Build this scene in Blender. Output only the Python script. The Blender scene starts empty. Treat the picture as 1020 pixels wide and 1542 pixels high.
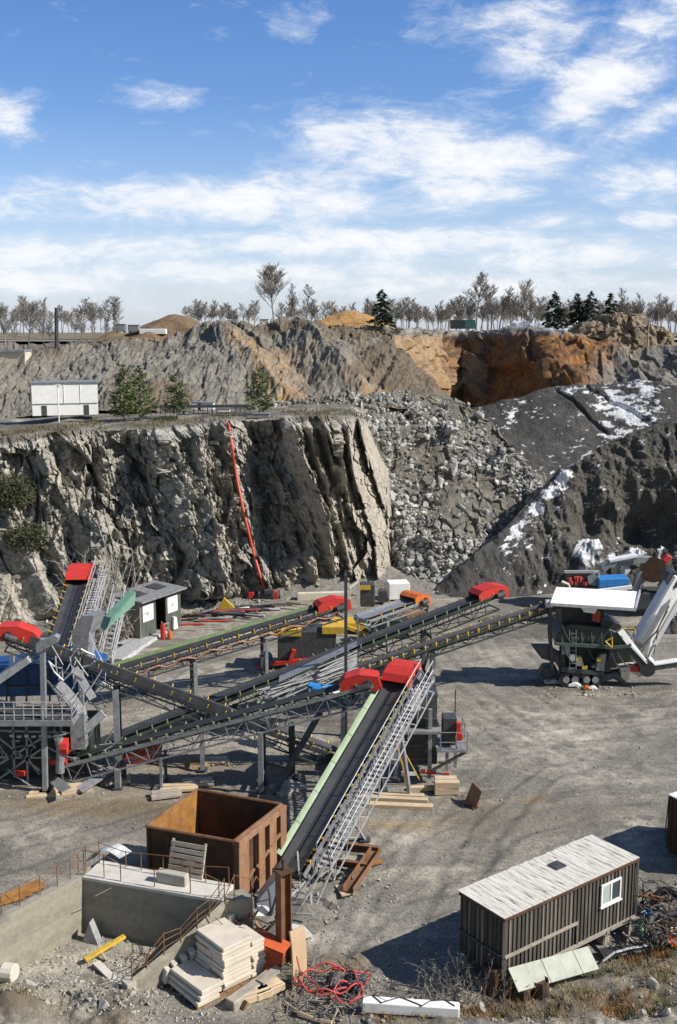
import bpy, math, random
import numpy as np
from mathutils import Vector, Matrix
random.seed(7)
SC = bpy.context.scene
COL = SC.collection
UP = Vector((0, 0, 1))
# ------------------------------------------------------------------ camera model
H, F, CX, CY, HY = 24.0, 1600.0, 510.0, 771.0, 500.0
PITCH = math.atan((CY - HY) / F)
CP, SP = math.cos(PITCH), math.sin(PITCH)
def ray(px, py):
    u, v = (px - CX) / F, (py - CY) / F
    return u, CP - SP * v, -SP - CP * v
def G(px, py, z=0.0):
    "point of the level z seen at a place of the picture"
    x, y, w = ray(px, py); t = (z - H) / w
    return Vector((x * t, y * t, z))
def P(px, py, Y):
    "point at the distance Y"
    x, y, w = ray(px, py); t = Y / y
    return Vector((x * t, Y, H + w * t))
def project(X, Y, Z):
    dz = Z - H
    d = Y * CP - dz * SP
    return CX + F * X / d, CY + F * (-(Y * SP) - dz * CP) / d
# ------------------------------------------------------------------ noise
def _h(ix, iy, iz, s):
    h = (ix.astype(np.int64) * 374761393 + iy.astype(np.int64) * 668265263 + iz.astype(np.int64) * 1440662683 + s * 974711) & 0xffffffff
    h = ((h ^ (h >> 13)) * 1274126177) & 0xffffffff
    h = ((h ^ (h >> 16)) * 2246822519) & 0xffffffff
    return ((h ^ (h >> 15)) & 0xffffff) / float(0xffffff)
def vnoise(x, y, z, s=0):
    ix, iy, iz = np.floor(x), np.floor(y), np.floor(z)
    fx, fy, fz = x - ix, y - iy, z - iz
    fx, fy, fz = [f * f * (3 - 2 * f) for f in (fx, fy, fz)]
    r = 0
    for a in (0, 1):
        for b in (0, 1):
            for c in (0, 1):
                w = (fx if a else 1 - fx) * (fy if b else 1 - fy) * (fz if c else 1 - fz)
                r = r + w * _h(ix + a, iy + b, iz + c, s)
    return r * 2 - 1
def fbm(x, y, z, o=4, s=0, g=.5):
    r = 0; a = 1.0; k = 1.0
    for i in range(o):
        r = r + a * vnoise(x * k, y * k, z * k, s + i * 17); a *= g; k *= 2.03
    return r
def blocks(u, v, s=0, tilt=1.0, tu=1.0):
    "angular blocks: every Voronoi cell gets its own offset and tilt; returns offset, distance to the joint"
    iu, iv = np.floor(u), np.floor(v)
    f1 = np.full(u.shape, 9.0); f2 = np.full(u.shape, 9.0); off = np.zeros(u.shape)
    zz = np.zeros(u.shape)
    for a in (-1, 0, 1):
        for b in (-1, 0, 1):
            cu, cv = iu + a, iv + b
            du = u - (cu + _h(cu, cv, zz, s)); dv = v - (cv + _h(cu, cv, zz, s + 1))
            d = np.sqrt(du * du + dv * dv)
            o = (_h(cu, cv, zz, s + 2) - .5) * 1.2 + tilt * (tu * du * (_h(cu, cv, zz, s + 3) - .5) + dv * (_h(cu, cv, zz, s + 4) - .5)) * 2
            n = d < f1
            f2 = np.where(n, f1, np.minimum(f2, d)); off = np.where(n, o, off); f1 = np.where(n, d, f1)
    return off, f2 - f1
def sstep(a, b, x):
    t = np.clip((x - a) / (b - a), 0, 1)
    return t * t * (3 - 2 * t)
# ------------------------------------------------------------------ materials
def nd(nt, kind, **kw):
    n = nt.nodes.new(kind)
    for k, v in kw.items():
        if k in n.inputs: n.inputs[k].default_value = v
        else: setattr(n, k, v)
    return n
def newmat(name):
    m = bpy.data.materials.new(name); m.use_nodes = True
    nt = m.node_tree
    return m, nt, nt.nodes['Principled BSDF']
def c4(c): return (c[0], c[1], c[2], 1)
def ramp(nt, fac, stops):
    r = nt.nodes.new('ShaderNodeValToRGB')
    e = r.color_ramp.elements
    while len(e) < len(stops): e.new(.5)
    for q, (p, c) in zip(e, stops): q.position = p; q.color = c4(c)
    nt.links.new(fac, r.inputs[0]); return r.outputs[0]
def mixc(nt, fac, a, b, mode='MIX'):
    m = nt.nodes.new('ShaderNodeMix'); m.data_type = 'RGBA'; m.blend_type = mode
    for sock, v in ((m.inputs[0], fac), (m.inputs[6], a), (m.inputs[7], b)):
        if isinstance(v, bpy.types.NodeSocket): nt.links.new(v, sock)
        elif isinstance(v, (int, float)): sock.default_value = v
        else: sock.default_value = c4(v)
    return m.outputs[2]
def math_(nt, op, a, b=0.0, clamp=False):
    m = nt.nodes.new('ShaderNodeMath'); m.operation = op; m.use_clamp = clamp
    for i, v in ((0, a), (1, b)):
        if isinstance(v, bpy.types.NodeSocket): nt.links.new(v, m.inputs[i])
        else: m.inputs[i].default_value = v
    return m.outputs[0]
def noise(nt, vec, scale, detail=5, rough=.6, dist=0.0):
    n = nd(nt, 'ShaderNodeTexNoise', Scale=scale, Detail=detail, Roughness=rough, Distortion=dist)
    nt.links.new(vec, n.inputs['Vector']); return n.outputs[0]
def coords(nt, stretch=None, kind='Object'):
    tc = nt.nodes.new('ShaderNodeTexCoord'); v = tc.outputs[kind]
    if stretch:
        mp = nt.nodes.new('ShaderNodeMapping'); mp.inputs['Scale'].default_value = stretch
        nt.links.new(v, mp.inputs[0]); v = mp.outputs[0]
    return v
def bump(nt, bs, h, strength, dist=.05):
    b = nd(nt, 'ShaderNodeBump', Strength=strength, Distance=dist)
    nt.links.new(h, b.inputs['Height']); nt.links.new(b.outputs[0], bs.inputs['Normal'])
def mat(name, c1, c2=None, scale=2.5, rough=.75, metal=0.0, bmp=.15, stretch=None, isl=0.0, c3=None, lo=.38, hi=.62):
    m, nt, bs = newmat(name)
    v = coords(nt, stretch)
    n = noise(nt, v, scale, 7, .65)
    c2 = c2 or tuple(.7 * k for k in c1)
    st = [(lo, c1), (hi, c2)]
    if c3: st.append((min(hi + .12, 1), c3))
    col = ramp(nt, n, st)
    if isl:
        g = nt.nodes.new('ShaderNodeNewGeometry')
        k = math_(nt, 'MULTIPLY_ADD', g.outputs['Random Per Island'], 2 * isl); k.node.inputs[2].default_value = 1 - isl
        cb = nt.nodes.new('ShaderNodeCombineColor')
        for i in range(3): nt.links.new(k, cb.inputs[i])
        col = mixc(nt, 1.0, col, cb.outputs[0], 'MULTIPLY')
    nt.links.new(col, bs.inputs['Base Color'])
    bs.inputs['Roughness'].default_value = rough; bs.inputs['Metallic'].default_value = metal
    if bmp: bump(nt, bs, noise(nt, v, scale * 9, 5, .7), bmp, .03)
    return m
M = {}
M['steel'] = mat('galvanised_steel', (.33, .34, .35), (.22, .225, .23), 3, .5, .35, .1)
M['rail'] = mat('pale_rail_paint', (.5, .5, .5), (.34, .34, .34), 4, .5, .2, .05)
M['dsteel'] = mat('dark_grey_steel', (.085, .09, .095), (.05, .052, .055), 3, .55, .3, .1, c3=(.13, .12, .105))
M['shed'] = mat('shed_green_paint', (.085, .1, .08), (.06, .072, .058), 2, .6, 0, .1, c3=(.11, .11, .09))
M['dgreen'] = mat('dark_green_steel', (.035, .05, .04), (.02, .027, .023), 2, .5, .1, .1, c3=(.06, .06, .045))
M['black'] = mat('black_rubber', (.022, .022, .024), (.035, .035, .036), 2, .6, 0, .1, c3=(.06, .057, .052))
M['belt'] = mat('conveyor_rubber', (.03, .031, .033), (.045, .045, .047), 1.6, .55, 0, .06, c3=(.075, .07, .064))
M['red'] = mat('red_guard_paint', (.55, .032, .02), (.44, .028, .018), 2.6, .6, 0, .15, c3=(.38, .15, .115))
M['orange'] = mat('orange_paint', (.62, .16, .03), (.5, .11, .02), 3, .5, 0, .08)
M['yellow'] = mat('yellow_paint', (.62, .42, .05), (.48, .3, .04), 4, .5, 0, .08)
M['lgreen'] = mat('light_green_cover', (.15, .22, .09), (.1, .15, .06), 2.2, .55, 0, .08, c3=(.42, .46, .36))
M['lime'] = mat('pale_green_cover', (.14, .22, .10), (.2, .28, .16), 1.2, .5, 0, .06, c3=(.42, .46, .38))
M['white'] = mat('white_paint', (.82, .82, .8), (.74, .73, .7), 2, .45, 0, .05, c3=(.58, .56, .52))
M['cream'] = mat('cream_paint', (.6, .55, .43), (.5, .45, .35), 2, .6, 0, .08)
M['blue'] = mat('blue_paint', (.02, .09, .26), (.015, .05, .16), 2, .45, 0, .05)
M['sky_blue'] = mat('blue_tarp', (.03, .22, .55), (.02, .15, .4), 4, .5, 0, .3)
M['rust'] = mat('rusty_steel', (.14, .06, .026), (.22, .115, .055), 1.3, .85, .1, .25, c3=(.1, .045, .025))
M['rust_dark'] = mat('dark_rusty_steel', (.06, .032, .02), (.11, .052, .025), 1.8, .85, .1, .25, c3=(.035, .024, .018))
M['rust_pale'] = mat('pale_rusty_steel', (.3, .17, .095), (.2, .1, .05), 2.2, .85, .1, .2, c3=(.4, .29, .2), stretch=(1, 1, .4))
M['rust_gold'] = mat('golden_rust', (.34, .16, .035), (.22, .095, .025), 1.5, .85, .1, .25, c3=(.2, .08, .025))
M['wood'] = mat('pale_timber', (.5, .39, .26), (.38, .29, .19), 4, .85, 0, .2, isl=.18, stretch=(.5, .5, 3))
M['wood_grey'] = mat('weathered_timber', (.34, .3, .25), (.22, .19, .155), 4, .9, 0, .25, isl=.2, stretch=(.5, .5, 3))
M['wood_brown'] = mat('brown_timber', (.26, .15, .075), (.17, .095, .05), 4, .85, 0, .2, isl=.2)
M['ply'] = mat('plywood', (.5, .36, .22), (.4, .28, .17), 2, .8, 0, .15, stretch=(1, 1, .3), c3=(.3, .17, .1))
M['conc'] = mat('concrete', (.42, .4, .34), (.33, .31, .26), 1.1, .9, 0, .3, c3=(.25, .235, .2))
M['conc_top'] = mat('pale_concrete', (.56, .53, .47), (.47, .44, .38), 1.3, .9, 0, .3, c3=(.36, .34, .3))
M['slab'] = mat('pale_slab', (.54, .48, .39), (.46, .405, .33), 1.6, .9, 0, .25, isl=.16, c3=(.36, .31, .25))
M['cable_red'] = mat('red_cable', (.5, .06, .06), (.36, .06, .05), 6, .6, 0, 0)
M['pipe_red'] = mat('orange_red_pipe', (.66, .09, .04), (.52, .07, .03), 3, .5, 0, .05)
M['wire'] = mat('grey_wire', (.2, .19, .175), (.1, .09, .08), 6, .7, .2, 0)
M['twig'] = mat('dead_twigs', (.36, .33, .29), (.22, .195, .16), 5, .9, 0, 0)
M['bark'] = mat('bark', (.19, .168, .148), (.125, .11, .097), 6, .9, 0, .2, stretch=(1, 1, .2))
M['birch'] = mat('pale_bark', (.3, .27, .235), (.19, .165, .14), 6, .9, 0, .1, stretch=(1, 1, .3))
M['needle'] = mat('spruce_needles', (.025, .046, .02), (.016, .03, .014), .8, .8, 0, 0, c3=(.036, .058, .022))
M['pine'] = mat('pine_needles', (.12, .15, .05), (.08, .11, .037), .8, .8, 0, 0, c3=(.15, .165, .065))
M['moss'] = mat('mossy_shrub', (.06, .068, .028), (.04, .045, .02), 1.5, .9, 0, 0, c3=(.12, .095, .05))
M['glass'] = mat('window_glass', (.05, .07, .075), (.035, .05, .055), 1, .08, 0, 0)
M['rock_chip'] = mat('broken_rock', (.35, .342, .315), (.26, .253, .235), .6, .9, 0, .3, isl=.5, c3=(.43, .415, .375))
M['pebble'] = mat('pale_stones', (.34, .315, .27), (.26, .24, .205), 1.5, .9, 0, .3, isl=.3)
M['snow'] = mat('snow', (.85, .86, .88), (.8, .81, .84), 2, .6, 0, .2)
M['tarred'] = mat('dark_weathered_boards', (.05, .044, .036), (.085, .073, .058), 1.2, .85, 0, .2, stretch=(3, 3, .35), c3=(.13, .115, .095), isl=.25)
M['batten'] = mat('weathered_battens', (.17, .152, .125), (.095, .083, .067), 1.2, .85, 0, .2, stretch=(2, 2, .5), c3=(.05, .043, .036), isl=.45)
# ------------------------------------------------------------------ mesh builder
class MB:
    def __init__(s): s.v = []; s.f = []; s.m = []; s.mi = 0
    def add(s, vs, fs):
        b = len(s.v); s.v += [tuple(v) for v in vs]
        s.f += [tuple(i + b for i in f) for f in fs]; s.m += [s.mi] * len(fs)
        return s
    def hexa(s, b, t):
        return s.add(list(b) + list(t), [(3, 2, 1, 0), (4, 5, 6, 7), (0, 1, 5, 4), (1, 2, 6, 5), (2, 3, 7, 6), (3, 0, 4, 7)])
    def frame_box(s, o, a, b, c):
        "box from corner o along the vectors a, b, c"
        o, a, b, c = map(Vector, (o, a, b, c))
        return s.hexa([o, o + a, o + a + b, o + b], [o + c, o + a + c, o + a + b + c, o + b + c])
    def box(s, c, size, rz=0.0, tilt=(0, 0)):
        c = Vector(c); R = Matrix.Rotation(rz, 3, 'Z') @ Matrix.Rotation(tilt[0], 3, 'X') @ Matrix.Rotation(tilt[1], 3, 'Y')
        a, b, d = R @ Vector((size[0], 0, 0)), R @ Vector((0, size[1], 0)), R @ Vector((0, 0, size[2]))
        return s.frame_box(c - a / 2 - b / 2 - d / 2, a, b, d)
    def bar(s, p, q, w, h=None, up=UP):
        p, q = Vector(p), Vector(q); h = h or w; d = q - p
        if d.length < 1e-6: return s
        x = d.normalized().cross(up)
        if x.length < 1e-3: x = Vector((1, 0, 0))
        x.normalize(); y = x.cross(d.normalized())
        return s.frame_box(p - x * w / 2 - y * h / 2, x * w, d, y * h)
    def tube(s, pts, r, n=6, r2=None, cap=True):
        pts = [Vector(p) for p in pts]; N = len(pts); vs = []; fs = []
        x = None
        for i, p in enumerate(pts):
            d = (pts[min(i + 1, N - 1)] - pts[max(i - 1, 0)])
            d = d.normalized() if d.length > 1e-9 else UP
            if x is None:
                x = d.cross(UP)
                if x.length < .05: x = d.cross(Vector((1, 0, 0)))
            x = x - d * x.dot(d); x.normalize(); y = d.cross(x)
            rr = r if r2 is None else r + (r2 - r) * i / (N - 1)
            for k in range(n):
                a = 2 * math.pi * k / n; vs.append(p + (x * math.cos(a) + y * math.sin(a)) * rr)
        for i in range(N - 1):
            for k in range(n):
                fs.append((i * n + k, i * n + (k + 1) % n, (i + 1) * n + (k + 1) % n, (i + 1) * n + k))
        if cap: fs += [tuple(range(n - 1, -1, -1)), tuple((N - 1) * n + k for k in range(n))]
        return s.add(vs, fs)
    def prism(s, poly, vec):
        n = len(poly); vec = Vector(vec); a = [Vector(p) for p in poly]
        return s.add(a + [p + vec for p in a], [tuple(range(n - 1, -1, -1)), tuple(range(n, 2 * n))] + [(i, (i + 1) % n, n + (i + 1) % n, n + i) for i in range(n)])
    def build(s, name, m, parent=None, smooth=False, bevel=0.0):
        if not s.v: return None
        me = bpy.data.meshes.new(name)
        off = Vector(ROOT.get(parent.name, (0, 0, 0))) if parent else None
        if off is None:
            xs = list(zip(*s.v)); off = Vector(((min(xs[0]) + max(xs[0])) / 2, (min(xs[1]) + max(xs[1])) / 2, min(xs[2])))
        me.from_pydata([(v[0] - off[0], v[1] - off[1], v[2] - off[2]) for v in s.v], [], s.f)
        for k in (m if isinstance(m, (list, tuple)) else [m]): me.materials.append(k if not isinstance(k, str) else M[k])
        me.polygons.foreach_set('material_index', s.m)
        me.update()
        if smooth: me.polygons.foreach_set('use_smooth', [True] * len(s.f))
        o = bpy.data.objects.new(name, me); COL.objects.link(o)
        if parent: o.parent = parent; ROOT[o.name] = tuple(off)
        else: o.location = off; ROOT[o.name] = tuple(off)
        if bevel:
            b = o.modifiers.new('edge', 'BEVEL'); b.width = bevel; b.segments = 1; b.limit_method = 'ANGLE'
        return o
ROOT = {}
def tag(o, label=None, cat=None, group=None, kind=None):
    if label: o['label'] = label
    if cat: o['category'] = cat
    if group: o['group'] = group
    if kind: o['kind'] = kind
    return o
def thing(name, label, cat, loc, group=None):
    o = bpy.data.objects.new(name, None); COL.objects.link(o); o.location = loc
    o.empty_display_size = .3; ROOT[o.name] = tuple(loc)
    return tag(o, label, cat, group)
def kids(o): return [c for c in bpy.data.objects if c.parent == o]
def copy_tree(o, loc=None, rz=None, sc=None, parent=None, label=None):
    c = o.copy(); COL.objects.link(c)
    if parent: c.parent = parent
    if loc is not None: c.location = loc; ROOT[c.name] = tuple(loc)
    if rz is not None: c.rotation_euler = (0, 0, rz)
    if sc is not None: c.scale = (sc, sc, sc) if not isinstance(sc, (tuple, list)) else sc
    if label: c['label'] = label
    for k in kids(o): copy_tree(k, parent=c)
    return c
def fast_mesh(name, V, Q, mats, attrs=None, smooth=True, kind=None, mi=None):
    "mesh from numpy arrays (quads or tris of one size)"
    me = bpy.data.meshes.new(name); n = len(V); k = Q.shape[1]; m = len(Q)
    me.vertices.add(n); me.vertices.foreach_set('co', V.astype(np.float32).ravel())
    me.loops.add(m * k); me.loops.foreach_set('vertex_index', Q.astype(np.int32).ravel())
    me.polygons.add(m); me.polygons.foreach_set('loop_start', np.arange(0, m * k, k, dtype=np.int32))
    me.polygons.foreach_set('loop_total', np.full(m, k, dtype=np.int32))
    me.polygons.foreach_set('use_smooth', np.full(m, smooth, dtype=bool))
    for q in mats: me.materials.append(q)
    me.update(calc_edges=True)
    for a, val in (attrs or {}).items():
        at = me.attributes.new(a, 'FLOAT', 'POINT'); at.data.foreach_set('value', val.astype(np.float32).ravel())
    me.validate()
    o = bpy.data.objects.new(name, me); COL.objects.link(o)
    if kind: o['kind'] = kind
    return o
def grid_quads(nu, nv):
    i = np.arange(nu * nv).reshape(nv, nu)
    return np.stack([i[:-1, :-1], i[:-1, 1:], i[1:, 1:], i[1:, :-1]], -1).reshape(-1, 4)
# ================================================================== TERRAIN
def attr(nt, name):
    a = nt.nodes.new('ShaderNodeAttribute'); a.attribute_name = name; return a.outputs['Fac']
def rock_mat(name, cols, bscale=2.0, bmp=.6, a=None, acols=None, snow=False, scale=.35, fine=2.2, finedark=.55, facet=0.0):
    m, nt, bs = newmat(name)
    v = coords(nt, kind='Object')
    n1 = noise(nt, v, scale, 8, .62, .6)
    col = ramp(nt, n1, [(.32 + .36 * i / max(1, len(cols) - 1), c) for i, c in enumerate(cols)])
    n2 = noise(nt, v, fine, 6, .75)
    col = mixc(nt, 1.0, col, ramp(nt, n2, [(.34, (finedark,) * 3), (.52, (1, 1, 1)), (.7, (1.28, 1.27, 1.25))]), 'MULTIPLY')
    for nm, cc in (a or {}).items():
        f = attr(nt, nm)
        n3 = noise(nt, v, scale * 1.7, 7, .65, 1.0)
        c = ramp(nt, n3, [(.33 + .34 * i / max(1, len(cc) - 1), k) for i, k in enumerate(cc)])
        c = mixc(nt, 1.0, c, ramp(nt, n2, [(.34, (.6,) * 3), (.56, (1, 1, 1))]), 'MULTIPLY')
        col = mixc(nt, f, col, c)
    if snow:
        f = attr(nt, 'snow')
        col = mixc(nt, f, col, ramp(nt, n2, [(.36, (.5, .5, .5)), (.55, (.82, .83, .85))]))
    nt.links.new(col, bs.inputs['Base Color']); bs.inputs['Roughness'].default_value = .92
    bs.inputs['Specular IOR Level'].default_value = .25
    h = math_(nt, 'ADD', noise(nt, v, bscale, 9, .72), math_(nt, 'MULTIPLY', noise(nt, v, bscale * 5, 4, .7), .35))
    if facet:
        for sc, k in ((1.1, 1.0), (2.7, .6)):
            mp = nt.nodes.new('ShaderNodeMapping'); mp.inputs['Scale'].default_value = (1, 1, .65); mp.inputs['Rotation'].default_value = (.2, .28, 0); nt.links.new(v, mp.inputs[0])
            wv = nd(nt, 'ShaderNodeVectorMath', operation='MULTIPLY_ADD'); q = nd(nt, 'ShaderNodeTexNoise', Scale=1.5, Detail=3.0); nt.links.new(v, q.inputs[0]); nt.links.new(q.outputs[1], wv.inputs[0]); wv.inputs[1].default_value = (.5, .5, .5); nt.links.new(mp.outputs[0], wv.inputs[2])
            vo = nd(nt, 'ShaderNodeTexVoronoi', Scale=sc); nt.links.new(wv.outputs[0], vo.inputs['Vector'])
            dt = nd(nt, 'ShaderNodeVectorMath', operation='SUBTRACT'); nt.links.new(wv.outputs[0], dt.inputs[0]); nt.links.new(vo.outputs['Position'], dt.inputs[1])
            cv = nd(nt, 'ShaderNodeVectorMath', operation='SUBTRACT'); nt.links.new(vo.outputs['Color'], cv.inputs[0]); cv.inputs[1].default_value = (.5, .5, .5)
            dp = nd(nt, 'ShaderNodeVectorMath', operation='DOT_PRODUCT'); nt.links.new(dt.outputs[0], dp.inputs[0]); nt.links.new(cv.outputs[0], dp.inputs[1])
            h = math_(nt, 'ADD', h, math_(nt, 'MULTIPLY', dp.outputs['Value'], 3.2 * k * facet))
    bump(nt, bs, h, bmp, .35)
    return m
def bank(name, crest, foot, nu, nv, mtl, disp=None, attrs=None, back=((2, -1.5), (6, -4)), prof=1.0, smooth=True, wts=None):
    """hillside between a crest line and a foot line; crest (px,py,Y), foot (px,py) on the floor or (px,py,Y)"""
    C = np.array([P(*c) for c in crest]); Fo = np.array([(P(*f) if len(f) == 3 else G(*f)) for f in foot])
    k = np.concatenate([[0], np.cumsum(np.abs(np.diff([c[0] for c in crest])) + np.abs(np.diff([c[1] for c in crest])) * .7 + 1)]); k /= k[-1]
    u = np.linspace(0, 1, nu)
    ci = np.stack([np.interp(u, k, C[:, i]) for i in range(3)], 1)
    fi = np.stack([np.interp(u, k, Fo[:, i]) for i in range(3)], 1)
    t = np.linspace(0, 1, nv)[:, None, None]
    B = fi[None] + (ci - fi)[None] * t
    B[:, :, 2] = fi[None, :, 2] + (ci - fi)[None, :, 2] * (t[:, :, 0] ** prof)
    rows = [B]
    last = 0
    for bk in back:
        d, dz = bk[0], bk[1]
        m = max(2, int((d - last) / .8)) if d - last < 12 else 10
        pr = rows[-1][-1]
        tgt = ci + np.array([0, d, dz])
        if len(bk) == 3: tgt = ci * np.array([bk[0] / 145.0, 0, 0]) + np.array([0, bk[0], bk[1]])
        tt = np.linspace(0, 1, m + 1)[1:, None, None]
        rows.append(pr[None] + (tgt - pr)[None] * tt); last = d
    B = np.concatenate(rows, 0)
    nv2 = B.shape[0]
    gu = np.gradient(B, axis=1); gv = np.gradient(B, axis=0)
    N = np.cross(gu, gv); N /= np.linalg.norm(N, axis=2, keepdims=True) + 1e-9
    N = np.where((N[:, :, 1:2] > 0) & (N[:, :, 2:3] < 0.3), -N, N)
    T = np.minimum(np.arange(nv2) / (nv - 1), 1.0)[:, None] * np.ones((1, nu))
    U = np.ones((nv2, 1)) * u[None]
    X, Y, Z = B[..., 0], B[..., 1], B[..., 2]
    px, py = project(X, Y, Z)
    py = np.where(np.arange(nv2)[:, None] >= nv, py[nv - 1][None], py)
    if disp is not None:
        d, N = disp(X, Y, Z, px, py, U, T, N)
        B = B + N * d[..., None]
    V = B.reshape(-1, 3)
    at = {}
    if attrs:
        for a, fn in attrs.items(): at[a] = fn(V[:, 0].reshape(nv2, nu), V[:, 1].reshape(nv2, nu), V[:, 2].reshape(nv2, nu), px, py)
    o = fast_mesh(name, V, grid_quads(nu, nv2), [mtl], at, smooth, 'structure')
    return o, B[:nv]
def ridge(px, py, pts, wl, wr, h, ends=25):
    "asymmetric rib along a polyline of the picture: steep on the left, gentle on the right"
    ys = [p[1] for p in pts]; xs = [p[0] for p in pts]
    x0 = np.interp(py, ys, xs); d = px - x0
    f = np.where(d < 0, np.clip(1 + d / wl, 0, 1), np.clip(1 - d / wr, 0, 1))
    e = sstep(ys[0] - ends, ys[0] + ends, py) * (1 - sstep(ys[-1] - ends, ys[-1] + ends, py))
    return h * f * e
# ---- pit floor -----------------------------------------------------
def floor_z(X, Y):
    z = .10 * fbm(X * .12, Y * .12, 0 * X, 4, 3) + .035 * fbm(X * .9, Y * .9, 0 * X, 4, 9)
    # tyre ruts sweeping across the yard
    for (a, b, c, amp) in ((.28, 9.0, 1.4, .07), (-.12, 3.0, 2.1, .06)):
        q = Y - 58 - a * X + 2.5 * vnoise(X * .05 + c, Y * .05, 0 * X, 5)
        z = z - amp * np.exp(-((np.mod(q, 7.0) - 3.5) / .45) ** 2) * sstep(2, 10, X)
    # bank of spoil in the near left corner and around the pit
    px, py = project(X, Y, 0 * X)
    e = sstep(1440, 1530, py) * (1 - sstep(140, 330, px))
    z = z + e * (.35 + .35 * fbm(X * .8, Y * .8, 0 * X, 4, 21))
    e2 = sstep(1500, 1545, py) * (1 - sstep(20, 110, px)); z = z + e2 * .7
    e3 = sstep(1440, 1520, py) * sstep(560, 700, px); z = z + e3 * (.15 + .22 * fbm(X * 1.1, Y * 1.1, 0 * X, 4, 33))
    return z
def make_floor():
    m, nt, bs = newmat('crushed_gravel_floor')
    v = coords(nt)
    n1 = noise(nt, v, .09, 7, .62, .8)
    col = ramp(nt, n1, [(.3, (.104, .097, .083)), (.45, (.166, .155, .134)), (.56, (.212, .199, .172)), (.7, (.165, .14, .105))])
    st = coords(nt, (.22, 1.0, 1))
    n5 = noise(nt, st, .35, 8, .68, .5)
    col = mixc(nt, ramp(nt, n5, [(.5, (0, 0, 0)), (.66, (.85, .85, .85))]), col, (.38, .345, .28))
    n6 = noise(nt, st, .8, 8, .7, .4)
    col = mixc(nt, ramp(nt, n6, [(.56, (0, 0, 0)), (.68, (.75, .75, .75))]), col, (.105, .098, .088))
    n2 = noise(nt, v, 7, 7, .8)
    col = mixc(nt, 1.0, col, ramp(nt, n2, [(.33, (.42, .42, .42)), (.5, (1, 1, 1)), (.66, (1.55, 1.53, 1.5))]), 'MULTIPLY')
    dn = noise(nt, v, .8, 7, .7)
    dm = math_(nt, 'MULTIPLY', attr(nt, 'dust'), ramp(nt, dn, [(.42, (0, 0, 0)), (.6, (1, 1, 1))]))
    col = mixc(nt, dm, col, (.50, .455, .375))
    sm = math_(nt, 'MULTIPLY', attr(nt, 'stain'), ramp(nt, dn, [(.36, (0, 0, 0)), (.55, (1, 1, 1))]))
    col = mixc(nt, sm, col, (.25, .155, .05))
    n7 = noise(nt, v, 24, 4, .8)
    col = mixc(nt, 1.0, col, ramp(nt, n7, [(.36, (.55, .55, .55)), (.5, (1, 1, 1)), (.64, (1.5, 1.49, 1.47))]), 'MULTIPLY')
    n8 = noise(nt, v, .33, 8, .72, .6)
    col = mixc(nt, ramp(nt, n8, [(.54, (0, 0, 0)), (.66, (.7, .7, .7))]), col, (.095, .088, .075))
    tm = math_(nt, 'MULTIPLY', math_(nt, 'MULTIPLY', attr(nt, 'track'), .55), ramp(nt, noise(nt, v, .6, 6, .7), [(.4, (.1, .1, .1)), (.6, (1, 1, 1))]))
    col = mixc(nt, tm, col, mixc(nt, ramp(nt, noise(nt, v, 3.2, 5, .7), [(.42, (0, 0, 0)), (.58, (1, 1, 1))]), (.085, .079, .07), (.2, .187, .162)))
    bm = math_(nt, 'MULTIPLY', attr(nt, 'earth'), ramp(nt, dn, [(.3, (.3, .3, .3)), (.6, (1, 1, 1))]))
    col = mixc(nt, bm, col, (.15, .115, .075))
    nt.links.new(col, bs.inputs['Base Color']); bs.inputs['Roughness'].default_value = .95
    bs.inputs['Specular IOR Level'].default_value = .2
    h = math_(nt, 'ADD', noise(nt, v, 1.6, 9, .75), math_(nt, 'MULTIPLY', noise(nt, v, 14, 4, .7), .3))
    bump(nt, bs, h, .75, .14)
    nu, nv = 520, 640
    yy = 27 * (125 / 27) ** (np.linspace(0, 1, nv))
    a = np.linspace(-.62, .62, nu)
    X = a[None] * yy[:, None]; Y = yy[:, None] * np.ones((1, nu))
    Z = floor_z(X, Y)
    px, py = project(X, Y, 0 * X)
    def blob(l):
        r = 0 * X
        for (x, y, rx, ry, k) in l: r = np.maximum(r, k * np.exp(-(((px - x) / rx) ** 2 + ((py - y) / ry) ** 2) * 1.2))
        return r
    dust = blob([(965, 1245, 45, 30, 1), (850, 1110, 110, 40, .8), (820, 1075, 120, 22, .7), (900, 1165, 90, 25, .7), (960, 1080, 90, 20, .6), (610, 1260, 60, 25, .8),
                 (100, 1440, 120, 60, .9), (470, 1410, 70, 40, .7), (560, 1390, 80, 30, .5), (60, 1260, 90, 30, .6), (420, 945, 150, 25, .8), (330, 1020, 90, 20, .8), (750, 990, 60, 15, .6), (430, 1110, 60, 20, .7)])
    stain = blob([(512, 1448, 42, 15, 1.3), (805, 1202, 20, 6, 1), (600, 1245, 70, 9, .7), (290, 1150, 60, 12, .9), (120, 1215, 150, 14, .5), (620, 1150, 30, 8, .6)])
    earth = blob([(900, 1510, 150, 30, 1.2), (620, 1525, 120, 18, 1.1), (20, 1535, 70, 35, 1.5), (240, 1210, 200, 30, .7), (760, 1230, 160, 30, .5), (440, 1500, 60, 40, .7), (985, 1450, 50, 40, 1)])
    track = 0 * X
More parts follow.
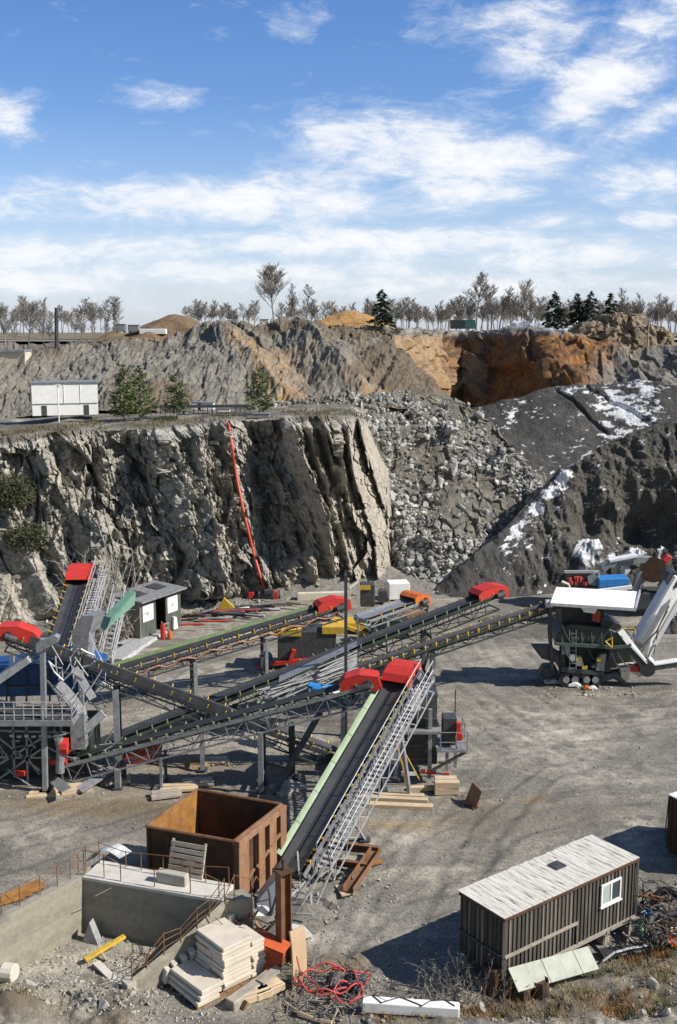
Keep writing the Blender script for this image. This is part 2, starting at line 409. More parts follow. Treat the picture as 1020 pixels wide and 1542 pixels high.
    for L_ in ([(1060, 1110), (900, 1120), (780, 1150), (690, 1230), (620, 1330), (560, 1440), (540, 1540)], [(1060, 1180), (930, 1170), (800, 1130), (720, 1080), (660, 1030), (600, 960)], [(1060, 1060), (930, 1085), (790, 1090), (700, 1060)],
               [(1050, 1240), (900, 1210), (780, 1240), (680, 1300), (560, 1350), (490, 1420)], [(-40, 1290), (80, 1250), (180, 1215), (330, 1180)], [(440, 950), (330, 985), (250, 1010), (200, 1060)], [(760, 960), (800, 1010), (880, 1060), (1040, 1075)]):
        Q = np.array([G(*q)[:2] for q in L_]); tt = np.linspace(0, len(Q) - 1, 90)
        C = np.stack([np.interp(tt, np.arange(len(Q)), Q[:, i]) for i in (0, 1)], 1)
        kk = np.ones(9) / 9; C = np.stack([np.convolve(np.pad(C[:, i], 4, 'edge'), kk, 'valid') for i in (0, 1)], 1)
        dd = np.full(X.shape, 99.0)
        for j in range(0, 90): dd = np.minimum(dd, np.hypot(X - C[j, 0], Y - C[j, 1]))
        wob = .25 * vnoise(X * .4, Y * .4, 0 * X, 19)
        for off in (.0, 1.0): 
            rut = np.exp(-((dd - .95 - off * 1.5 + wob) / .26) ** 2); track = np.maximum(track, rut * (1 - .35 * off)); Z = Z - .055 * rut + .03 * np.exp(-((dd - 1.4 - off * 1.5 + wob) / .2) ** 2)
    V = np.stack([X, Y, Z], -1).reshape(-1, 3)
    o = fast_mesh('pit_floor', V, grid_quads(nu, nv), [m], dict(dust=dust, stain=stain, earth=earth, track=track), True, 'structure')
    # the sheet below everything, out to the horizon
    g = MB(); s = 4000
    n = 24
    ring = lambda r, z: [(r * math.cos(2 * math.pi * i / n), r * math.sin(2 * math.pi * i / n) + 60, z) for i in range(n)]
    g.add(ring(s, -1.2), [tuple(range(n))])
    go = g.build('ground', m); go['kind'] = 'structure'
    return m
FLOOR = make_floor()
# ---- lower rock cliff with the terrace on top ------------------------
ROCK = rock_mat('quarry_rock', [(.19, .18, .16), (.33, .315, .28), (.46, .435, .38), (.36, .335, .29)], 1.6, .85,
                {'warm': [(.40, .355, .29), (.54, .485, .4), (.39, .355, .295)], 'soil': [(.12, .10, .07), (.17, .15, .115), (.09, .085, .05)]}, fine=1.6, facet=1.0)
def cliff_disp(X, Y, Z, px, py, U, T, N):
    d = 0 * X
    R = lambda pts, wl, wr, h: ridge(px, py, pts, wl, wr, h)
    d = d + R([(95, 630), (128, 760), (140, 900)], 26, 70, 2.2)
    d = d + R([(40, 660), (118, 800), (150, 900)], 14, 45, 1.5)
    d = d + R([(232, 630), (262, 740), (300, 910)], 55, 60, 2.6)
    d = d + R([(285, 640), (318, 900)], 14, 40, 1.2)
    d = d + R([(338, 620), (372, 780), (400, 900)], 22, 36, 2.0)
    for pts, wl, wr, hh in (([(428, 615), (440, 690), (478, 800), (500, 860)], 11, 28, 4.6), ([(452, 620), (470, 700), (505, 790), (530, 860)], 8, 22, 3.4), ([(478, 625), (500, 700), (545, 800), (556, 860)], 9, 24, 3.9),
                            ([(506, 625), (530, 700), (570, 800), (578, 880)], 9, 27, 4.4), ([(538, 612), (560, 680), (592, 780), (606, 850)], 10, 46, 4.8)):
        d = np.maximum(d, R([(x, y) for x, y in pts], wl, wr, hh) * (.8 + .35 * vnoise(X * .2, Z * .3, 0 * X, int(pts[0][0]))))
    # the deep recess between hose and first rib, and the shaded bay further left
    d = d - 2.6 * np.exp(-(((px - (388 + (py - 640) * .12)) / 28) ** 2)) * sstep(870, 800, py) * 1.25
    d = d - 2.2 * np.exp(-(((px - 185) / 36) ** 2 + ((py - 720) / 80) ** 2))
    d = d - 2.2 * np.exp(-(((px - (142 + (py - 740) * .04)) / 9) ** 2)) * sstep(660, 690, py) * sstep(830, 790, py)
    # big smooth slabs in the left corner
    q = R([(-60, 790), (15, 800), (80, 930), (95, 1000)], 40, 26, 2.4) + R([(-90, 830), (0, 870), (40, 960), (60, 1000)], 40, 26, 1.5)
    d = d + q
    calm = np.clip(sstep(60, 20, px - (py - 800) * .55) * sstep(790, 830, py), 0, 1)
    smooth_rib = sstep(400, 440, px) * .5
    s, t = X, Z
    w1 = vnoise(s * .35, t * .25, 0 * s, 3); w2 = vnoise(s * .9, t * .7, 0 * s, 4)
    sh = s + t * .30
    b1, e1 = blocks(sh * .30 + .25 * w1, t * .15, 11, 1.0, 2.6)
    b2, e2 = blocks(sh * .75 + .35 * w2, t * .5 + .2 * w1, 31, 1.0, 2.4)
    b3, e3 = blocks(sh * 1.7 + .3 * w2, t * 1.3, 51, 1.2, 2.0)
    b5, e5 = blocks(sh * 3.6, t * 3.0, 61, 1.2, 1.5)
    rr_ = sstep(400, 430, px)
    k = (1 - .8 * calm) * (1 - .12 * rr_)
    d = d + k * (b1 * 1.15 + b2 * .75 + b3 * .42 + b5 * .17)
    b4, e4 = blocks(sh * .40 + .3 * w1, t * .2, 71, 1.0, 1.2); d = d + calm * (b4 * .7 - .35 * np.exp(-(e4 / .05) ** 2) + .12 * fbm(s * 1.1, t * 1.1, 0 * s, 3, 73))
    # leaning flutes of the ribs on the right
    fx = s + t * .28
    saw = np.mod(fx * .55 + .5 * vnoise(fx * .3, t * .16, 0 * s, 77), 1.0); saw2 = np.mod(fx * 1.35 + .6 * vnoise(fx * .6, t * .25, 0 * s, 79), 1.0)
    d = d + rr_ * (1.0 * (1 - saw) * sstep(0, .12, saw) + .4 * (1 - saw2) * sstep(0, .15, saw2)) + (1 - rr_) * (1 - calm) * .35 * (1 - saw2) * sstep(0, .15, saw2)
    d = d + .35 * fbm(s * .5, t * .35, Y * .2, 5, 5) + .10 * fbm(s * 2.6, t * 2.2, 0 * s, 3, 15)
    fade = sstep(0, .06, T) * (1 - .75 * sstep(.93, 1.0, T))
    # push outwards mostly along the horizontal
    N = N.copy(); N[..., 2] *= .3
    kx = sstep(440, 560, px)[..., None]; N = N * (1 - kx) + kx * np.array([-.12, -.98, .12])
    top = np.arange(X.shape[0])[:, None] * np.ones((1, X.shape[1]))
    nvb = (T < 1).sum(0).max()
    back = top > nvb
    d = np.where(back, .12 * fbm(X * .4, Y * .4, 0 * X, 4, 8), d * fade)
    N = np.where(back[..., None], np.array([0, 0, 1.0]), N)
    # lit faces bend outwards: lean the crest
    return d, N
def warm_mask(X, Y, Z, px, py):
    w = sstep(395, 440, px) * sstep(628, 645, py) * (.75 + .25 * vnoise(X * .3, Z * .1, 0 * X, 2))
    w = np.maximum(w, .9 * np.exp(-(((px - 105) / 28) ** 2 + ((py - 690) / 45) ** 2)))
    w = np.maximum(w, .7 * np.exp(-(((px - 340) / 16) ** 2 + ((py - 760) / 90) ** 2)))
    w = np.maximum(w, .5 * sstep(80, 10, px) * sstep(780, 820, py))
    return np.clip(w, 0, 1)
def soil_mask(X, Y, Z, px, py):
    th = np.interp(px, [-120, 0, 135, 340, 550], [14.2, 14.5, 15.1, 15.75, 15.9])
    return np.clip(sstep(th - .3, th + .05, Z) * (.75 + .5 * vnoise(X * .4, Y * .4, 0 * X, 6)), 0, 1)
crest = [(-120, 668, 92), (0, 660, 93), (60, 652, 94.5), (135, 648, 96), (240, 645, 97), (340, 634, 100), (430, 629, 100), (500, 627, 101), (530, 627, 103), (550, 634, 106), (574, 690, 112), (600, 740, 117)]
foot = [(-120, 962), (0, 945), (60, 936), (135, 922), (240, 914), (340, 903), (430, 893), (500, 883), (560, 874), (590, 870, 105), (612, 862, 110), (630, 855, 116)]
cliff, CB = bank('rock_cliff', crest, foot, 1000, 430, ROCK, cliff_disp, dict(warm=warm_mask, soil=soil_mask), back=((1.0, .05), (32, .4)), prof=1.15, smooth=False)
# ---- upper spoil slope ----------------------------------------------
SPOIL = rock_mat('spoil_slope', [(.115, .107, .09), (.17, .158, .135), (.225, .21, .18), (.16, .142, .115)], 1.2, .8,
                 {'orange': [(.28, .235, .18), (.29, .18, .08), (.33, .275, .21), (.24, .13, .05)], 'earth': [(.135, .105, .075), (.175, .14, .1), (.12, .102, .078)]}, scale=.16, fine=1.5)
def slope_disp(X, Y, Z, px, py, U, T, N):
    d = .75 * fbm(X * .08, Z * .12, Y * .05, 3, 41) + .22 * fbm(X * .5, Z * .6, Y * .3, 4, 42)
    g = vnoise((X - Z * .9) * .22, Z * .07, 0 * X, 43); d = d - .55 * np.exp(-(g / .16) ** 2)
    b, e = blocks(X * .35 + Z * .2, Z * .4, 47, 1, 2); d = d + .35 * b * sstep(.3, .6, vnoise(X * .12, Z * .2, 0 * X, 9) + .5)
    b2, e2 = blocks(X * 1.1, Z * 1.2, 49, 1, 2); d = d + .16 * b2
    b3, e3 = blocks(X * 2.4, Z * 2.4, 50, 1, 2); d = d + .1 * b3
    d = d * (.25 + .75 * sstep(0, .1, T))
    d = d + ridge(px, py, [(455, 480), (500, 540), (560, 610)], 60, 40, 2.0) + ridge(px, py, [(330, 490), (400, 560), (450, 610)], 40, 60, 1.6)
    return d, N
def slope_orange(X, Y, Z, px, py):
    n = fbm(X * .12, Z * .25, 0 * X, 4, 61)
    w = sstep(38, 8, np.abs(px - (345 + (py - 490) * .75)) - 14 * n) * sstep(490, 510, py)
    w = np.maximum(w, .8 * sstep(40, 10, np.abs(px - (545 + (py - 560) * .6)) - 16 * n) * sstep(545, 575, py))
    w = np.maximum(w, .85 * np.exp(-(((px - 425) / 40) ** 2 + ((py - 545) / 26) ** 2)))
    return np.clip(w + .15 * n, 0, 1)
def slope_earth(X, Y, Z, px, py):
    n = fbm(X * .1, Z * .25, 0 * X, 4, 63)
    return np.clip(np.maximum(.9 * sstep(150, 60, px) * sstep(545, 520, py), sstep(.25, .6, n + .45 * sstep(510, 495, py))), 0, 1)
crest = [(-160, 560, 126), (-40, 545, 130), (30, 530, 136), (90, 520, 140), (140, 513, 143), (170, 502, 145), (225, 501, 146), (300, 492, 146), (345, 488, 146), (390, 486, 146), (430, 482, 146), (470, 482, 145), (520, 481, 144), (560, 486, 143), (592, 497, 142), (615, 530, 139), (640, 568, 135), (665, 592, 131)]
foot = [(-160, 640, 113), (-40, 632, 116), (30, 626, 114), (90, 622, 115), (140, 620, 114), (170, 619, 113), (225, 619, 113), (300, 619, 113), (345, 619, 113), (390, 618, 114), (430, 617, 115), (470, 616, 117), (520, 614, 119), (560, 614, 120), (592, 614, 120), (620, 614, 121), (645, 612, 122), (668, 610, 124)]
bank('spoil_hill', crest, foot, 700, 170, SPOIL, slope_disp, dict(orange=slope_orange, earth=slope_earth), back=((3, -.2), (14, -1.2), (225, 22.3, 'abs')), prof=1.1)
# cone of brown earth and a small one behind it
def cone(name, px, py, Y, hgt, rad, mtl, sd, sq=1.0, earth=1.0):
    c = P(px, py, Y); n, m_ = 90, 40
    a = np.linspace(0, 2 * np.pi, n); r = np.linspace(0, 1, m_)
    A, R_ = np.meshgrid(a, r)
    w = 1 + .16 * fbm(np.cos(A) * 1.6, np.sin(A) * 1.6, R_ * 2, 3, sd)
    X = c.x + np.cos(A) * R_ * rad * w; Y_ = c.y + np.sin(A) * R_ * rad * sq * w
    Z = c.z - hgt * (np.sqrt(R_ ** 2 + .02) - .14) + .14 * hgt * fbm(X * .35, Y_ * .35, 0 * X, 4, sd + 3)*R_
    V = np.stack([X, Y_, Z], -1).reshape(-1, 3)
    at = dict(orange=np.full(len(V), 0.0), earth=np.full(len(V), earth), snow=np.zeros(len(V)))
    return fast_mesh(name, V, grid_quads(n, m_), [mtl], at, True, 'structure')
EARTH = rock_mat('brown_earth', [(.14, .095, .058), (.2, .138, .082), (.17, .12, .075)], 2, .7, scale=.3)
OCHRE = rock_mat('ochre_earth', [(.36, .2, .07), (.42, .25, .1), (.3, .17, .07)], 2, .7, scale=.3)
cone('earth_heap', 262, 473, 152, 4.2, 8.5, EARTH, 5)
cone('earth_heap', 172, 497, 150, 1.8, 3.5, EARTH, 8)
cone('earth_heap', 430, 476, 150, 2.2, 4.0, EARTH, 11)
cone('ochre_heap', 525, 467, 172, 3.2, 7.5, OCHRE, 14)
# ---- far orange face ---------------------------------------------------
FAR = rock_mat('far_rock_face', [(.14, .13, .112), (.21, .196, .172), (.28, .262, .23)], 1.0, .8,
               {'orange': [(.26, .11, .03), (.32, .155, .055), (.13, .075, .042), (.36, .215, .105)], 'pale': [(.36, .2, .085), (.36, .27, .175), (.27, .14, .05)]}, scale=.13, fine=.9)
def far_disp(X, Y, Z, px, py, U, T, N):
    b, e = blocks(X * .16, Z * .12, 81); b2, e2 = blocks(X * .5, Z * .4, 83)
    col = np.abs(vnoise(X * .45, Z * .06, Y * .2, 85)) * 2 - .6
    d = (1.5 * b + .7 * b2 + 1.2 * col * sstep(760, 680, px) + .7 * fbm(X * .2, Z * .2, Y * .2, 4, 86)) * sstep(0, .1, T) * (1 - .8 * sstep(.85, 1, T)) + .25 * fbm(X * .8, Z * .8, 0 * X, 4, 88)
    d = d + ridge(px, py, [(800, 498), (840, 560), (870, 620)], 60, 90, 2.0)
    return d, N
def far_or(X, Y, Z, px, py):
    n = fbm(X * .08, Z * .16, 0 * X, 4, 91)
    w = sstep(960, 880, px + 40 * n) * sstep(499, 512, py + 6 * n) * sstep(560, 590, px)
    w = w * (1 - .7 * np.exp(-(((px - 712) / 32) ** 2 + ((py - 560) / 40) ** 2)))
    return np.clip(w, 0, 1)
def far_pale(X, Y, Z, px, py):
    n = fbm(X * .15, Z * .08, 0 * X, 4, 93)
    return np.clip(sstep(690, 660, px + 12 * n) * sstep(500, 512, py) * .9, 0, 1)
crest = [(545, 490, 148), (590, 492, 152), (625, 495, 164), (660, 497, 178), (690, 498, 186), (740, 498, 184), (790, 499, 176), (830, 503, 168), (870, 510, 166), (930, 514, 166), (1000, 520, 164), (1080, 524, 160), (1200, 524, 150)]
foot = [(545, 610, 146), (590, 610, 148), (625, 610, 158), (660, 610, 172), (690, 610, 180), (740, 610, 174), (790, 608, 158), (830, 604, 150), (870, 602, 148), (930, 598, 148), (1000, 590, 148), (1080, 585, 146), (1200, 580, 140)]
bank('quarry_face', crest, foot, 620, 170, FAR, far_disp, dict(orange=far_or, pale=far_pale), back=((4, .1), (12, -.4), (226, 22.35, 'abs')))
# rock stump on the rim and low berm
ROCK2 = rock_mat('rim_rock', [(.2, .15, .1), (.27, .21, .145), (.14, .12, .1)], 1.5, .8, scale=.4)
for (x, y, Y, h, r) in ((938, 474, 170, 7, 5.4), (905, 486, 171, 5, 6.0), (985, 493, 176, 4, 3.0)):
    c = P(x, y, Y); n, m_ = 110, 50
    a = np.linspace(0, 2 * np.pi, n); tt = np.linspace(0, 1, m_)
    A, T_ = np.meshgrid(a, tt)
    R_ = r * np.minimum(1, T_ * 1.5) ** .6 * (.75 + .35 * T_)
    b, e = blocks(A * 1.9, T_ * 4, int(x)); b2, e2 = blocks(A * 5, T_ * 9, int(x) + 5)
    R_ = R_ * (1 + .22 * b + .1 * b2)
    Z = c.z - h * np.clip((T_ - .35) / .65, 0, 1) + .5 * fbm(np.cos(A) * 2, np.sin(A) * 2, T_ * 3, 3, 4)
    V = np.stack([c.x + R_ * np.cos(A), c.y + R_ * np.sin(A), Z], -1).reshape(-1, 3)
    fast_mesh('rock_outcrop', V, grid_quads(n, m_), [ROCK2], None, False, 'structure')
# ---- plateau to the horizon ---------------------------------------------
FIELD = rock_mat('dry_field', [(.13, .10, .065), (.2, .165, .11), (.16, .15, .09)], .6, .5, scale=.05, fine=.4)
nu, nv = 120, 90
yy = 205 * (3000 / 205) ** np.linspace(0, 1, nv); a = np.linspace(-.9, .9, nu)
X = a[None] * yy[:, None]; Y = yy[:, None] * np.ones((1, nu))
Z = 22.6 + .5 * fbm(X * .03, Y * .03, 0 * X, 4, 4) 
fast_mesh('plateau', np.stack([X, Y, Z], -1).reshape(-1, 3), grid_quads(nu, nv), [FIELD], None, True, 'structure')
# ---- rubble slope ---------------------------------------------------------
RUB = rock_mat('rubble_base', [(.15, .138, .115), (.225, .208, .175), (.165, .145, .112)], 2.2, 1.0, scale=.3, fine=2.5)
crest = [(380, 606, 112), (430, 602, 115), (500, 597, 117), (556, 594, 120), (610, 590, 125), (660, 594, 125), (705, 606, 124), (745, 636, 122), (775, 672, 118), (805, 715, 114), (830, 760, 110)]
foot = [(490, 882, 104), (520, 880, 106), (552, 878, 106), (575, 877, 105), (600, 877), (620, 880), (650, 886), (680, 886), (710, 880), (740, 870), (770, 860)]
def rub_disp(X, Y, Z, px, py, U, T, N):
    b, e = blocks(X * .5, Z * .6, 101); b2, e2 = blocks(X * 1.3, Z * 1.5, 103)
    d = .9 * fbm(X * .12, Z * .15, Y * .1, 4, 105) + (.35 * b + .25 * b2) * sstep(0, .08, T)
    return d, N
rub, RB = bank('rubble_slope', crest, foot, 420, 260, RUB, rub_disp, None, back=((3, -.3), (14, -1.0)), prof=1.1, smooth=False)
# gravel apron at the foot of the cliff
SCREE = rock_mat('scree', [(.19, .18, .16), (.25, .238, .212), (.22, .2, .172)], 3, .8, scale=.5, fine=4)
crest = [(420, 868, 99), (450, 846, 100), (500, 838, 101), (540, 846, 102.5), (585, 852, 103), (640, 866, 103)]
foot = [(380, 905), (430, 906), (490, 900), (545, 896), (600, 894), (680, 896)]
bank('scree_apron', crest, foot, 200, 60, SCREE, lambda X, Y, Z, px, py, U, T, N: (.3 * fbm(X * .4, Y * .4, Z * .4, 5, 7), N), None, back=((3, .2), (6, -1)))
# ---- dark heaps on the right with snow -----------------------------------
HEAP = rock_mat('dark_gravel', [(.055, .053, .05), (.08, .077, .072), (.105, .1, .092)], 3.5, .7, {'tan': [(.08, .074, .065), (.125, .115, .099), (.095, .088, .076)]}, snow=True, scale=.25, fine=5)
def heap2_disp(X, Y, Z, px, py, U, T, N):
    d = .8 * fbm(X * .09, Z * .12, Y * .05, 4, 111) + .1 * fbm(X, Z, Y, 3, 112)
    for pts in ([(835, 590), (870, 612), (912, 652)], [(880, 580), (925, 606), (985, 640)]):
        x0 = np.array(pts); yl = np.interp(px, x0[:, 0], x0[:, 1])
        in_ = sstep(x0[0, 0] - 10, x0[0, 0] + 10, px) * (1 - sstep(x0[-1, 0] - 10, x0[-1, 0] + 10, px))
        d = d - in_ * .5 * np.exp(-((py - yl - 3 * vnoise(px * .1, py * 0, 0 * px, 3)) / 3) ** 2)
    return d, N
def snow2(X, Y, Z, px, py):
    n = fbm(X * 1.0 + Z * .8, Z * 2.6 - X * .4, Y * .3, 6, 121, .75)
    m = np.exp(-(((px - 940) / 50) ** 2 + ((py - 622) / 44) ** 2) ** 2)
    m = np.maximum(m, .9 * np.exp(-(((px - 968) / 24) ** 2 + ((py - 600) / 26) ** 2) ** 2))
    m = np.maximum(m, .62 * np.exp(-((py - (628 - (px - 770) * 1.4)) / 12) ** 2) * sstep(755, 770, px) * sstep(800, 785, px))
    m = np.maximum(m, .55 * np.exp(-((py - 596) / 7) ** 2) * sstep(810, 830, px) * sstep(905, 880, px))
    cut = np.exp(-((py - (600 + (px - 840) * .42)) / 6) ** 2) + np.exp(-((py - (618 + (px - 840) * .42)) / 4) ** 2) * .4
    return sstep(.40, .52, m * .9 + .6 * n - .7 * cut - .16)
crest = [(690, 612, 128), (722, 606, 129), (760, 600, 129), (800, 592, 129), (850, 586, 129), (910, 579, 129), (960, 577, 128), (990, 579, 127), (1030, 592, 126), (1100, 610, 124)]
foot = [(720, 760, 112), (745, 770, 111), (780, 780, 110), (830, 790, 109), (870, 800, 108), (910, 800, 108), (950, 800, 108), (990, 800, 108), (1040, 800, 107), (1110, 800, 106)]
bank('gravel_heap', crest, foot, 420, 260, HEAP, heap2_disp, dict(snow=snow2, tan=lambda X, Y, Z, px, py: 0 * X), back=((4, -1), (14, -7)), prof=1.2)
def heap1_disp(X, Y, Z, px, py, U, T, N):
    g = np.abs(fbm((X + .25 * Z) * .22, Z * .10, 0 * X, 4, 131)); b, e = blocks(X * .28, Z * .22, 133)
    k = sstep(790, 850, px + (py - 760) * .5)
    d = .4 * fbm(X * .15, Z * .2, 0 * X, 4, 135) + k * (1.5 * g + .35 * b + .35 * fbm(X * .9, Z * .9, 0 * X, 4, 136) - .3) + .12 * fbm(X * 1.6, Z * 1.6, 0 * X, 3, 137)
    d = d - 3.4 * np.exp(-(((px - 972) / 34) ** 2 + ((py - 795) / 34) ** 2)) - 1.8 * np.exp(-(((px - 885) / 22) ** 2 + ((py - 790) / 40) ** 2))
    d = d + ridge(px, py, [(760, 700), (730, 800), (715, 842)], 30, 20, .8)
    return d * (1 - .7 * sstep(.92, 1, T)) * sstep(0, .08, T), N
def snow1(X, Y, Z, px, py):
    n = fbm(X * .9 + Z * .5, Z * 3.0 - X * .9, Y * .3, 6, 141, .75)
    yl = np.interp(px, [740, 775, 800, 845, 862, 900, 960], [845, 790, 760, 712, 700, 668, 640])
    band = np.exp(-((py - yl - 10 - 8 * np.clip((px - 770) / 60, 0, 1)) / 15) ** 2) * sstep(752, 775, px) * (1 - sstep(850, 868, px))
    m = np.maximum(band, .62 * np.exp(-((py - yl - 3) / 5) ** 2) * sstep(850, 860, px) * sstep(960, 920, px))
    m = np.maximum(m, .52 * np.exp(-((py - 822) / 14) ** 2) * sstep(745, 765, px) * sstep(815, 795, px))
    m = np.maximum(m, .42 * np.exp(-((py - 775) / 26) ** 2) * sstep(765, 785, px) * sstep(825, 800, px))
    return sstep(.4, .52, m * .95 + .5 * n - .15)
crest = [(640, 897, 97), (665, 878, 98), (700, 853, 99), (735, 822, 101), (770, 786, 103), (800, 754, 105), (845, 708, 107), (880, 684, 108), (920, 664, 108), (965, 648, 108), (1020, 632, 108), (1100, 610, 107), (1200, 600, 106)]
foot = [(635, 898), (660, 899), (690, 900), (720, 900), (755, 899), (790, 897), (830, 893), (870, 888), (910, 882), (950, 878), (1000, 874), (1080, 872), (1200, 872)]
bank('dark_heap', crest, foot, 560, 300, HEAP, heap1_disp, dict(snow=snow1, tan=lambda X, Y, Z, px, py: np.clip(sstep(770, 840, px + (py - 760) * .7) * (.55 + .6 * fbm(X * .2, Z * .2, 0 * X, 4, 151)), 0, 1)),
     back=((3, -1.2), (8, -5)), prof=1.05)
# ---- loose rock -------------------------------------------------------------
def rock_variants(n, seed):
    rs = np.random.RandomState(seed); out = []
    phi = (1 + 5 ** .5) / 2
    v = np.array([(-1, phi, 0), (1, phi, 0), (-1, -phi, 0), (1, -phi, 0), (0, -1, phi), (0, 1, phi), (0, -1, -phi), (0, 1, -phi), (phi, 0, -1), (phi, 0, 1), (-phi, 0, -1), (-phi, 0, 1)], float) / math.hypot(1, phi)
    f = [(0, 11, 5), (0, 5, 1), (0, 1, 7), (0, 7, 10), (0, 10, 11), (1, 5, 9), (5, 11, 4), (11, 10, 2), (10, 7, 6), (7, 1, 8), (3, 9, 4), (3, 4, 2), (3, 2, 6), (3, 6, 8), (3, 8, 9), (4, 9, 5), (2, 4, 11), (6, 2, 10), (8, 6, 7), (9, 8, 1)]
    vs = [tuple(k) for k in v]; ff = []; cache = {}
    def mid(a, b):
        k = (min(a, b), max(a, b))
        if k not in cache:
            q = (np.array(vs[a]) + np.array(vs[b])) / 2; q /= np.linalg.norm(q); vs.append(tuple(q)); cache[k] = len(vs) - 1
        return cache[k]
    for (a, b, c) in f:
        x, y, z = mid(a, b), mid(b, c), mid(c, a); ff += [(a, x, z), (b, y, x), (c, z, y), (x, y, z)]
    base = np.array(vs); Fq = np.array(ff)
    for i in range(n):
        V = base.copy() * (1 + .08 * rs.randn(len(base), 1))
        for k in range(11):                      # chop flat faces
            nrm = rs.randn(3); nrm /= np.linalg.norm(nrm); dd = rs.uniform(.36, .72)
            s = V @ nrm; V = V - np.maximum(0, s - dd)[:, None] * nrm
        out.append(V * np.array([1, rs.uniform(.6, 1), rs.uniform(.5, .9)]))
    return out, Fq
RV, RF = rock_variants(14, 3)
def rotm(rs):
    q = rs.randn(4); q /= np.linalg.norm(q); w, x, y, z = q
    return np.array([[1 - 2 * (y * y + z * z), 2 * (x * y - z * w), 2 * (x * z + y * w)], [2 * (x * y + z * w), 1 - 2 * (x * x + z * z), 2 * (y * z - x * w)], [2 * (x * z - y * w), 2 * (y * z + x * w), 1 - 2 * (x * x + y * y)]])
def scatter(name, pts, sizes, mtl, seed, kind='stuff', label=None, cat=None):
    rs = np.random.RandomState(seed); Vs = []; Fs = []; b = 0
    for p, s in zip(pts, sizes):
        V = RV[rs.randint(len(RV))] @ rotm(rs).T * s + p
        Vs.append(V); Fs.append(RF + b); b += len(V)
    o = fast_mesh(name, np.concatenate(Vs), np.concatenate(Fs), [mtl], None, False, kind)
    tag(o, label, cat); return o
rs = np.random.RandomState(12)
def on_bank(B, n, wfn, rs):
    nv, nu, _ = B.shape; out = []
    while len(out) < n:
        i, j = rs.randint(nv), rs.randint(nu); p = B[i, j]
        if rs.rand() < wfn(*project(p[0], p[1], p[2])): out.append(p + rs.randn(3) * .15)
    return np.array(out)
def wf(px, py):
    n = float(vnoise(np.array([px * .02]), np.array([py * .03]), np.array([0.]), 5)[0])
    d = max(math.exp(-((py - (603 + (px - 600) * .66)) / (26 + 10 * n)) ** 2), .8 * math.exp(-((px - 578 - (py - 640) * .3) / 34) ** 2), .9 * max(0, min(1, (py - 775 + 20 * n) / 40)), .5 * math.exp(-((py - 604) / 14) ** 2) * (px < 560), .10)
    return d * (.45 + .55 * max(0, min(1, .5 + n * 1.4)))
pts = on_bank(RB, 9000, wf, rs)
edge = on_bank(RB, 420, lambda px, py: float(np.exp(-((px - np.interp(py, [600, 640, 760, 860], [540, 556, 600, 616])) / 14.0) ** 2)), rs)
szs = .10 + .52 * rs.rand(len(pts)) ** 4.0
pts = np.concatenate([pts, edge]); szs = np.concatenate([szs, .2 + .7 * rs.rand(len(edge)) ** 2.5])
scatter('rubble', pts, szs, M['rock_chip'], 5, 'stuff', 'pale broken rock strewn down the blasted slope', 'rubble')
big = on_bank(RB, 110, lambda px, py: 1.0 if (py > 640 and px > 500) or (abs(px - 690) < 60) else .15, rs)
proto = []
for i in range(10):
    b = MB(); b.add(RV[i], [tuple(f) for f in RF]); me = b
    proto.append(b)
bm_cache = []
for i, p in enumerate(big):
    k = i % 10
    if len(bm_cache) <= k:
        o = proto[k].build('boulder', M['rock_chip']); bm_cache.append(o)
    else:
        o = bm_cache[k].copy(); COL.objects.link(o)
    o.location = p; o.rotation_euler = rs.rand(3) * 6; s = .45 + .6 * rs.rand() ** 2; o.scale = (s, s, s)
    tag(o, 'pale grey boulder lying on the blasted rubble slope', 'boulder', 'boulders on the rubble slope')
# blocks piled at the foot of the cliff and along it
n = 900; q = []
for i in range(n):
    t = rs.rand(); x = -20 + 620 * t; y = np.interp(x, [0, 135, 340, 500, 600], [940, 925, 906, 890, 880]) + rs.randn() * 6 - 3
    q.append(G(x, y, .05))
scatter('fallen_rock', np.array(q), .1 + .45 * rs.rand(n) ** 4, M['rock_chip'], 6, 'stuff', 'loose stones fallen along the foot of the rock cliff', 'stones')
# stones strewn over the yard
q = []; sz = []
def stones(x0, x1, y0, y1, n, s):
    for i in range(n):
        g = G(rs.uniform(x0, x1), rs.uniform(y0, y1)); q.append((g.x, g.y, float(floor_z(np.array([g.x]), np.array([g.y]))[0]))); sz.append(s * (.25 + rs.rand() ** 3))
stones(-20, 1040, 1000, 1542, 3600, .075); stones(-20, 330, 1440, 1545, 1300, .10); stones(0, 240, 1480, 1542, 300, .16); stones(440, 720, 1470, 1540, 520, .11); stones(700, 1040, 1440, 1545, 520, .11)
stones(30, 230, 1410, 1470, 340, .11); stones(520, 600, 1290, 1380, 160, .1); stones(820, 960, 1030, 1050, 160, .16)
scatter('yard_stones', np.array(q), np.array(sz), M['pebble'], 8, 'stuff', 'small pale stones scattered over the yard gravel', 'stones')
# lone bigger stones in the foreground
for (x, y, s) in ((985, 1490, .42), (1000, 1535, .25), (970, 1535, .22), (722, 1528, .3), (560, 1538, .25), (45, 1508, .4), (150, 1535, .35)):
    p = G(x, y); o = bm_cache[int(x) % 10].copy(); COL.objects.link(o); o.location = (p.x, p.y, .15 + float(floor_z(np.array([p.x]), np.array([p.y]))[0])); o.scale = (s, s * .8, s * .7); o.rotation_euler = (x, y, 0)
    tag(o, 'grey boulder lying on the near ground by the lower picture edge', 'boulder', 'boulders in the foreground')
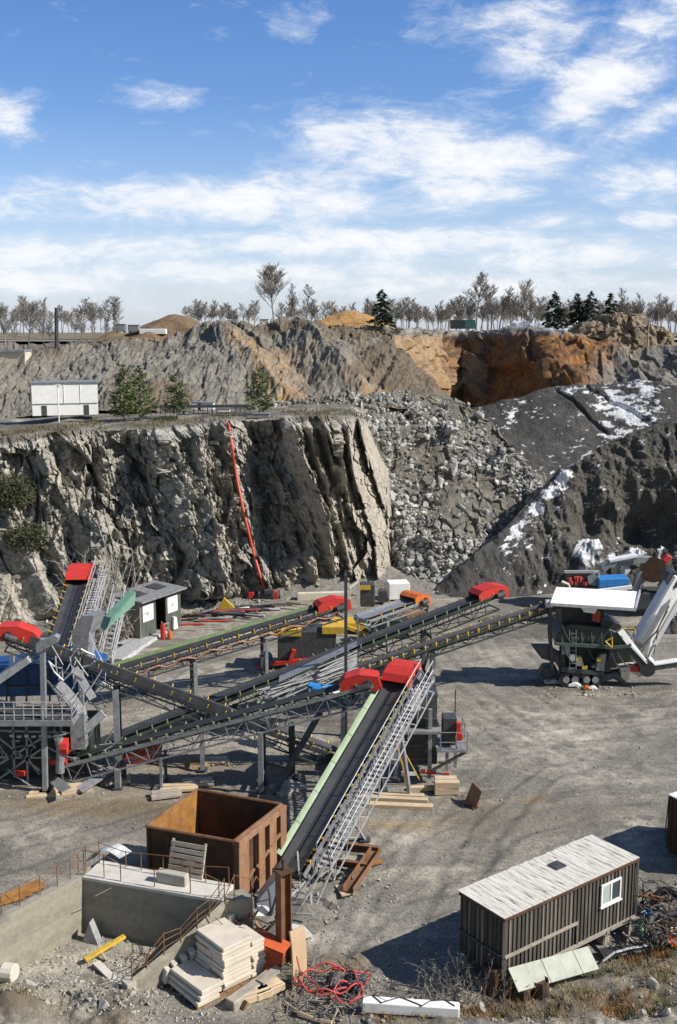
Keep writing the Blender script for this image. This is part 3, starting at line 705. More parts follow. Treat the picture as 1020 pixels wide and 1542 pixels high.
# ================================================================== TREES
def rvec(r): return Vector((r.uniform(-1, 1), r.uniform(-1, 1), r.uniform(-1, 1)))
def bare_tree(seed, hgt, spread=.32, dens=1.0, lean=0.0, fork=.35):
    r = random.Random(seed); tr = MB(); cr = MB()
    def limb(p, d, L, rad, lvl):
        n = 5 if lvl < 2 else 3; pts = [p]
        for i in range(n):
            d = (d + rvec(r) * (.10 if lvl == 0 else .2) + UP * (.05 if lvl else .02)).normalized(); p = p + d * L / n; pts.append(p)
        (tr if lvl == 0 else cr).tube(pts, rad, 5 if lvl < 2 else 3, r2=rad * (.25 if lvl == 0 else .4), cap=False)
        if lvl >= 3: return
        k = int(({0: 26, 1: 10, 2: 6}[lvl]) * dens)
        for i in range(k):
            t = r.uniform(fork if lvl == 0 else .25, 1.0); q = pts[min(int(t * n), n - 1)].lerp(pts[min(int(t * n) + 1, n)], t * n - int(t * n))
            a = r.uniform(0, 6.28); side = Vector((math.cos(a), math.sin(a), 0))
            dd = (side * (1.0 if lvl == 0 else .8) + d * .55 + UP * r.uniform(.3, .8)).normalized()
            ll = (hgt * spread * (1.25 - t * .85) if lvl == 0 else L * .5 * r.uniform(.6, 1))
            limb(q, dd, ll, max(rad * .38, .028) if lvl < 2 else .019, lvl + 1)
    limb(Vector((0, 0, -.6)), Vector((lean, 0, 1)).normalized(), hgt * .98, hgt * .016, 0)
    return tr, cr
def spruce(seed, hgt, rad, pine=False):
    r = random.Random(seed); tr = MB(); cr = MB()
    tr.tube([(0, 0, -.6), (0, 0, hgt * .5), (.05, 0, hgt * .98)], hgt * .018, 6, r2=.03)
    nb = int(hgt * (11 if not pine else 9))
    for i in range(nb):
        t = (i + r.random()) / nb
        z = hgt * ((.06 if not pine else .14) + (.88 if not pine else .86) * t)
        L = rad * ((1 - t) ** .8 * r.uniform(.7, 1.15) + .06) if not pine else rad * ((1 - t) ** .65 * r.uniform(.45, 1.2) + .05)
        a = r.uniform(0, 6.283); d = Vector((math.cos(a), math.sin(a), 0)); s = Vector((-d.y, d.x, 0))
        droop = -.25 if not pine else .25
        tr.tube([(0, 0, z), d * L * .9 + Vector((0, 0, z + droop * L * .8))], .035, 3, r2=.012, cap=False)
        m = max(4, int(L * (13 if not pine else 17)))
        for j in range(m):
            u = r.uniform(.12, 1.05)
            c = d * L * u + Vector((0, 0, z + droop * L * u - (.12 * L * u * u if not pine else 0))) + s * r.uniform(-.34, .34) * L * (1.15 - u) + rvec(r) * .09
            if pine: c += rvec(r) * .18
            for q in range(2):
                w = r.uniform(.10, .2) * (1.2 if pine else 1.75) * (.8 + .2 * hgt / 10)
                x = (d * r.uniform(.4, 1) + s * r.uniform(-.9, .9) + UP * r.uniform(-.5, .3 if not pine else .8)).normalized(); y = x.cross(rvec(r)).normalized()
                cr.add([c - y * w * .45, c + x * w * 1.9, c + y * w * .45], [(0, 1, 2)])
    return tr, cr
def tree_thing(name, tc, bark, leaf, label, cat, loc, group):
    o = thing(name, label, cat, (0, 0, 0), group)
    tc[0].build('trunk', bark, o); tc[1].build('crown', leaf, o); o.location = loc; ROOT[o.name] = tuple(loc)
    return o
# each rim tree: px, top py, base py, distance, variant
BV = {}
def rim_tree(px, top, base, Y, var, label, group='bare trees along the quarry rim'):
    b = P(px, base, Y); hgt = (P(px, top, Y) - b).z
    if var not in BV:
        o = tree_thing('bare_tree', bare_tree(100 + var, 10.0, [.30, .36, .26, .42, .30][var % 5], [1.0, 1.0, .9, 1.1, .8][var % 5], random.Random(var).uniform(-.06, .06)), M['bark'] if var % 2 else M['birch'], M['bark'] if var % 3 else M['birch'], label, 'tree', b, group)
        BV[var] = o
    else:
        o = copy_tree(BV[var], loc=b, rz=random.uniform(0, 6.28), label=label)
    s = hgt / 10; wd = s * random.uniform(.9, 1.5); o.scale = (wd, wd, s); o['group'] = group
    return o
T1 = 'bare leafless tree on the left rim beyond the dark post'
T2 = 'bare leafless tree in the brownish grove behind the spoil hill'
T3 = 'bare leafless tree standing above the orange quarry face'
T4 = 'bare leafless tree between or beside the dark spruces on the right rim'
rr = random.Random(5)
for (x, t) in ((8, 458), (22, 476), (43, 457), (66, 480), (76, 486), (112, 480), (122, 486), (140, 477), (160, 487), (-12, 462), (-30, 450), (174, 482)):
    rim_tree(x, t, 526 if x < 100 else 512, rr.uniform(185, 205), rr.randrange(5), T1, 'bare trees on the left rim')
for x in range(286, 388, 5): rim_tree(x + rr.uniform(-3, 3), rr.uniform(448, 468), 496, rr.uniform(190, 215), rr.randrange(8), T2, 'bare trees in the brownish grove')
for x in range(424, 562, 6): rim_tree(x + rr.uniform(-3, 3), rr.uniform(446, 468), 496, rr.uniform(195, 220), rr.randrange(8), T2, 'bare trees in the brownish grove')
BIG = tree_thing('bare_tree', bare_tree(901, 10.0, .44, 1.35, -.05, .28), M['birch'], M['birch'], 'largest leafless tree, wide crown, pale trunk, on top of the spoil hill', 'tree', P(413, 487, 160), None)
s = (P(413, 403, 160).z - P(413, 487, 160).z) / 10; BIG.scale = (s * 1.1, s * 1.1, s)
rim_tree(440, 425, 487, 165, 2, 'thin leafless tree just right of the largest wide tree'); rim_tree(462, 427, 487, 168, 4, 'slender leafless tree, second to the right of the largest wide tree')
for (x, t) in ((605, 456), (617, 462), (630, 457), (645, 462), (660, 450), (688, 448), (740, 427), (752, 433), (772, 446), (785, 424), (798, 438), (810, 458), (675, 460), (702, 452), (764, 452)):
    rim_tree(x, t, 496, rr.uniform(195, 210), rr.randrange(8), T3, 'bare trees above the orange face')
rim_tree(717, 413, 494, 193, 1, 'tallest leafless tree above the orange quarry face')
for (x, t) in ((850, 455), (900, 448), (937, 431), (950, 458), (965, 439), (978, 452), (991, 440), (1011, 446), (1028, 450)):
    rim_tree(x, t, 500, rr.uniform(195, 210), rr.randrange(8), T4, 'bare trees on the right rim')
# thin far wood that closes the horizon
for x in list(range(560, 1040, 5)) + list(range(-20, 180, 7)):
    rim_tree(x + rr.uniform(-5, 5), rr.uniform(446, 474), 500, rr.uniform(235, 290), rr.randrange(8), 'small far leafless tree on the skyline behind the rim trees', 'far trees on the skyline')
SPV = []
for i, (x, t, b, Y, lab) in enumerate(((575, 434, 489, 150, 'single dark spruce on the rim beside the ochre heap'), (835, 436, 492, 185, 'leftmost dark spruce of the right rim group, wide and gappy'),
        (868, 439, 492, 187, 'thin dark spruce, second from left in the right rim group'), (888, 435, 492, 186, 'dense dark spruce, third from left in the right rim group'), (919, 438, 494, 188, 'dark spruce beside the rock outcrop on the right rim'))):
    p = P(x, b, Y); hg = P(x, t, Y).z - p.z
    o = tree_thing('spruce_tree', spruce(40 + i, hg, hg * [.40, .40, .30, .34, .36][i]), M['bark'], M['needle'], lab, 'tree', p, 'spruces on the rim')
for i, (x, t, b, Y, rad, lab) in enumerate(((188, 548, 641, 103, 1.5, 'left one of two touching pines beside the white hut'), (212, 553, 640, 104.5, 1.6, 'right one of two touching pines beside the white hut'),
        (267, 562, 633, 106, 1.6, 'middle pine standing alone on the terrace edge'), (391, 556, 629, 105, 1.6, 'rightmost pine on the terrace edge near the red hose'))):
    p = P(x, b, Y); hg = P(x, t, Y).z - p.z
    tree_thing('pine_tree', spruce(60 + i, hg, rad, True), M['bark'], M['pine'], lab, 'tree', p, 'pines on the terrace')
def shrub(name, c, rx, rz, n, m, label, cat, seed, leaf=.12, stems=8):
    r = random.Random(seed); st = MB(); lf = MB(); c = Vector(c)
    for i in range(stems):
        a = r.uniform(0, 6.28); st.tube([c, c + Vector((math.cos(a) * rx * .4, math.sin(a) * rx * .4, rz * .6)), c + Vector((math.cos(a) * rx * .8, math.sin(a) * rx * .8, rz * r.uniform(.7, 1)))], .03, 3, r2=.008, cap=False)
    for i in range(n):
        v = rvec(r); v = v.normalized() * r.random() ** .4
        q = c + Vector((v.x * rx, v.y * rx, rz * (.45 + .5 * v.z))); x = rvec(r).normalized(); y = x.cross(rvec(r)).normalized(); w = leaf * r.uniform(.6, 1.3)
        lf.add([q - y * w * .5, q + x * w * 1.6, q + y * w * .5], [(0, 1, 2)])
    o = thing(name, label, cat, c); st.build('stems', 'bark', o); lf.build('foliage', m, o); return o
shrub('shrub', P(18, 765, 88.5), 2.2, 3.2, 2600, 'moss', 'dark mossy shrub growing on the cliff at the left picture edge, upper one', 'shrub', 1, .16)
shrub('shrub', P(40, 830, 87.5), 2.0, 2.6, 2000, 'moss', 'dark mossy shrub growing low on the cliff above the pale boulder slab', 'shrub', 2, .16)
shrub('shrub', P(142, 822, 93), 1.2, 2.6, 900, 'moss', 'olive shrub in the dark cliff gully', 'shrub', 3, .13)
for i, (x, y, w) in enumerate(((238, 640, 1.1), (255, 638, .9), (160, 644, .8))):
    shrub('grass_tuft', P(x, y, 104), w, .9, 500, 'moss', ['olive bush at the foot of the two touching pines', 'olive bush between the pines on the terrace edge', 'low olive bush between hut and pines'][i], 'shrub', 5 + i, .1)
# ================================================================== TERRACE
def hut():
    a, b = P(50, 641, 106), P(149, 638, 108)
    o = thing('site_hut', 'white flat-roofed site hut on a plinth at the terrace edge', 'hut', (a + b) / 2)
    d = (b - a); d.z = 0; L = d.length; d.normalize(); n = Vector((d.y, -d.x, 0)); z0 = 15.75
    a.z = z0
    k = MB(); k.frame_box(a + n * -.1, d * L, -n * 2.4, UP * 1.2); k.build('plinth', 'white', o)
    k = MB(); k.frame_box(a + UP * 1.2, d * L, -n * 2.6, UP * 2.05)
    for t in (.48, .73): k.bar(a + d * L * t + UP * 1.2 + n * .02, a + d * L * t + UP * 3.25 + n * .02, .05, .05)
    k.build('wall', 'white', o)
    k = MB(); k.frame_box(a + UP * 3.25 - d * .15 + n * .15, d * (L + .3), -n * 2.9, UP * .14); k.build('roof', 'steel', o)
    k = MB(); k.frame_box(a + UP * 1.75 - d * .012 - n * 1.5, d * .012 * -1, -n * .7, UP * .9); k.build('window', 'glass', o)
    for t in (.14, .78): k = MB(); k.frame_box(a + d * L * t + n * .0 - n * .09, d * .5, n * .03, UP * 1.0); k.build('opening', 'dsteel', o)
hut()
o = thing('lamp_mast', 'thin white mast standing in front of the white hut', 'mast', P(90, 656, 104)); b = P(90, 656, 104)
k = MB(); k.tube([b, b + UP * 4.9], .06, 6); k.build('pole', 'white', o); k = MB(); k.box(b + UP * 4.95, (.5, .2, .12)); k.build('lamp', 'white', o)
k = MB(); b = P(85, 520, 180); k.tube([b - UP, P(85, 463, 180)], .36, 8, r2=.3); tag(k.build('chimney_post', 'dsteel'), 'tall dark post standing on the left rim among bare trees', 'post')
def low_house():
    a = P(-60, 556, 134); o = thing('retaining_wall', 'cream concrete wall at the left picture edge on the rim', 'wall', a)
    b = P(38, 554, 134); k = MB(); k.frame_box(a + UP * -.6, b - a, Vector((0, 3, 0)), UP * 2.6); k.build('wall', 'cream', o)
    k = MB(); k.frame_box(a + UP * 2.0 + Vector((-.1, -.25, 0)), (b - a) * 1.02, Vector((0, 3.4, 0)), UP * .25); k.build('coping', 'steel', o)
    k = MB(); k.tube([b + UP * 1.9 + Vector((.1, -.1, 0)), b + UP * .5 + Vector((.05, -.2, 0)), b + UP * -1.2 + Vector((-.5, -.3, 0))], .1, 6); k.build('drain_pipe', 'cream', o)
low_house()
def box_unit(px, py, Y, m, label, L=1.6, hh=.9, name='equipment_box', cat='box'):
    c = P(px, py, Y); o = thing(name, label, cat, c)
    k = MB(); k.box(c + UP * (hh / 2 + .12), (L, 1.0, hh)); k.build('body', m, o, bevel=.05)
    k = MB(); k.box(c + UP * (hh + .15), (L + .1, 1.1, .06)); k.build('lid', 'steel', o)
    k = MB(); k.bar(c + Vector((-L * .35, -.2, .06)), c + Vector((-L * .35, .4, .06)), .15, .12); k.build('runner', 'dsteel', o)
    k = MB(); k.bar(c + Vector((L * .35, -.2, .06)), c + Vector((L * .35, .4, .06)), .15, .12); k.build('runner', 'dsteel', o)
box_unit(297, 619, 110, 'white', 'white equipment box on the terrace behind the pines, left one', 1.0, .8); box_unit(311, 619, 110, 'white', 'white equipment box on the terrace behind the pines, wider right one', 1.6, .75)
box_unit(338, 622, 109, 'white', 'low white box beside the guard rail on the terrace road', 1.3, .35)
box_unit(394, 631, 101.5, 'steel', 'pale grey low box on the cliff edge below the rightmost pine', 1.6, .4)
box_unit(352, 490, 147, 'white', 'white box on the spoil hill crest right of the brown earth heap', 1.4, .5); box_unit(398, 488, 147, 'cream', 'pale box on the hill crest below the largest bare tree', 1.2, .5)
box_unit(182, 501, 146, 'steel', 'grey box on the left hill crest', 1.4, 1.0); box_unit(202, 501, 146.5, 'steel', 'pale grey box on the left hill crest, right of the first one', 1.5, .9)
k = MB(); a, b = P(210, 503, 145.5), P(250, 503, 145.5); k.frame_box(a, b - a, Vector((0, 1, 0)), UP * .7); tag(k.build('barrier_block', 'white', bevel=.05), 'long white barrier lying on the hill crest before the earth heap', 'barrier')
k = MB(); a, b = P(228, 628, 108), P(376, 618, 109)
for t in np.linspace(0, 1, 22): q = a.lerp(b, t); q.z = 15.9; k.bar(q - UP * .2, q + UP * .75, .08)
rail = thing('guard_rail', 'low dark guard rail running along the terrace road behind the pines', 'guard rail', (a.x, a.y, 15.9)); k.build('posts', 'dsteel', rail)
k = MB(); k.bar((a.x, a.y, 16.55), (b.x, b.y, 16.55), .06, .3); k.build('beam', 'dsteel', rail)
k = MB(); k.frame_box(P(680, 495, 190), P(716, 495, 190) - P(680, 495, 190), Vector((0, 2.4, 0)), UP * 1.55)
o = thing('green_container', 'dark green container on the rim above the orange face', 'container', P(698, 495, 190))
k.build('body', 'dgreen', o, bevel=.04); k = MB(); a = P(700, 495, 190) + Vector((0, -.03, .05)); k.frame_box(a, Vector((1.9, 0, 0)), Vector((0, .06, 0)), UP * 1.4); k.build('door', M.setdefault('teal', mat('teal_paint', (.03, .13, .12), (.02, .09, .09))), o)
for i, (x0, x1) in enumerate(((776, 800), (812, 850), (852, 905))):
    k = MB(); a, b = P(x0, 494, 196), P(x1, 494, 196); k.prism([a, a + UP * .9, a + UP * 1.3 + Vector((1, 0, 0)), b + UP * 1.2 - Vector((.8, 0, 0)), b + UP * .7, b], (0, 5, 0))
    tag(k.build('covered_pile', 'snow', bevel=.15), ['white sheeted pile left of the spruces on the right rim', 'white sheeted pile behind the leftmost spruce of the right rim group', 'long white sheeted pile behind the dense spruces'][i], 'pile')
k = MB(); a = P(975, 535, 160); k.tube([a, a + UP * 5.2], .13, 6); k.box(a + UP * 5.0 + Vector((-.3, 0, 0)), (.9, .2, .9)); tag(k.build('site_post', 'wood_grey'), 'pale post with a box standing by the rock outcrop on the right rim', 'post')
# red hose hanging down the cliff
hose = MB(); pts = []
for (x, y) in ((336, 633), (341, 634), (345, 640), (349, 668), (355, 710), (364, 755), (373, 795), (383, 835), (393, 870), (403, 897)):
    j = np.argmin(((np.stack(project(CB[..., 0], CB[..., 1], CB[..., 2]), -1) - np.array([x, max(y, 640)])) ** 2).sum(-1)); q = Vector(CB.reshape(-1, 3)[j])
    pts.append(P(x, y, q.y - (.75 if y > 645 else (.35 if y > 636 else -1))))
fine = []
for i in range(len(pts) - 1):
    for t in (0, .33, .67): fine.append(pts[i].lerp(pts[i + 1], t))
fine.append(pts[-1]); hose.tube(fine, .12, 7); tag(hose.build('drain_hose', 'pipe_red', smooth=True), 'long orange-red hose hanging down the rock cliff', 'hose')
# ================================================================== CRUSHING PLANT
def onfloor(px, py): return G(px, py, 0.0)
def conveyor(label, p0, p1, w=.9, truss=1.0, cover=None, cw=1.0, walk=None, guard=True, legs=(), idlers=.9, rail='rail', name='belt_conveyor', belt='belt', frame='dsteel', idle='yellow', guardm='red', side=1, covm='lgreen', gl=1.9, ret=True):
    """belt conveyor from tail p0 to head p1 (top of belt); legs: (t, foot pixel or None); cover/walk: -1 left of travel, 1 right"""
    p0, p1 = Vector(p0), Vector(p1); d = (p1 - p0); L = d.length; d.normalize()
    s = d.cross(UP).normalized(); n = s.cross(d).normalized()
    at = lambda t, a=0.0, h=0.0: p0 + d * (L * t) + s * a + n * h
    root = thing(name, label, 'conveyor', (p0.x, p0.y, 0), None)
    k = MB(); hw = w / 2                      # trough section
    prof = [(-hw, .13), (-hw * .42, 0), (hw * .42, 0), (hw, .13), (hw, .10), (hw * .42, -.03), (-hw * .42, -.03), (-hw, .10)]
    k.prism([at(0, a, h) for a, h in prof], d * L)
    if ret: k.prism([at(0, -hw * .9, -.33), at(0, hw * .9, -.33), at(0, hw * .9, -.36), at(0, -hw * .9, -.36)], d * L)
    for e in (0, 1):                          # belt wrapped round the drums
        c = at(e, 0, -.18); k.tube([c - s * hw, c + s * hw], .19, 14)
    k.build('belt', belt, root)
    k = MB()
    for q in (-1, 1):
        a = q * (hw + .12); k.bar(at(0, a, -.12), at(1, a, -.12), .07, .2, n)
        if truss:
            k.bar(at(.02, a, -.12 - truss), at(.98, a, -.12 - truss), .08, .08, n)
            m = max(3, int(L / 1.15))
            for i in range(m):
                t0, t1 = .02 + .96 * i / m, .02 + .96 * (i + 1) / m
                k.bar(at(t0, a, -.12), at(t0, a, -.12 - truss), .045); k.bar(at(t0, a, -.12 if i % 2 else -.12 - truss), at(t1, a, -.12 - truss if i % 2 else -.12), .045)
    if truss:
        m = max(3, int(L / 2.3))
        for i in range(m + 1):
            t = .02 + .96 * i / m; k.bar(at(t, -hw - .12, -.12 - truss), at(t, hw + .12, -.12 - truss), .06)
            if i < m: k.bar(at(t, -hw - .12, -.12 - truss), at(t + .96 / m, hw + .12, -.12 - truss), .04)
    k.build('truss', frame, root)
    if idlers:
        R = Matrix((d, s, n)).transposed().to_4x4(); first = None; m = int(L / idlers)
        for i in range(1, m):
            if first is None:
                b = MB()
                for q in ((-1, 1) if not cover else (-cover,)):
                    b.bar((0, q * (hw + .13), -.1), (0, q * (hw + .17), .2), .05, .07, Vector((1, 0, 0))); b.bar((0, q * (hw + .2), .2), (0, q * (hw * .5), -.03), .05, .05, Vector((1, 0, 0)))
                    b.tube([(0.0, q * (hw + .05), .10), (0, q * hw * .45, -.06)], .055, 6)
                b.bar((0, -hw - .15, -.2), (0, hw + .15, -.2), .05, .05, Vector((1, 0, 0)))
                me = MB(); me.v, me.f, me.m = b.v, b.f, b.m
                first = me.build('idler', idle, root); first.data.transform(Matrix.Translation(Vector(ROOT[root.name]))); o = first
            else: o = first.copy(); COL.objects.link(o)
            o.matrix_local = Matrix.Translation(at(i / m) - Vector(ROOT[root.name])) @ R
    if guard:
        k = MB(); g0 = 1 - gl / L; e = .35 / L
        a = hw + .15
        sec = [at(g0, -a, -.15), at(g0, -a, .42), at(g0 + .35 / L, -a, .62), at(1 - .55 / L, -a, .62), at(1 + e, -a, .25), at(1 + e, -a, -.42), at(1 - .1 / L, -a, -.42), at(1 - .5 / L, -a, -.15)]
        top = [sec[1], sec[2], sec[3], sec[4], sec[5]]
        th = .03
        for q in range(len(top) - 1): k.prism([top[q], top[q + 1], top[q + 1] - n * th, top[q] - n * th], s * 2 * a)
        for q in (0, 1): k.prism([p + s * (2 * a - .03) * q for p in sec], s * .03)
        k.build('head_guard', guardm, root)
        k = MB(); c = at(1 - .25 / L, (a + .02) * side, .05); k.tube([c, c + s * side * .1], .2, 12); k.build('hub_plate', 'black', root)
        k = MB(); c = at(1 - .45 / L, (a + .16) * side, -.05); k.tube([c - d * .32, c + d * .32], .2, 10); k.box(c - n * .22, (.3, .3, .2)); k.build('drive_motor', 'dsteel', root)
    if cover:
        k = MB(); a = cover * (hw + .1); pr = []
        for q in range(6):
            an = math.radians(8 + 16 * q); pr.append((a + cover * cw * .42 * q / 5, cw * .34 * (q / 5) ** .8 + .12))
        ms = int(L * .86 / 1.9)
        for i in range(ms):
            t0, t1 = .04 + .84 * i / ms, .04 + .84 * (i + .985) / ms
            for q in range(5): 
                A, B = pr[q], pr[q + 1]; k.prism([at(t0, A[0], A[1]), at(t0, B[0], B[1]), at(t0, B[0], B[1] - .02), at(t0, A[0], A[1] - .02)], d * L * (t1 - t0))
        k.build('belt_cover', covm, root)
    if walk:
        a0 = walk * (hw + .3); a1 = walk * (hw + 1.0)
        k = MB(); N = int(L / .32)
        for i in range(N): t = .06 + .92 * i / N; k.bar(at(t, a0, -.3), at(t, a1, -.3), .14, .03, n)
        k.bar(at(.06, a0, -.33), at(.98, a0, -.33), .05, .12, n); k.bar(at(.06, a1, -.33), at(.98, a1, -.33), .05, .12, n); k.build('walkway', rail, root)
        k = MB(); N = max(3, int(L / 1.25))
        for aa in (a1, a0 + walk * .02):
            for i in range(N + 1):
                b = at(.06 + .92 * i / N, aa, -.3); k.bar(b, b + UP * 1.05, .04)
            for h in (.55, 1.05): k.tube([at(.06, aa, -.3) + UP * h, at(.98, aa, -.3) + UP * h], .024, 5)
            if aa == a1:
                for i in range(N): k.bar(at(.06 + .92 * i / N, aa, -.3), at(.06 + .92 * (i + 1) / N, aa, -.3) + UP * .55, .025)
        k.build('handrail', rail, root)
        k = MB(); # lattice of the walkway's carrying girder
        for h in (-.35, -1.05): k.bar(at(.06, a1, h), at(.97, a1, h), .05)
        for i in range(N * 2):
            t0, t1 = .06 + .91 * i / N / 2, .06 + .91 * (i + 1) / N / 2; k.bar(at(t0, a1, -.35 if i % 2 else -1.05), at(t1, a1, -1.05 if i % 2 else -.35), .035)
        k.build('walkway_girder', rail, root)
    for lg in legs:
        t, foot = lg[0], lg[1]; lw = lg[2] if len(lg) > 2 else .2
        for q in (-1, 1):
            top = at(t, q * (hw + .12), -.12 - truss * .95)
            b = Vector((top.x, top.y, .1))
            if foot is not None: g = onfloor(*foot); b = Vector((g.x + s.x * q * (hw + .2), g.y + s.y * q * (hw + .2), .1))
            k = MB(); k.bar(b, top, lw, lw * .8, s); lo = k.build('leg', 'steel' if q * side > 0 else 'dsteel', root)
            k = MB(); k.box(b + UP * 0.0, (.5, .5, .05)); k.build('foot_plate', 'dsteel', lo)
        k = MB(); t0 = at(t, -hw - .12, -.2 - truss); t1 = at(t, hw + .12, -.2 - truss)
        k.bar(t0, t1, lw * .7)
        zb = .25 * t0.z + .1; k.bar((t0.x, t0.y, zb), (t1.x, t1.y, zb), lw * .6); k.bar((t0.x, t0.y, zb), t1, lw * .4)
        k.build('cross_brace', 'dsteel', root)
    return root, at
def cable(pts, r, m, name, label, sag=.3, parent=None):
    k = MB(); out = []
    for i in range(len(pts) - 1):
        a, b = Vector(pts[i]), Vector(pts[i + 1])
        for t in np.linspace(0, 1, 7)[: (7 if i == len(pts) - 2 else 6)]: out.append(a.lerp(b, t) - UP * sag * 4 * t * (1 - t))
    k.tube(out, r, 5)
    return tag(k.build(name, m, parent), label, 'cable') if not parent else k.build(name, m, parent)
# the front conveyor, pale cover on the left, walkway on the right
c1, at1 = conveyor('nearest steep conveyor with pale green side cover and lattice walkway', P(436, 1312, 43.3), P(612, 1006, 54.2), 1.15, .85, cover=-1, cw=.52, walk=1, covm='lime', legs=((.32, (528, 1262), .14), (.78, (597, 1196), .2)), idlers=.62, gl=1.55, frame='steel')
# long lattice conveyor feeding it
c2, at2 = conveyor('lattice conveyor with low red head guard discharging onto the nearest steep conveyor', P(95, 1146, 54), P(562, 1024, 53.0), .85, .95, legs=((.17, None, .3), (.31, None, .14), (.63, None, .26), (.89, None, .22)), idlers=.85, idle='lime', frame='steel', gl=1.7)
# dark chute-like conveyor sinking to the right
c3, at3 = conveyor('dark conveyor sinking from the left red guard toward the yard centre', P(520, 1136, 57.2), P(8, 950, 55.0), .9, .75, legs=((.67, None, .32), (.42, None, .24)), idlers=1.0, frame='dsteel', side=-1, gl=1.8)
k = MB()
for q in (-1,):
    k.prism([at3(.22, .62 * q, -.1), at3(.22, .62 * q, .42), at3(.22, .58 * q, .42), at3(.22, .58 * q, -.1)], at3(.93) - at3(.22))
k.build('skirt_plate', 'dsteel', c3)
# green covered long conveyor
conv4, at4 = conveyor('long conveyor with olive green cover and red head guard behind the crossing dark one', P(160, 1013, 66), P(517, 908, 71.5), .9, .8, cover=-1, cw=.45, legs=((.34, None, .24), (.64, None, .2)), idlers=1.05, walk=None, frame='dsteel', gl=2.0)
# two long dark ones toward the back
c5, at5 = conveyor('long dark conveyor rising to the far red head guard at right centre', P(108, 1136, 58.5), P(752, 888, 72.0), 1.0, 1.0, legs=((.34, None, .26), (.62, None, .2), (.8, None, .3)), idlers=.95, frame='dgreen', idle='lime', gl=2.1)
c6, at6 = conveyor('thin olive conveyor leading down from the screening plant to the left', P(500, 1018, 64), P(836, 908, 71.0), .7, .6, legs=((.3, None, .2),), guard=False, idlers=.8, frame='dgreen', idle='yellow')
# steep one at far left
c7, at7 = conveyor('steep black conveyor with red hood in front of the cliff at far left', P(74, 1010, 58), P(124, 857, 68.5), 1.15, .7, walk=1, legs=((.7, (118, 985), .2),), idlers=.7, gl=2.0)
# ---- second-hand belts and pipes bundled over the middle -----------------
k = MB(); r = random.Random(3)
for i in range(26):
    a = P(400 + r.uniform(-14, 14), 1052 + r.uniform(-14, 14), 60); b = P(538, 985 + r.uniform(-8, 26), 62.5); k.tube([a, a.lerp(b, .5) + rvec(r) * .25, b], r.uniform(.025, .05), 4)
tag(k.build('pipe_bundle', 'steel'), 'bundle of grey pipes slung beside the long dark conveyor', 'pipes')
k = MB(); a, b = P(420, 1040, 59.8), P(538, 985, 62.6); k.prism([a + UP * .5, b + UP * .5, b + UP * .55 + Vector((0, .9, 0)), a + UP * .55 + Vector((0, .9, 0))], (0, 0, .03))
tag(k.build('belt_hood', 'steel'), 'pale grey sheet hood over the middle of the long dark conveyor', 'hood')
k = MB(); c = P(478, 1042, 58.5)
for i in range(5): k.box(c + Vector((r.uniform(-.8, .8), r.uniform(-.3, .3), r.uniform(-.1, .25))), (.9, .5, .25), r.uniform(-.5, .5), (r.uniform(-.3, .3), r.uniform(-.3, .3)))
tag(k.build('blue_tarpaulin', 'sky_blue', bevel=.06), 'crumpled blue tarpaulin between the lattice and long dark conveyors', 'tarpaulin')
k = MB(); c = P(505, 1043, 58.2)
for i in range(4): k.box(c + Vector((r.uniform(-.6, .6), r.uniform(-.3, .3), r.uniform(-.1, .3))), (.7, .5, .3), r.uniform(-.5, .5), (r.uniform(-.3, .3), r.uniform(-.3, .3)))
tag(k.build('white_sack', 'white', bevel=.08), 'white sacks lying right of the blue tarpaulin', 'sack')
# ---- poles -----------------------------------------------------------------
def pole(x, y0, y1, name, m, lab, w, head=None):
    b = G(x, y1); t = P(x, y0, b.y); o = thing(name, lab, 'post', b)
    k = MB(); k.bar(b, t, w, w * .8, Vector((1, 0, 0))); k.build('shaft', m, o)
    k = MB(); k.box(b + UP * .05, (w * 3, w * 3, .1)); k.build('base', 'dsteel', o); return o
pole(521, 866, 1110, 'steel_column', 'dsteel', 'tall dark steel column rising behind the paired red guards', .24)
pole(539, 928, 1010, 'steel_column', 'steel', 'thin pale column just right of the tall dark one', .12)
o = thing('cream_gantry', 'cream pipe gantry beside the yellow machine behind the conveyors', 'gantry', G(540, 960)); b = G(540, 960); y = b.y
k = MB(); k.bar(b, P(540, 873, y), .22, .22); k.build('upright', 'cream', o); k = MB(); k.bar(P(541, 874, y), P(525, 886, y - .4), .16, .16); k.build('arm', 'cream', o); k = MB(); k.bar(P(526, 884, y - .4), P(526, 900, y - .4), .14, .14); k.build('drop_pipe', 'cream', o)
# ---- timber pads under the legs ------------------------------------------------
def pads(x, y, n, L, w, rz, lab, m='wood', h=.16, stack=1):
    g = G(x, y)
    for i in range(n):
        for q in range(stack):
            k = MB(); off = (i - (n - 1) / 2) * (w + .05)
            k.box((g.x - math.sin(rz) * off, g.y + math.cos(rz) * off, h / 2 + q * (h + .005) + .02 * (i % 2)), (L * (1 - .1 * ((i * 7) % 3)), w, h), rz + random.uniform(-.05, .05))
            tag(k.build('timber_baulk', m, bevel=.012), lab, 'timber', 'timbers under ' + lab.split('under ')[-1])
pads(66, 1197, 3, 1.7, .32, .15, 'pale timber under the left platform post')
pads(115, 1192, 2, 1.6, .34, .4, 'pale timber under the second platform post', stack=2)
pads(176, 1178, 2, 1.5, .34, .2, 'pale timber under the tall paired leg at left')
pads(250, 1198, 2, 1.6, .4, .3, 'pale timber under the thin lattice conveyor leg', 'wood_grey')
pads(270, 1188, 2, 2.0, .4, .1, 'pale timber under the leg behind the rusty bin')
pads(325, 1148, 2, 1.5, .4, .2, 'pale timber under the far long conveyor leg')
pads(297, 1180, 2, 1.8, .4, .1, 'grey timber under the dark sinking conveyor leg', 'wood_grey')
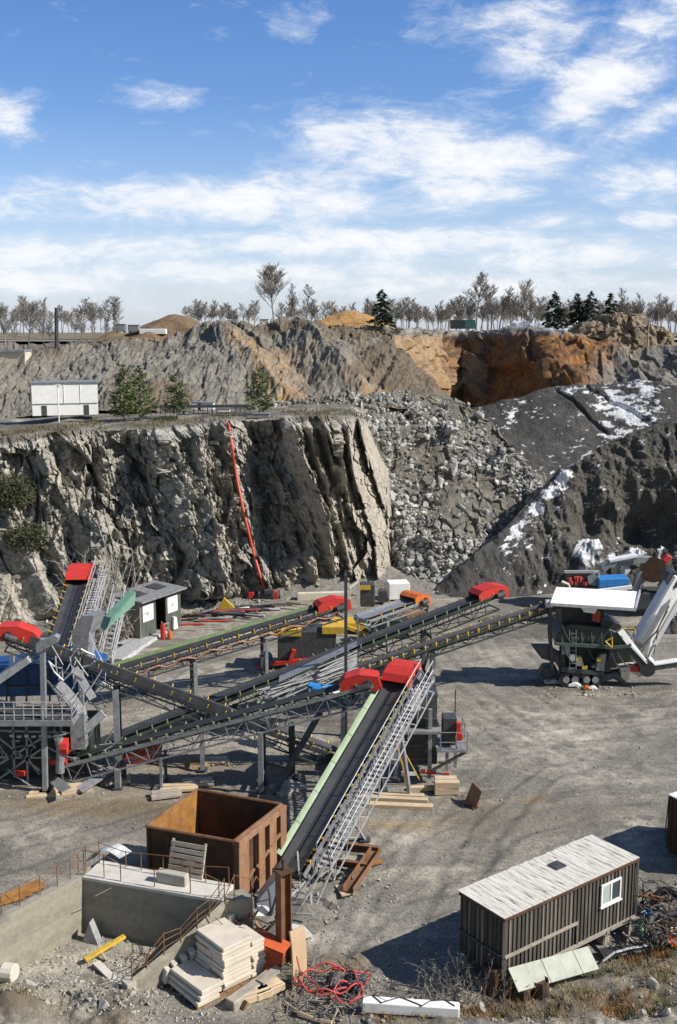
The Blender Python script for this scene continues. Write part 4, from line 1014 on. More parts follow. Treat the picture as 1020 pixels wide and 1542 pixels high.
pads(432, 1188, 3, 1.8, .42, .7, 'grey timber under the slanted brace right of the rusty bin', 'wood_grey')
pads(592, 1204, 2, 3.6, .34, -.06, 'pale timber under the front of the crusher frame', 'wood', .22)
pads(602, 1218, 1, 3.4, .4, -.05, 'thick pale timber lying in front, under the nearest walkway side', 'wood', .26)
pads(672, 1192, 2, 1.3, .42, .05, 'pale timber block under the right corner of the crusher', 'wood', .34, 2)
pads(640, 1190, 1, 1.8, .3, .1, 'pale timber under the middle of the crusher frame', 'wood', .22)
# slanted brace right of the bin
k = MB(); b = G(412, 1196); k.bar(b, P(483, 1072, 54.2), .28, .22); tag(k.build('slanted_brace', 'dsteel'), 'dark slanted steel brace right of the rusty bin', 'brace')
k = MB(); b = G(440, 1172); k.bar(b, b + UP * 3.2, .34, .3); k.box(b + UP * .05, (.7, .7, .1)); tag(k.build('steel_column', 'dsteel'), 'short dark column standing on grey timbers behind the slanted brace', 'post')
# ---- crusher block right of the front conveyor ------------------------------------
def crusher():
    g = G(640, 1180); o = thing('crusher_unit', 'dark crusher frame with platform and red motor behind the nearest walkway', 'crusher', g)
    y0 = g.y; X = lambda px, py, dy=0.0: P(px, py, y0 + dy)
    q = MB()
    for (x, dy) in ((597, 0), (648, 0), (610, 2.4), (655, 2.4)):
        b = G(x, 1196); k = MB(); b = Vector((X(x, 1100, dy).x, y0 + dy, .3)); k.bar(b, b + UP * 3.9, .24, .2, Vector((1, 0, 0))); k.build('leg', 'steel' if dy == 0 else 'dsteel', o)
    xl, xr = X(606, 1100).x, X(660, 1100).x
    k = MB(); k.frame_box((xl, y0 + .2, 1.0), (xr - xl, 0, 0), (0, 2.0, 0), (0, 0, 2.6)); k.build('housing', 'dgreen', o, bevel=.04)
    k = MB()
    for i in range(3): k.frame_box((xl + .2, y0 + .16, 1.3 + .75 * i), (xr - xl - .4, 0, 0), (0, .035, 0), (0, 0, .1))
    k.build('ribs', 'dsteel', o)
    k = MB(); k.prism([(xl + .1, y0 + .3, 3.6), (xl + .9, y0 + .3, 4.9), (xr, y0 + .3, 4.9), (xr - .2, y0 + .3, 3.6)], (0, 1.7, 0)); k.build('feed_hopper', 'dsteel', o)
    x2 = X(704, 1100).x; zt = X(690, 1128).z; x1 = X(600, 1100).x
    k = MB(); k.frame_box((xr - .1, y0 - .5, zt), (x2 - xr, 0, 0), (0, 2.6, 0), (0, 0, .12)); k.frame_box((x1, y0 - .45, zt + 1.0), (xr - x1 + .1, 0, 0), (0, 2.4, 0), (0, 0, .14)); k.build('platform', 'steel', o)
    k = MB()
    for (px, dy) in ((663, -.45), (686, -.45), (703, -.45), (703, 1.0), (703, 2.0), (663, 2.0)):
        b = Vector((X(px, 1100).x, y0 + dy, zt)); k.bar(b, b + UP * 1.15, .05)
    for h in (.55, 1.1): k.tube([(xr, y0 - .45, zt + h), (x2 - .05, y0 - .45, zt + h), (x2 - .05, y0 + 2, zt + h)], .025, 5)
    k.build('handrail', 'steel', o)
    k = MB()
    for dy in (-.4, 1.6): k.bar((x2 - .1, y0 + dy, zt), (X(650, 1100).x, y0 + dy, .9), .16, .12, UP); k.bar((xr, y0 + dy, zt - .6), (x2 - .9, y0 + dy, zt - .6), .08)
    k.build('bracket', 'dsteel', o)
    k = MB(); a = Vector((X(668, 1100).x, y0 + .2, zt + .15)); k.frame_box(a, (.75, 0, 0), (0, .9, 0), (0, 0, 1.5)); k.build('control_cabinet', 'dsteel', o, bevel=.03)
    k = MB(); c = Vector((X(691, 1100).x, y0 + .1, zt + .75)); k.tube([c - Vector((0, .35, 0)), c + Vector((0, .35, 0))], .22, 12); k.box(c + UP * .45, (.22, .3, .5)); k.build('motor', 'red', o)
    for px, ln in ((657, 3.3), (689, 2.9)):
        b = Vector((X(px, 1100).x, y0 + 1.2, zt)); k = MB(); k.tube([b, b + UP * ln], .035, 5); k.build('mast', 'dsteel', o)
    k = MB(); a = Vector((xl + .2, y0 + .1, 4.0)); k.frame_box(a + Vector((.25, -.3, .2)), (.5, 0, 0), (0, .4, 0), (0, 0, 1.1)); k.build('valve_box', 'white', o)
    for (px, py, w, m) in ((616, 1165, .8, 'white'), (637, 1162, .25, 'red'), (650, 1163, .5, 'red'), (611, 1148, .25, 'red'), (673, 1167, .28, 'red')):
        a = X(px, py, -.12); k = MB(); k.box(a, (w, .1, .2)); k.build('warning_plate', m, o)
    k = MB(); a, b = X(597, 1120, -.3), X(612, 1185, -.3); k.tube([a, a + Vector((.3, -.2, -1)), b], .04, 5); k.tube([a + Vector((.2, 0, 0)), b + Vector((.7, 0, .4))], .035, 5); k.build('hose', 'yellow', o)
    k = MB()
    for q2 in ((676, .0), (690, .4)):
        b = Vector((X(q2[0], 1100).x, y0 + .6 + q2[1], .5)); k.bar(b, b + UP * 1.7, .16)
    k.build('prop', 'steel', o)
crusher()
o = MB(); g = G(716, 1212)
o.frame_box((g.x - .1, g.y - .6, 0), (.06, 0, 0), (-.35, 1.15, 0), (.35, .1, .95)); o.frame_box((g.x - .75, g.y + .1, .02), (.9, -.5, 0), (.15, .4, 0), (0, 0, .05))
tag(o.build('angle_bracket', 'wood_brown', bevel=.015), 'brown steel angle bracket lying alone on the gravel right of the crusher', 'bracket')
# ---- left screening station --------------------------------------------------------
def station():
    g = G(65, 1195); y = g.y; o = thing('screening_station', 'grey multi-storey screening station with railed platform at the left picture edge', 'screening station', g)
    X = lambda px, py, dy=0.0: P(px, py, y + dy)
    zd = X(60, 1083).z
    for (px, dy, top) in ((64, 0, 962), (18, 4.0, 985), (122, 1.6, 1010), (-20, 0, 1080), (118, 4.2, 990), (-40, 4, 980)):
        b = X(px, 1100, dy); b.z = .15; t = X(px, top, dy); k = MB(); k.bar(b, t, .3, .24, Vector((1, 0, 0))); lg = k.build('post', 'steel', o)
        k = MB(); k.box(b, (.6, .6, .06)); k.build('foot_plate', 'dsteel', lg)
    xl, xr = X(-60, 1080).x, X(112, 1080).x
    k = MB(); k.frame_box((xl, y - .5, zd), (xr - xl, 0, 0), (0, 2.2, 0), (0, 0, .08)); k.build('platform', 'dsteel', o)
    k = MB(); k.frame_box((xl, y - .56, zd - .18), (xr - xl, 0, 0), (0, .05, 0), (0, 0, .32)); k.frame_box((xr, y - .5, zd - .18), (.05, 0, 0), (0, 2.2, 0), (0, 0, .3)); k.build('edge_beam', 'steel', o)
    k = MB(); n = 12
    for i in range(n + 1): x = xl + (xr - xl) * i / n; k.bar((x, y - .5, zd), (x, y - .5, zd + 1.1), .045)
    for h in (.4, .75, 1.1): k.tube([(xl, y - .5, zd + h), (xr, y - .5, zd + h), (xr, y + 1.7, zd + h)], .028, 5)
    for dy in (.6, 1.7): k.bar((xr, y + dy, zd), (xr, y + dy, zd + 1.1), .045)
    k.build('handrail', 'rail', o)
    # blue hopper behind the platform
    k = MB(); a = X(-50, 1060, 3.0); zt = X(50, 1000, 3.0).z
    k.prism([(xl, y + 3, zd + .1), (X(100, 1, 3).x, y + 3, zd + .3), (X(108, 1, 3).x, y + 3, zt - .3), (X(60, 1, 3).x, y + 3, zt + .35), (X(10, 1, 3).x, y + 3, zt), (xl, y + 3, zt - .4)], (0, 2.6, 0)); k.build('screen_box', 'blue', o, bevel=.05)
    k = MB()
    for px in (10, 40, 75): k.bar(X(px, 1058, 2.94), X(px, 1010, 2.94), .1, .08, Vector((1, 0, 0)))
    k.bar(X(10, 1034, 2.93), X(75, 1034, 2.93), .1); k.build('screen_ribs', 'dsteel', o)
    k = MB(); k.prism([X(-20, 1030, 1.6), X(40, 990, 1.6), X(46, 998, 1.6), X(-14, 1040, 1.6)], (0, 1.6, 0)); k.build('chute', 'rail', o)
    # roof arm over the post
    k = MB(); k.prism([X(53, 970, -.3), X(82, 957, -.3), X(88, 960, -.3), X(86, 968, -.3), X(62, 982, -.3), X(54, 984, -.3)], (0, .5, 0)); k.build('bent_arm', 'steel', o, bevel=.03)
    # grey sheet box and lower chutes
    k = MB(); a = X(108, 952, 3.5); k.prism([X(108, 952, 3.5), X(122, 928, 3.5), X(142, 927, 3.5), X(134, 954, 3.5)], (.2, 1.8, -.2)); k.prism([X(108, 953, 3.45), X(134, 955, 3.45), X(130, 1010, 3.45), X(112, 1008, 3.45)], (0, 1.6, 0)); k.build('discharge_box', 'steel', o)
    for (p, q, w) in (((88, 1028), (122, 1066), .5), ((128, 1100), (156, 1074), .45), ((112, 1006), (140, 1052), .4), ((100, 1075), (128, 1070), .5)):
        k = MB(); k.bar(X(*p, 1.0), X(*q, 1.0), w, .12, Vector((0, -1, .4))); k.build('chute', 'rail', o)
    k = MB(); c = X(118, 1096, 1.0); k.frame_box(c + Vector((-.35, -.3, -1.1)), (.75, 0, 0), (0, .7, 0), (0, 0, 2.0)); k.build('drop_duct', 'steel', o)
    # dense lattice of ladders, conduits and handrails
    k = MB(); r = random.Random(11)
    for i in range(46):
        px = r.uniform(84, 160); py = r.uniform(985, 1075); a = X(px, py, r.uniform(.6, 4)); b = a + Vector((r.choice([0, .7, -.7, r.uniform(-1, 1)]), r.uniform(-.4, .4), r.choice([1.1, 1.6, .4, -.8]))); k.tube([a, a.lerp(b, .5) + rvec(r) * .12, b], r.uniform(.025, .055), 4)
    k.build('pipework', 'rail', o)
    k = MB()
    for p, q in (((0, 1150), (62, 1112)), ((0, 1172), (62, 1128)), ((62, 1120), (120, 1150)), ((70, 1025), (110, 1070)), ((0, 1100), (120, 1104)), ((0, 1140), (120, 1142)), ((0, 1112), (60, 1160)), ((20, 1090), (22, 1170)), ((92, 1090), (94, 1178)), ((40, 1090), (42, 1178))): k.bar(X(*p, .8), X(*q, .8), .1)
    for i in range(30):
        px = r.uniform(0, 160); py = r.uniform(1095, 1165); a = X(px, py, r.uniform(.3, 1.2)); b = a + Vector((r.choice([0, .5, -.5, 1.2]), r.uniform(-.2, .2), r.choice([-.9, .8, .1]))); k.tube([a, a.lerp(b, .5) + rvec(r) * .1, b], r.uniform(.02, .05), 5)
    k.build('bracing', 'steel', o)
    for i in range(7): k = MB(); c = X(18 + i * 11, 1108 + (i % 2), .2); k.box(c, (.22, .12, .12)); k.build('lamp_block', 'rail', o)
    for p, q in (((150, 1178), (182, 1160)), ((120, 1190), (165, 1160)), ((70, 1165), (100, 1190))): k = MB(); a, b = G(*p, .25), G(*q, .8); k.bar(a, b, .55, .06, Vector((0, -.5, 1))); k.build('spill_plate', 'steel', o)
    k = MB(); k.frame_box((xl, y + 1.4, .6), (X(90, 1, 1.4).x - xl, 0, 0), (0, 2.4, 0), (0, 0, 2.6)); k.build('lower_housing', 'dgreen', o)
    for (p, s_) in (((88, 1147), (.9, .5, .35)), ((98, 1124), (.35, .5, .9)), ((30, 1165), (.5, .4, .3))):
        k = MB(); c = X(*p, .6); k.tube([c - Vector((s_[0] / 2, 0, 0)), c + Vector((s_[0] / 2, 0, 0))], s_[2] * .5, 10); k.build('motor', 'red', o)
    k = MB(); c = X(88, 1112, .5); k.tube([c, c - UP * .5 + Vector((.1, 0, 0)), c - UP * 1.9], .24, 12); k.build('downpipe', 'steel', o)
    # stair with handrails going up beside the steep conveyor
    k = MB(); a, b = X(150, 1000, 8), X(172, 905, 12); s = Vector((.5, -.2, 0)); 
    for i in range(14): t = i / 13; q = a.lerp(b, t); k.frame_box(q, s * 1.6, Vector((0, .3, 0)), UP * .04)
    k.bar(a, b, .06, .22); k.bar(a + s * 1.6, b + s * 1.6, .06, .22); st = k.build('stair', 'rail', o)
    k = MB()
    for w in (0, 1.6):
        for i in range(6): q = a.lerp(b, i / 5) + s * w; k.bar(q, q + UP * 1.05, .045)
        for h in (.5, 1.05): k.tube([a + s * w + UP * h, b + s * w + UP * h], .03, 5)
    k.build('handrail', 'rail', st)
    k = MB(); q = X(150, 945, 8); k.prism([q, q + Vector((.3, 0, .7)), q + Vector((1.5, 1.5, 1.9)), q + Vector((1.4, 1.5, 1.1))], (.5, -.4, 0)); k.build('sheet_panel', M.setdefault('mint', mat('mint_sheet', (.2, .36, .27), (.14, .27, .2), 3)), o)
station()
k = MB(); g = G(212, 1152)
k.prism([(g.x - 1.2, g.y, 0), (g.x + .75, g.y, 0), (g.x + .95, g.y, 1.1), (g.x - 1.35, g.y, 1.0)], (.2, 1.1, 0)); tag(k.build('skip_tub', M.setdefault('dred', mat('dull_red_paint', (.36, .05, .02), (.26, .035, .015), 2))), 'dull red tub on the gravel under the lattice conveyor', 'tub')
# blue-grey drum and black machine under the green conveyor
k = MB(); g = G(452, 1010); r = random.Random(5)
bm = thing('engine_block', 'dark engine machine with yellow and brown parts under the red guard of the green conveyor', 'machine', g)
k.frame_box((g.x - 1.6, g.y, .3), (4.2, 0, 0), (0, 2.2, 0), (0, 0, 2.6)); k.build('housing', 'dsteel', bm, bevel=.05)
k = MB(); k.frame_box((g.x - 1.9, g.y - .15, 2.6), (2.0, 0, 0), (0, 1.2, 0), (0, 0, .45)); k.build('beam', 'yellow', bm); k = MB(); k.frame_box((g.x + 1.6, g.y - .1, 2.75), (1.6, 0, 0), (0, 1.2, 0), (0, 0, .5)); k.build('beam', 'yellow', bm)
k = MB(); k.tube([(g.x - 2.5, g.y - .2, .7), (g.x - 2.5, g.y + .9, .7)], .5, 14); k.build('drum', 'blue', bm)
k = MB(); k.bar((g.x - 3.2, g.y, .4), (g.x + 1, g.y - .2, .9), .3, .25); k.bar((g.x - .8, g.y - .1, .3), (g.x - .4, g.y - .1, 1.6), .3); k.build('strut', 'red', bm)
for px in (386, 470):
    b = G(px, 1008)
k = MB(); pr = [at4(.04 + .92 * i / 30, .64, -.45 + .16 * math.sin(i * 1.7)) for i in range(31)]; k.tube(pr, .07, 5)
k.build('cable_run', M.setdefault('orange_rust', mat('orange_rust_bits', (.4, .12, .03), (.25, .2, .16), 5)), conv4)
# ---- mobile machine behind: grey feed conveyor, orange hopper --------------------------
c8, at8 = conveyor('grey roofed feeder conveyor with orange hood behind the tall dark column', P(545, 930, 76), P(632, 900, 80), 1.4, .5, guardm='orange', belt='steel', frame='steel', gl=1.3, idlers=1.2, legs=((.3, None, .2),), name='feeder_conveyor')
def yellow_machine():
    g = G(560, 955); o = thing('yellow_loader_machine', 'yellow and black machine with square white cabinets behind the column', 'machine', g); y = g.y
    X = lambda px, py, dy=0.0: P(px, py, y + dy)
    k = MB(); k.frame_box(X(498, 948), (4.6, 0, 0), (0, 2, 0), (0, 0, .5)); k.bar(X(498, 935), X(580, 965), .4, .3); k.build('frame', 'yellow', o)
    k = MB(); k.frame_box(X(543, 914, 3), (1.2, 0, 0), (0, 1.2, 0), (0, 0, 1.9)); k.build('exhaust_stack', 'dsteel', o, bevel=.05); k = MB(); k.box(X(550, 884, 3.2), (.9, .6, .35)); k.build('air_filter', 'yellow', o)
    k = MB(); k.frame_box(X(570, 907, 9), (.8, 0, 0), (0, .9, 0), (0, 0, 1.0)); k.build('cabinet', 'dsteel', o)
    k = MB(); k.frame_box(X(556, 950, -.5), (1.6, .4, 0), (.2, .9, 0), (0, 0, .1)); k.prism([X(548, 940, -.4), X(562, 940, -.4), X(574, 951, -.4), X(556, 951, -.4)], (0, .1, 0)); k.build('white_panel', 'white', o)
    k = MB(); k.prism([X(592, 938), X(640, 922), X(640, 930), X(600, 950)], (0, 2.2, 0)); k.build('hopper', M.setdefault('brownor', mat('brown_orange', (.34, .17, .05), (.22, .11, .04), 2)), o)
    k = MB(); k.prism([X(630, 918, 2), X(638, 906, 2), X(646, 912, 2), X(644, 926, 2)], (0, 1.6, 0)); k.build('end_plate', 'dsteel', o)
    k = MB(); k.frame_box(X(570, 962, -1.2), (2.4, 0, 0), (0, 1.6, 0), (0, 0, 1.5)); k.build('gearbox', 'dgreen', o, bevel=.05)
yellow_machine()
k = MB(); g = P(586, 906, 93); g.z = .2; k.frame_box(g, (1.9, .3, 0), (-.2, 1.6, 0), (0, 0, 1.5)); tag(k.build('white_crate', 'white', bevel=.04), 'square white crate on the far gravel behind the feeder', 'crate')
k = MB(); a = G(448, 905); k.frame_box(a, (4.8, .6, 0), (0, .5, 0), (0, 0, .7)); tag(k.build('barrier_block', 'cream', bevel=.04), 'long pale concrete barrier below the scree apron', 'barrier')
# ---- shed -----------------------------------------------------------------------------
def shed():
    A, B, C_ = G(183, 955), G(212, 966), G(266, 945)          # left back, near corner, right corner
    o = thing('switchgear_shed', 'small dark green open-fronted shed with two white panels', 'shed', (A + C_) / 2)
    d1 = (C_ - B); d1.z = 0; d1 = d1.normalized() * 5.2; d0 = Vector((-d1.y, d1.x, 0)).normalized() * 2.6; h = 3.1
    k = MB(); k.frame_box(B, d0, d1.normalized() * .1, UP * h); k.build('side_wall', M.setdefault('sage', mat('sage_wall', (.2, .2, .165), (.15, .15, .125), 1.5)), o)
    k = MB(); k.frame_box(B + d0, d1, d0.normalized() * .1, UP * h); k.frame_box(B + d1 - d1.normalized() * .1, d0, d1.normalized() * .1, UP * h); k.frame_box(B + d1 * .44 + d0 * .2, d0 * .8, d1.normalized() * .1, UP * h); k.build('back_wall', 'shed', o)
    n = -d0.normalized()
    k = MB(); k.frame_box(B + d1.normalized() * .1, d1 * .36, d0.normalized() * .08, UP * h); k.frame_box(B + d1 * .62, d1 * .36, d0.normalized() * .08, UP * h); k.build('front_wall', 'shed', o)
    for t in (.06, .66):
        k = MB(); k.frame_box(B + d1 * t + n * .05 + UP * 1.45, d1 * .25, d0.normalized() * .04, UP * 1.3); pn = k.build('notice_panel', 'white', o)
        k = MB(); k.frame_box(B + d1 * (t + .1) + n * .06 + UP * 1.8, d1 * .035, d0.normalized() * .01, UP * .5); k.frame_box(B + d1 * (t + .085) + n * .06 + UP * 1.98, d1 * .07, d0.normalized() * .01, UP * .12); k.build('notice_mark', 'cream', pn)
    k = MB(); k.prism([B + n * .5 + UP * 3.15 - d1 * .05, B + n * .5 + UP * 3.27 - d1 * .05, B + d0 * 1.1 + UP * 3.5 - d1 * .05, B + d0 * 1.1 + UP * 3.38 - d1 * .05], d1 * 1.1)
    rf = k.build('roof', 'steel', o)
    k = MB(); k.frame_box(B + UP * 3.4 + d0 * .25 + d1 * .12, d1 * .22, d0 * .5 + UP * .12, UP * .02); k.frame_box(B + UP * 3.4 + d0 * .3 + d1 * .62, d1 * .25, d0 * .5 + UP * .12, UP * .02); k.build('roof_patch', 'dsteel', rf)
    k = MB(); a = B + d1 * .44 + n * .3
    k.bar(a, a + UP * 1.1, .05); k.bar(a + d1 * .17, a + d1 * .17 + UP * .8, .05); k.bar(a + UP * .8, a + d1 * .17 + UP * .8, .05); k.bar(a + UP * .4, a + d1 * .17 + UP * .4, .05)
    tag(k.build('low_gate', 'rail'), 'low grey gate standing in front of the shed opening', 'gate')
    k = MB(); a = B + d1 * .74 + n * .3; k.prism([a, a + d1.normalized() * .6, a + d1.normalized() * .45 + UP * 1.0, a + d1.normalized() * .1 + UP * 1.1], d0.normalized() * .3); tag(k.build('white_canister', 'white', bevel=.05), 'white canister standing by the right front of the shed', 'canister')
shed()
def trough():
    a, b = G(170, 998), G(244, 951); o = thing('steel_trough', 'pale grey sheet trough on trestles before the shed', 'trough', (a + b) / 2)
    a = P(170, 992, a.y); b = P(238, 948, b.y); d = b - a; s = Vector((d.y, -d.x, 0)).normalized() * .8
    k = MB(); k.prism([a - s, a + s * .9, a + s * 1.1 - UP * .3, a + s * .8 - UP * .5, a - s - UP * .1], d); k.prism([a + d * .45 - s * 1.9, a + d * .45 - s * .9, a + d * .45 - s * .9 - UP * .1, a + d * .45 - s * 1.9 - UP * .1], d * .4); k.build('tray', 'rail', o)
    for t in (.08, .35, .62, .9):
        q = a + d * t; k = MB(); k.bar(q + s * .8 - UP * .3, Vector((q.x + s.x, q.y + s.y, 0)), .12); k.bar(q - s * .8 - UP * .1, Vector((q.x - s.x, q.y - s.y, 0)), .12); k.build('trestle', 'steel', o)
trough()
for (x, y, m, lab, s) in ((246, 962, 'red', 'upright red gas bottle near the trough end', .22), (256, 962, 'orange', 'small orange can beside the red gas bottle', .2)):
    g = G(x, y); k = MB(); h = 1.1 if m == 'red' else .55
    k.tube([g, g + UP * h * .7, g + UP * h * .86, g + UP * h], s, 12, r2=s * .9); k.tube([g + UP * h, g + UP * (h + .18)], s * .45, 8); tag(k.build('gas_bottle' if m == 'red' else 'fuel_can', m, smooth=False), lab, 'bottle' if m == 'red' else 'can')
# ---- scrap along the cliff foot ----------------------------------------------------------
r = random.Random(23)
def scrap(x0, y0, x1, y1, n, ms, name, lab, cat, rad=(.06, .14), L=(1.5, 4)):
    k = MB(); 
    for i in range(n):
        t = r.random(); g = G(x0 + (x1 - x0) * t + r.uniform(-4, 4), y0 + (y1 - y0) * t + r.uniform(-2.5, 2.5), r.uniform(.1, .7)); a = r.uniform(-.5, .5); l = r.uniform(*L)
        e = Vector((math.cos(a) * l, math.sin(a) * l, r.uniform(-.15, .2))); k.mi = r.randrange(len(ms)); k.tube([g, g + e * .5 + rvec(r) * .1, g + e], r.uniform(*rad), 6)
    tag(k.build(name, [M[m] for m in ms]), lab, cat)
scrap(268, 928, 340, 915, 16, ['dsteel', 'wire', 'cable_red', 'rust_dark'], 'pipe_stack', 'dark and reddish pipes stacked right of the shed along the cliff', 'pipes')
scrap(268, 940, 345, 920, 11, ['red', 'rail', 'dsteel'], 'pipe_stack', 'red and pale tubes lying in front of the dark pipe stack', 'pipes')
scrap(335, 918, 420, 905, 14, ['wire', 'rail', 'wood_grey', 'dsteel'], 'pipe_stack', 'long grey pipes lying under the hose end', 'pipes')
k = MB(); g = G(404, 903); k.tube([g + Vector((-.9, 0, .35)), g + Vector((1.1, .2, .4))], .42, 12); k.box(g + Vector((.1, -.2, .8)), (.9, .6, .4)); tag(k.build('water_pump', 'dsteel', bevel=.03), 'dark pump at the lower end of the red hose', 'pump')
k = MB(); g = G(415, 903); k.box(g + UP * .4, (.5, .5, .8)); k.box(g + Vector((-2.2, .2, .4)), (.5, .5, .6)); tag(k.build('pump_crate', 'red', bevel=.04), 'red crate beside the pump', 'crate')
k = MB(); g = G(322, 926); k.prism([g, g + Vector((2, 0, 0)), g + Vector((2, 0, .4)), g + Vector((.9, 0, 1.5))], (0, .3, 0)); tag(k.build('yellow_trestle', 'yellow'), 'yellowish triangular trestle among the pipes', 'trestle')
# dead pale brush at the far left by the steep conveyor
def brush(name, c, n, rx, hz, m, lab, seed, thick=.03, segs=4):
    q = random.Random(seed); k = MB(); c = Vector(c)
    for i in range(n):
        p = c + Vector((q.uniform(-1, 1) * rx * .7, q.uniform(-.6, .6) * rx, 0)); d = Vector((q.uniform(-.5, .5), q.uniform(-.5, .5), 1)).normalized(); l = hz * q.uniform(.4, 1.05) / segs; pts = [p]
        for j in range(segs):
            d = (d + rvec(q) * .28).normalized(); p = p + d * l; pts.append(p)
            for z in range(2):
                e = (d + rvec(q) * 1.0).normalized(); k.tube([p, p + e * l * .5, p + e * l * .8 + rvec(q) * .2 * l], thick * .5, 3, r2=thick * .2, cap=False)
        k.tube(pts, thick, 4, r2=thick * .4, cap=False)
    return tag(k.build(name, m), lab, 'brush')
brush('dead_brush', G(170, 962), 90, 2.6, 7.8, 'twig', 'tall pale dead brush behind the left stair before the cliff', 3, .05, 7)
brush('dead_brush', G(150, 990), 24, 1.6, 4.5, 'twig', 'pale dead brush tangled in the left stair foot', 4, .045, 6)
# ---- screening plant on wheels (right) ----------------------------------------------------
def plant():
    g = G(875, 1030); y = g.y; o = thing('tracked_screen_plant', 'dark green mobile crushing plant with white awning roof on wheels', 'crushing plant', g)
    X = lambda px, py, dy=0.0: P(px, py, y + dy)
    def plate(pts, dy, th, m, nm, bv=0.0, par=o): k = MB(); k.prism([X(px, py, dy) for px, py in pts], (0, th, 0)); return k.build(nm, m, par, bevel=bv)
    # awning: tilted flat roof with raised rim
    k = MB(); a, b, c, d = X(829, 910, -1.2), X(957, 918, -1.2), X(964, 893, 1.4), X(838, 886, 1.4)
    k.hexa([a, b, c, d], [v + UP * .1 for v in (a, b, c, d)]); rf = k.build('awning', 'white', o)
    k = MB(); k.bar(b, c + UP * .1, .1, .3); k.bar(a, b, .08, .2); k.build('awning_rim', 'rail', rf)
    plate([(846, 915), (910, 918), (911, 946), (846, 946)], .2, 2.2, 'black', 'feed_box')
    plate([(874, 911), (902, 914), (896, 924), (880, 922)], -.9, .5, 'white', 'hanging_sheet')
    plate([(895, 920), (905, 922), (904, 938), (892, 935)], -.6, .5, M['dred'], 'red_flap')
    plate([(838, 956), (852, 945), (860, 940), (912, 946), (954, 960), (950, 970), (920, 974), (838, 970)], -.7, 2.6, 'dgreen', 'hopper', .04)
    plate([(905, 930), (936, 942), (934, 948), (906, 946)], -.3, 2.4, 'black', 'feed_plate')
    plate([(836, 968), (925, 973), (952, 971), (951, 975), (925, 978), (836, 972)], -.95, .35, M.setdefault('mgreen', mat('mid_green_paint', (.07, .1, .08), (.05, .07, .055), 2)), 'hopper_rail')
    for px in (848, 916): plate([(px - 4, 972), (px + 4, 972), (px + 4, 1012), (px - 4, 1012)], -.4, .3, 'dgreen', 'column'); plate([(px - 4, 972), (px + 4, 972), (px + 4, 1012), (px - 4, 1012)], 1.8, .3, 'dgreen', 'column')
    plate([(850, 974), (950, 976), (950, 1000), (925, 1006), (850, 1006)], .6, 1.4, 'dgreen', 'engine_bay')
    plate([(846, 1004), (910, 1013), (912, 1018), (846, 1012)], -.6, 2.4, 'dsteel', 'chassis')
    plate([(868, 989), (876, 989), (880, 1004), (868, 1003)], -.65, .4, 'cream', 'side_panel', .03); plate([(905, 986), (914, 985), (910, 1011), (898, 1010), (901, 992)], -.65, .4, 'steel', 'side_panel', .03)
    for (x0, y0_) in ((872, 992), (903, 993), (881, 1005)): k = MB(); k.box(X(x0, y0_, -.7), (.35, .04, .25)); k.build('warning_label', 'yellow', o)
    for px in (853, 866, 884, 897):
        for dy in (-.55, 1.7):
            c = X(px, 1025, dy); c.z = .48; k = MB(); k.tube([c, c + Vector((0, .35, 0))], .5, 18); wv = k.build('wheel', 'black', o)
            k = MB(); k.tube([c - Vector((0, .03, 0)), c + Vector((0, .1, 0))], .24, 12); k.build('hub', 'steel', wv)
    # prop at the left carrying the conveyor head
    k = MB(); a = X(829, 905, -.3); b = X(832, 1008, -.3); k.tube([a, X(828, 950, -.3), b], .14, 8); k.build('support_tube', 'dsteel', o)
    k = MB(); k.tube([X(822, 909, -.5), X(832, 909, -.5)], .28, 10); k.build('head_drum', 'rail', o)
    plate([(802, 974), (828, 974), (848, 988), (846, 1000), (816, 992)], -.2, .8, 'dsteel', 'side_chute')
    # crossing braces at the right
    k = MB(); k.bar(X(934, 949, -.8), X(972, 1000, -.6), .45, .15, Vector((0, -1, .3))); k.bar(X(950, 972, -.8), X(974, 998, -.8), .3, .12); k.build('tow_brace', 'white', o)
    k = MB(); k.bar(X(944, 970, -.6), X(966, 1000, -.6), .6, .4); k.build('tow_arm', 'dgreen', o)
    k = MB()
    for p, q in (((912, 966), (922, 975)), ((922, 960), (922, 975)), ((912, 966), (924, 960)), ((935, 947), (956, 946)), ((956, 946), (957, 955))): k.tube([X(*p, -1.1), X(*q, -1.1)], .05, 5)
    k.build('handrail', 'yellow', o)
    plate([(935, 1006), (952, 1003), (968, 1004), (976, 1012), (964, 1021), (950, 1012), (945, 1028), (936, 1020)], -.6, .9, 'cream', 'drive_cover', .03)
    plate([(948, 1002), (966, 1004), (970, 1012), (952, 1012)], -.7, .5, 'red', 'drive_hood', .02)
    k = MB(); c = X(976, 1008, -.9); k.tube([c, c + Vector((0, 1.0, 0))], .55, 14); k.build('drive_roller', 'black', o)
    k = MB(); k.bar(X(982, 1004, -.5), X(1060, 992, -.5), .6, .4); k.build('drawbar', 'dsteel', o); k = MB(); k.bar(X(982, 1000, -.5), X(1060, 988, -.5), .7, .07); k.build('drawbar_top', 'white', o)
    k = MB(); k.tube([X(905, 1022, -.3), X(925, 1016, -.3), X(940, 1024, -.3)], .3, 8); k.tube([X(910, 1016, .3), X(938, 1012, .3)], .3, 8); k.build('undercarriage', 'dsteel', o)
    k = MB()
    for q in (0, .45): k.bar(X(858, 1008, -.75) + Vector((q, 0, 0)), X(858, 948, -.75) + Vector((q, 0, 0)), .05)
    for i in range(9): k.bar(X(858, 1006 - i * 6.5, -.75), X(858, 1006 - i * 6.5, -.75) + Vector((.45, 0, 0)), .035)
    k.build('ladder', 'steel', o)
    k = MB()
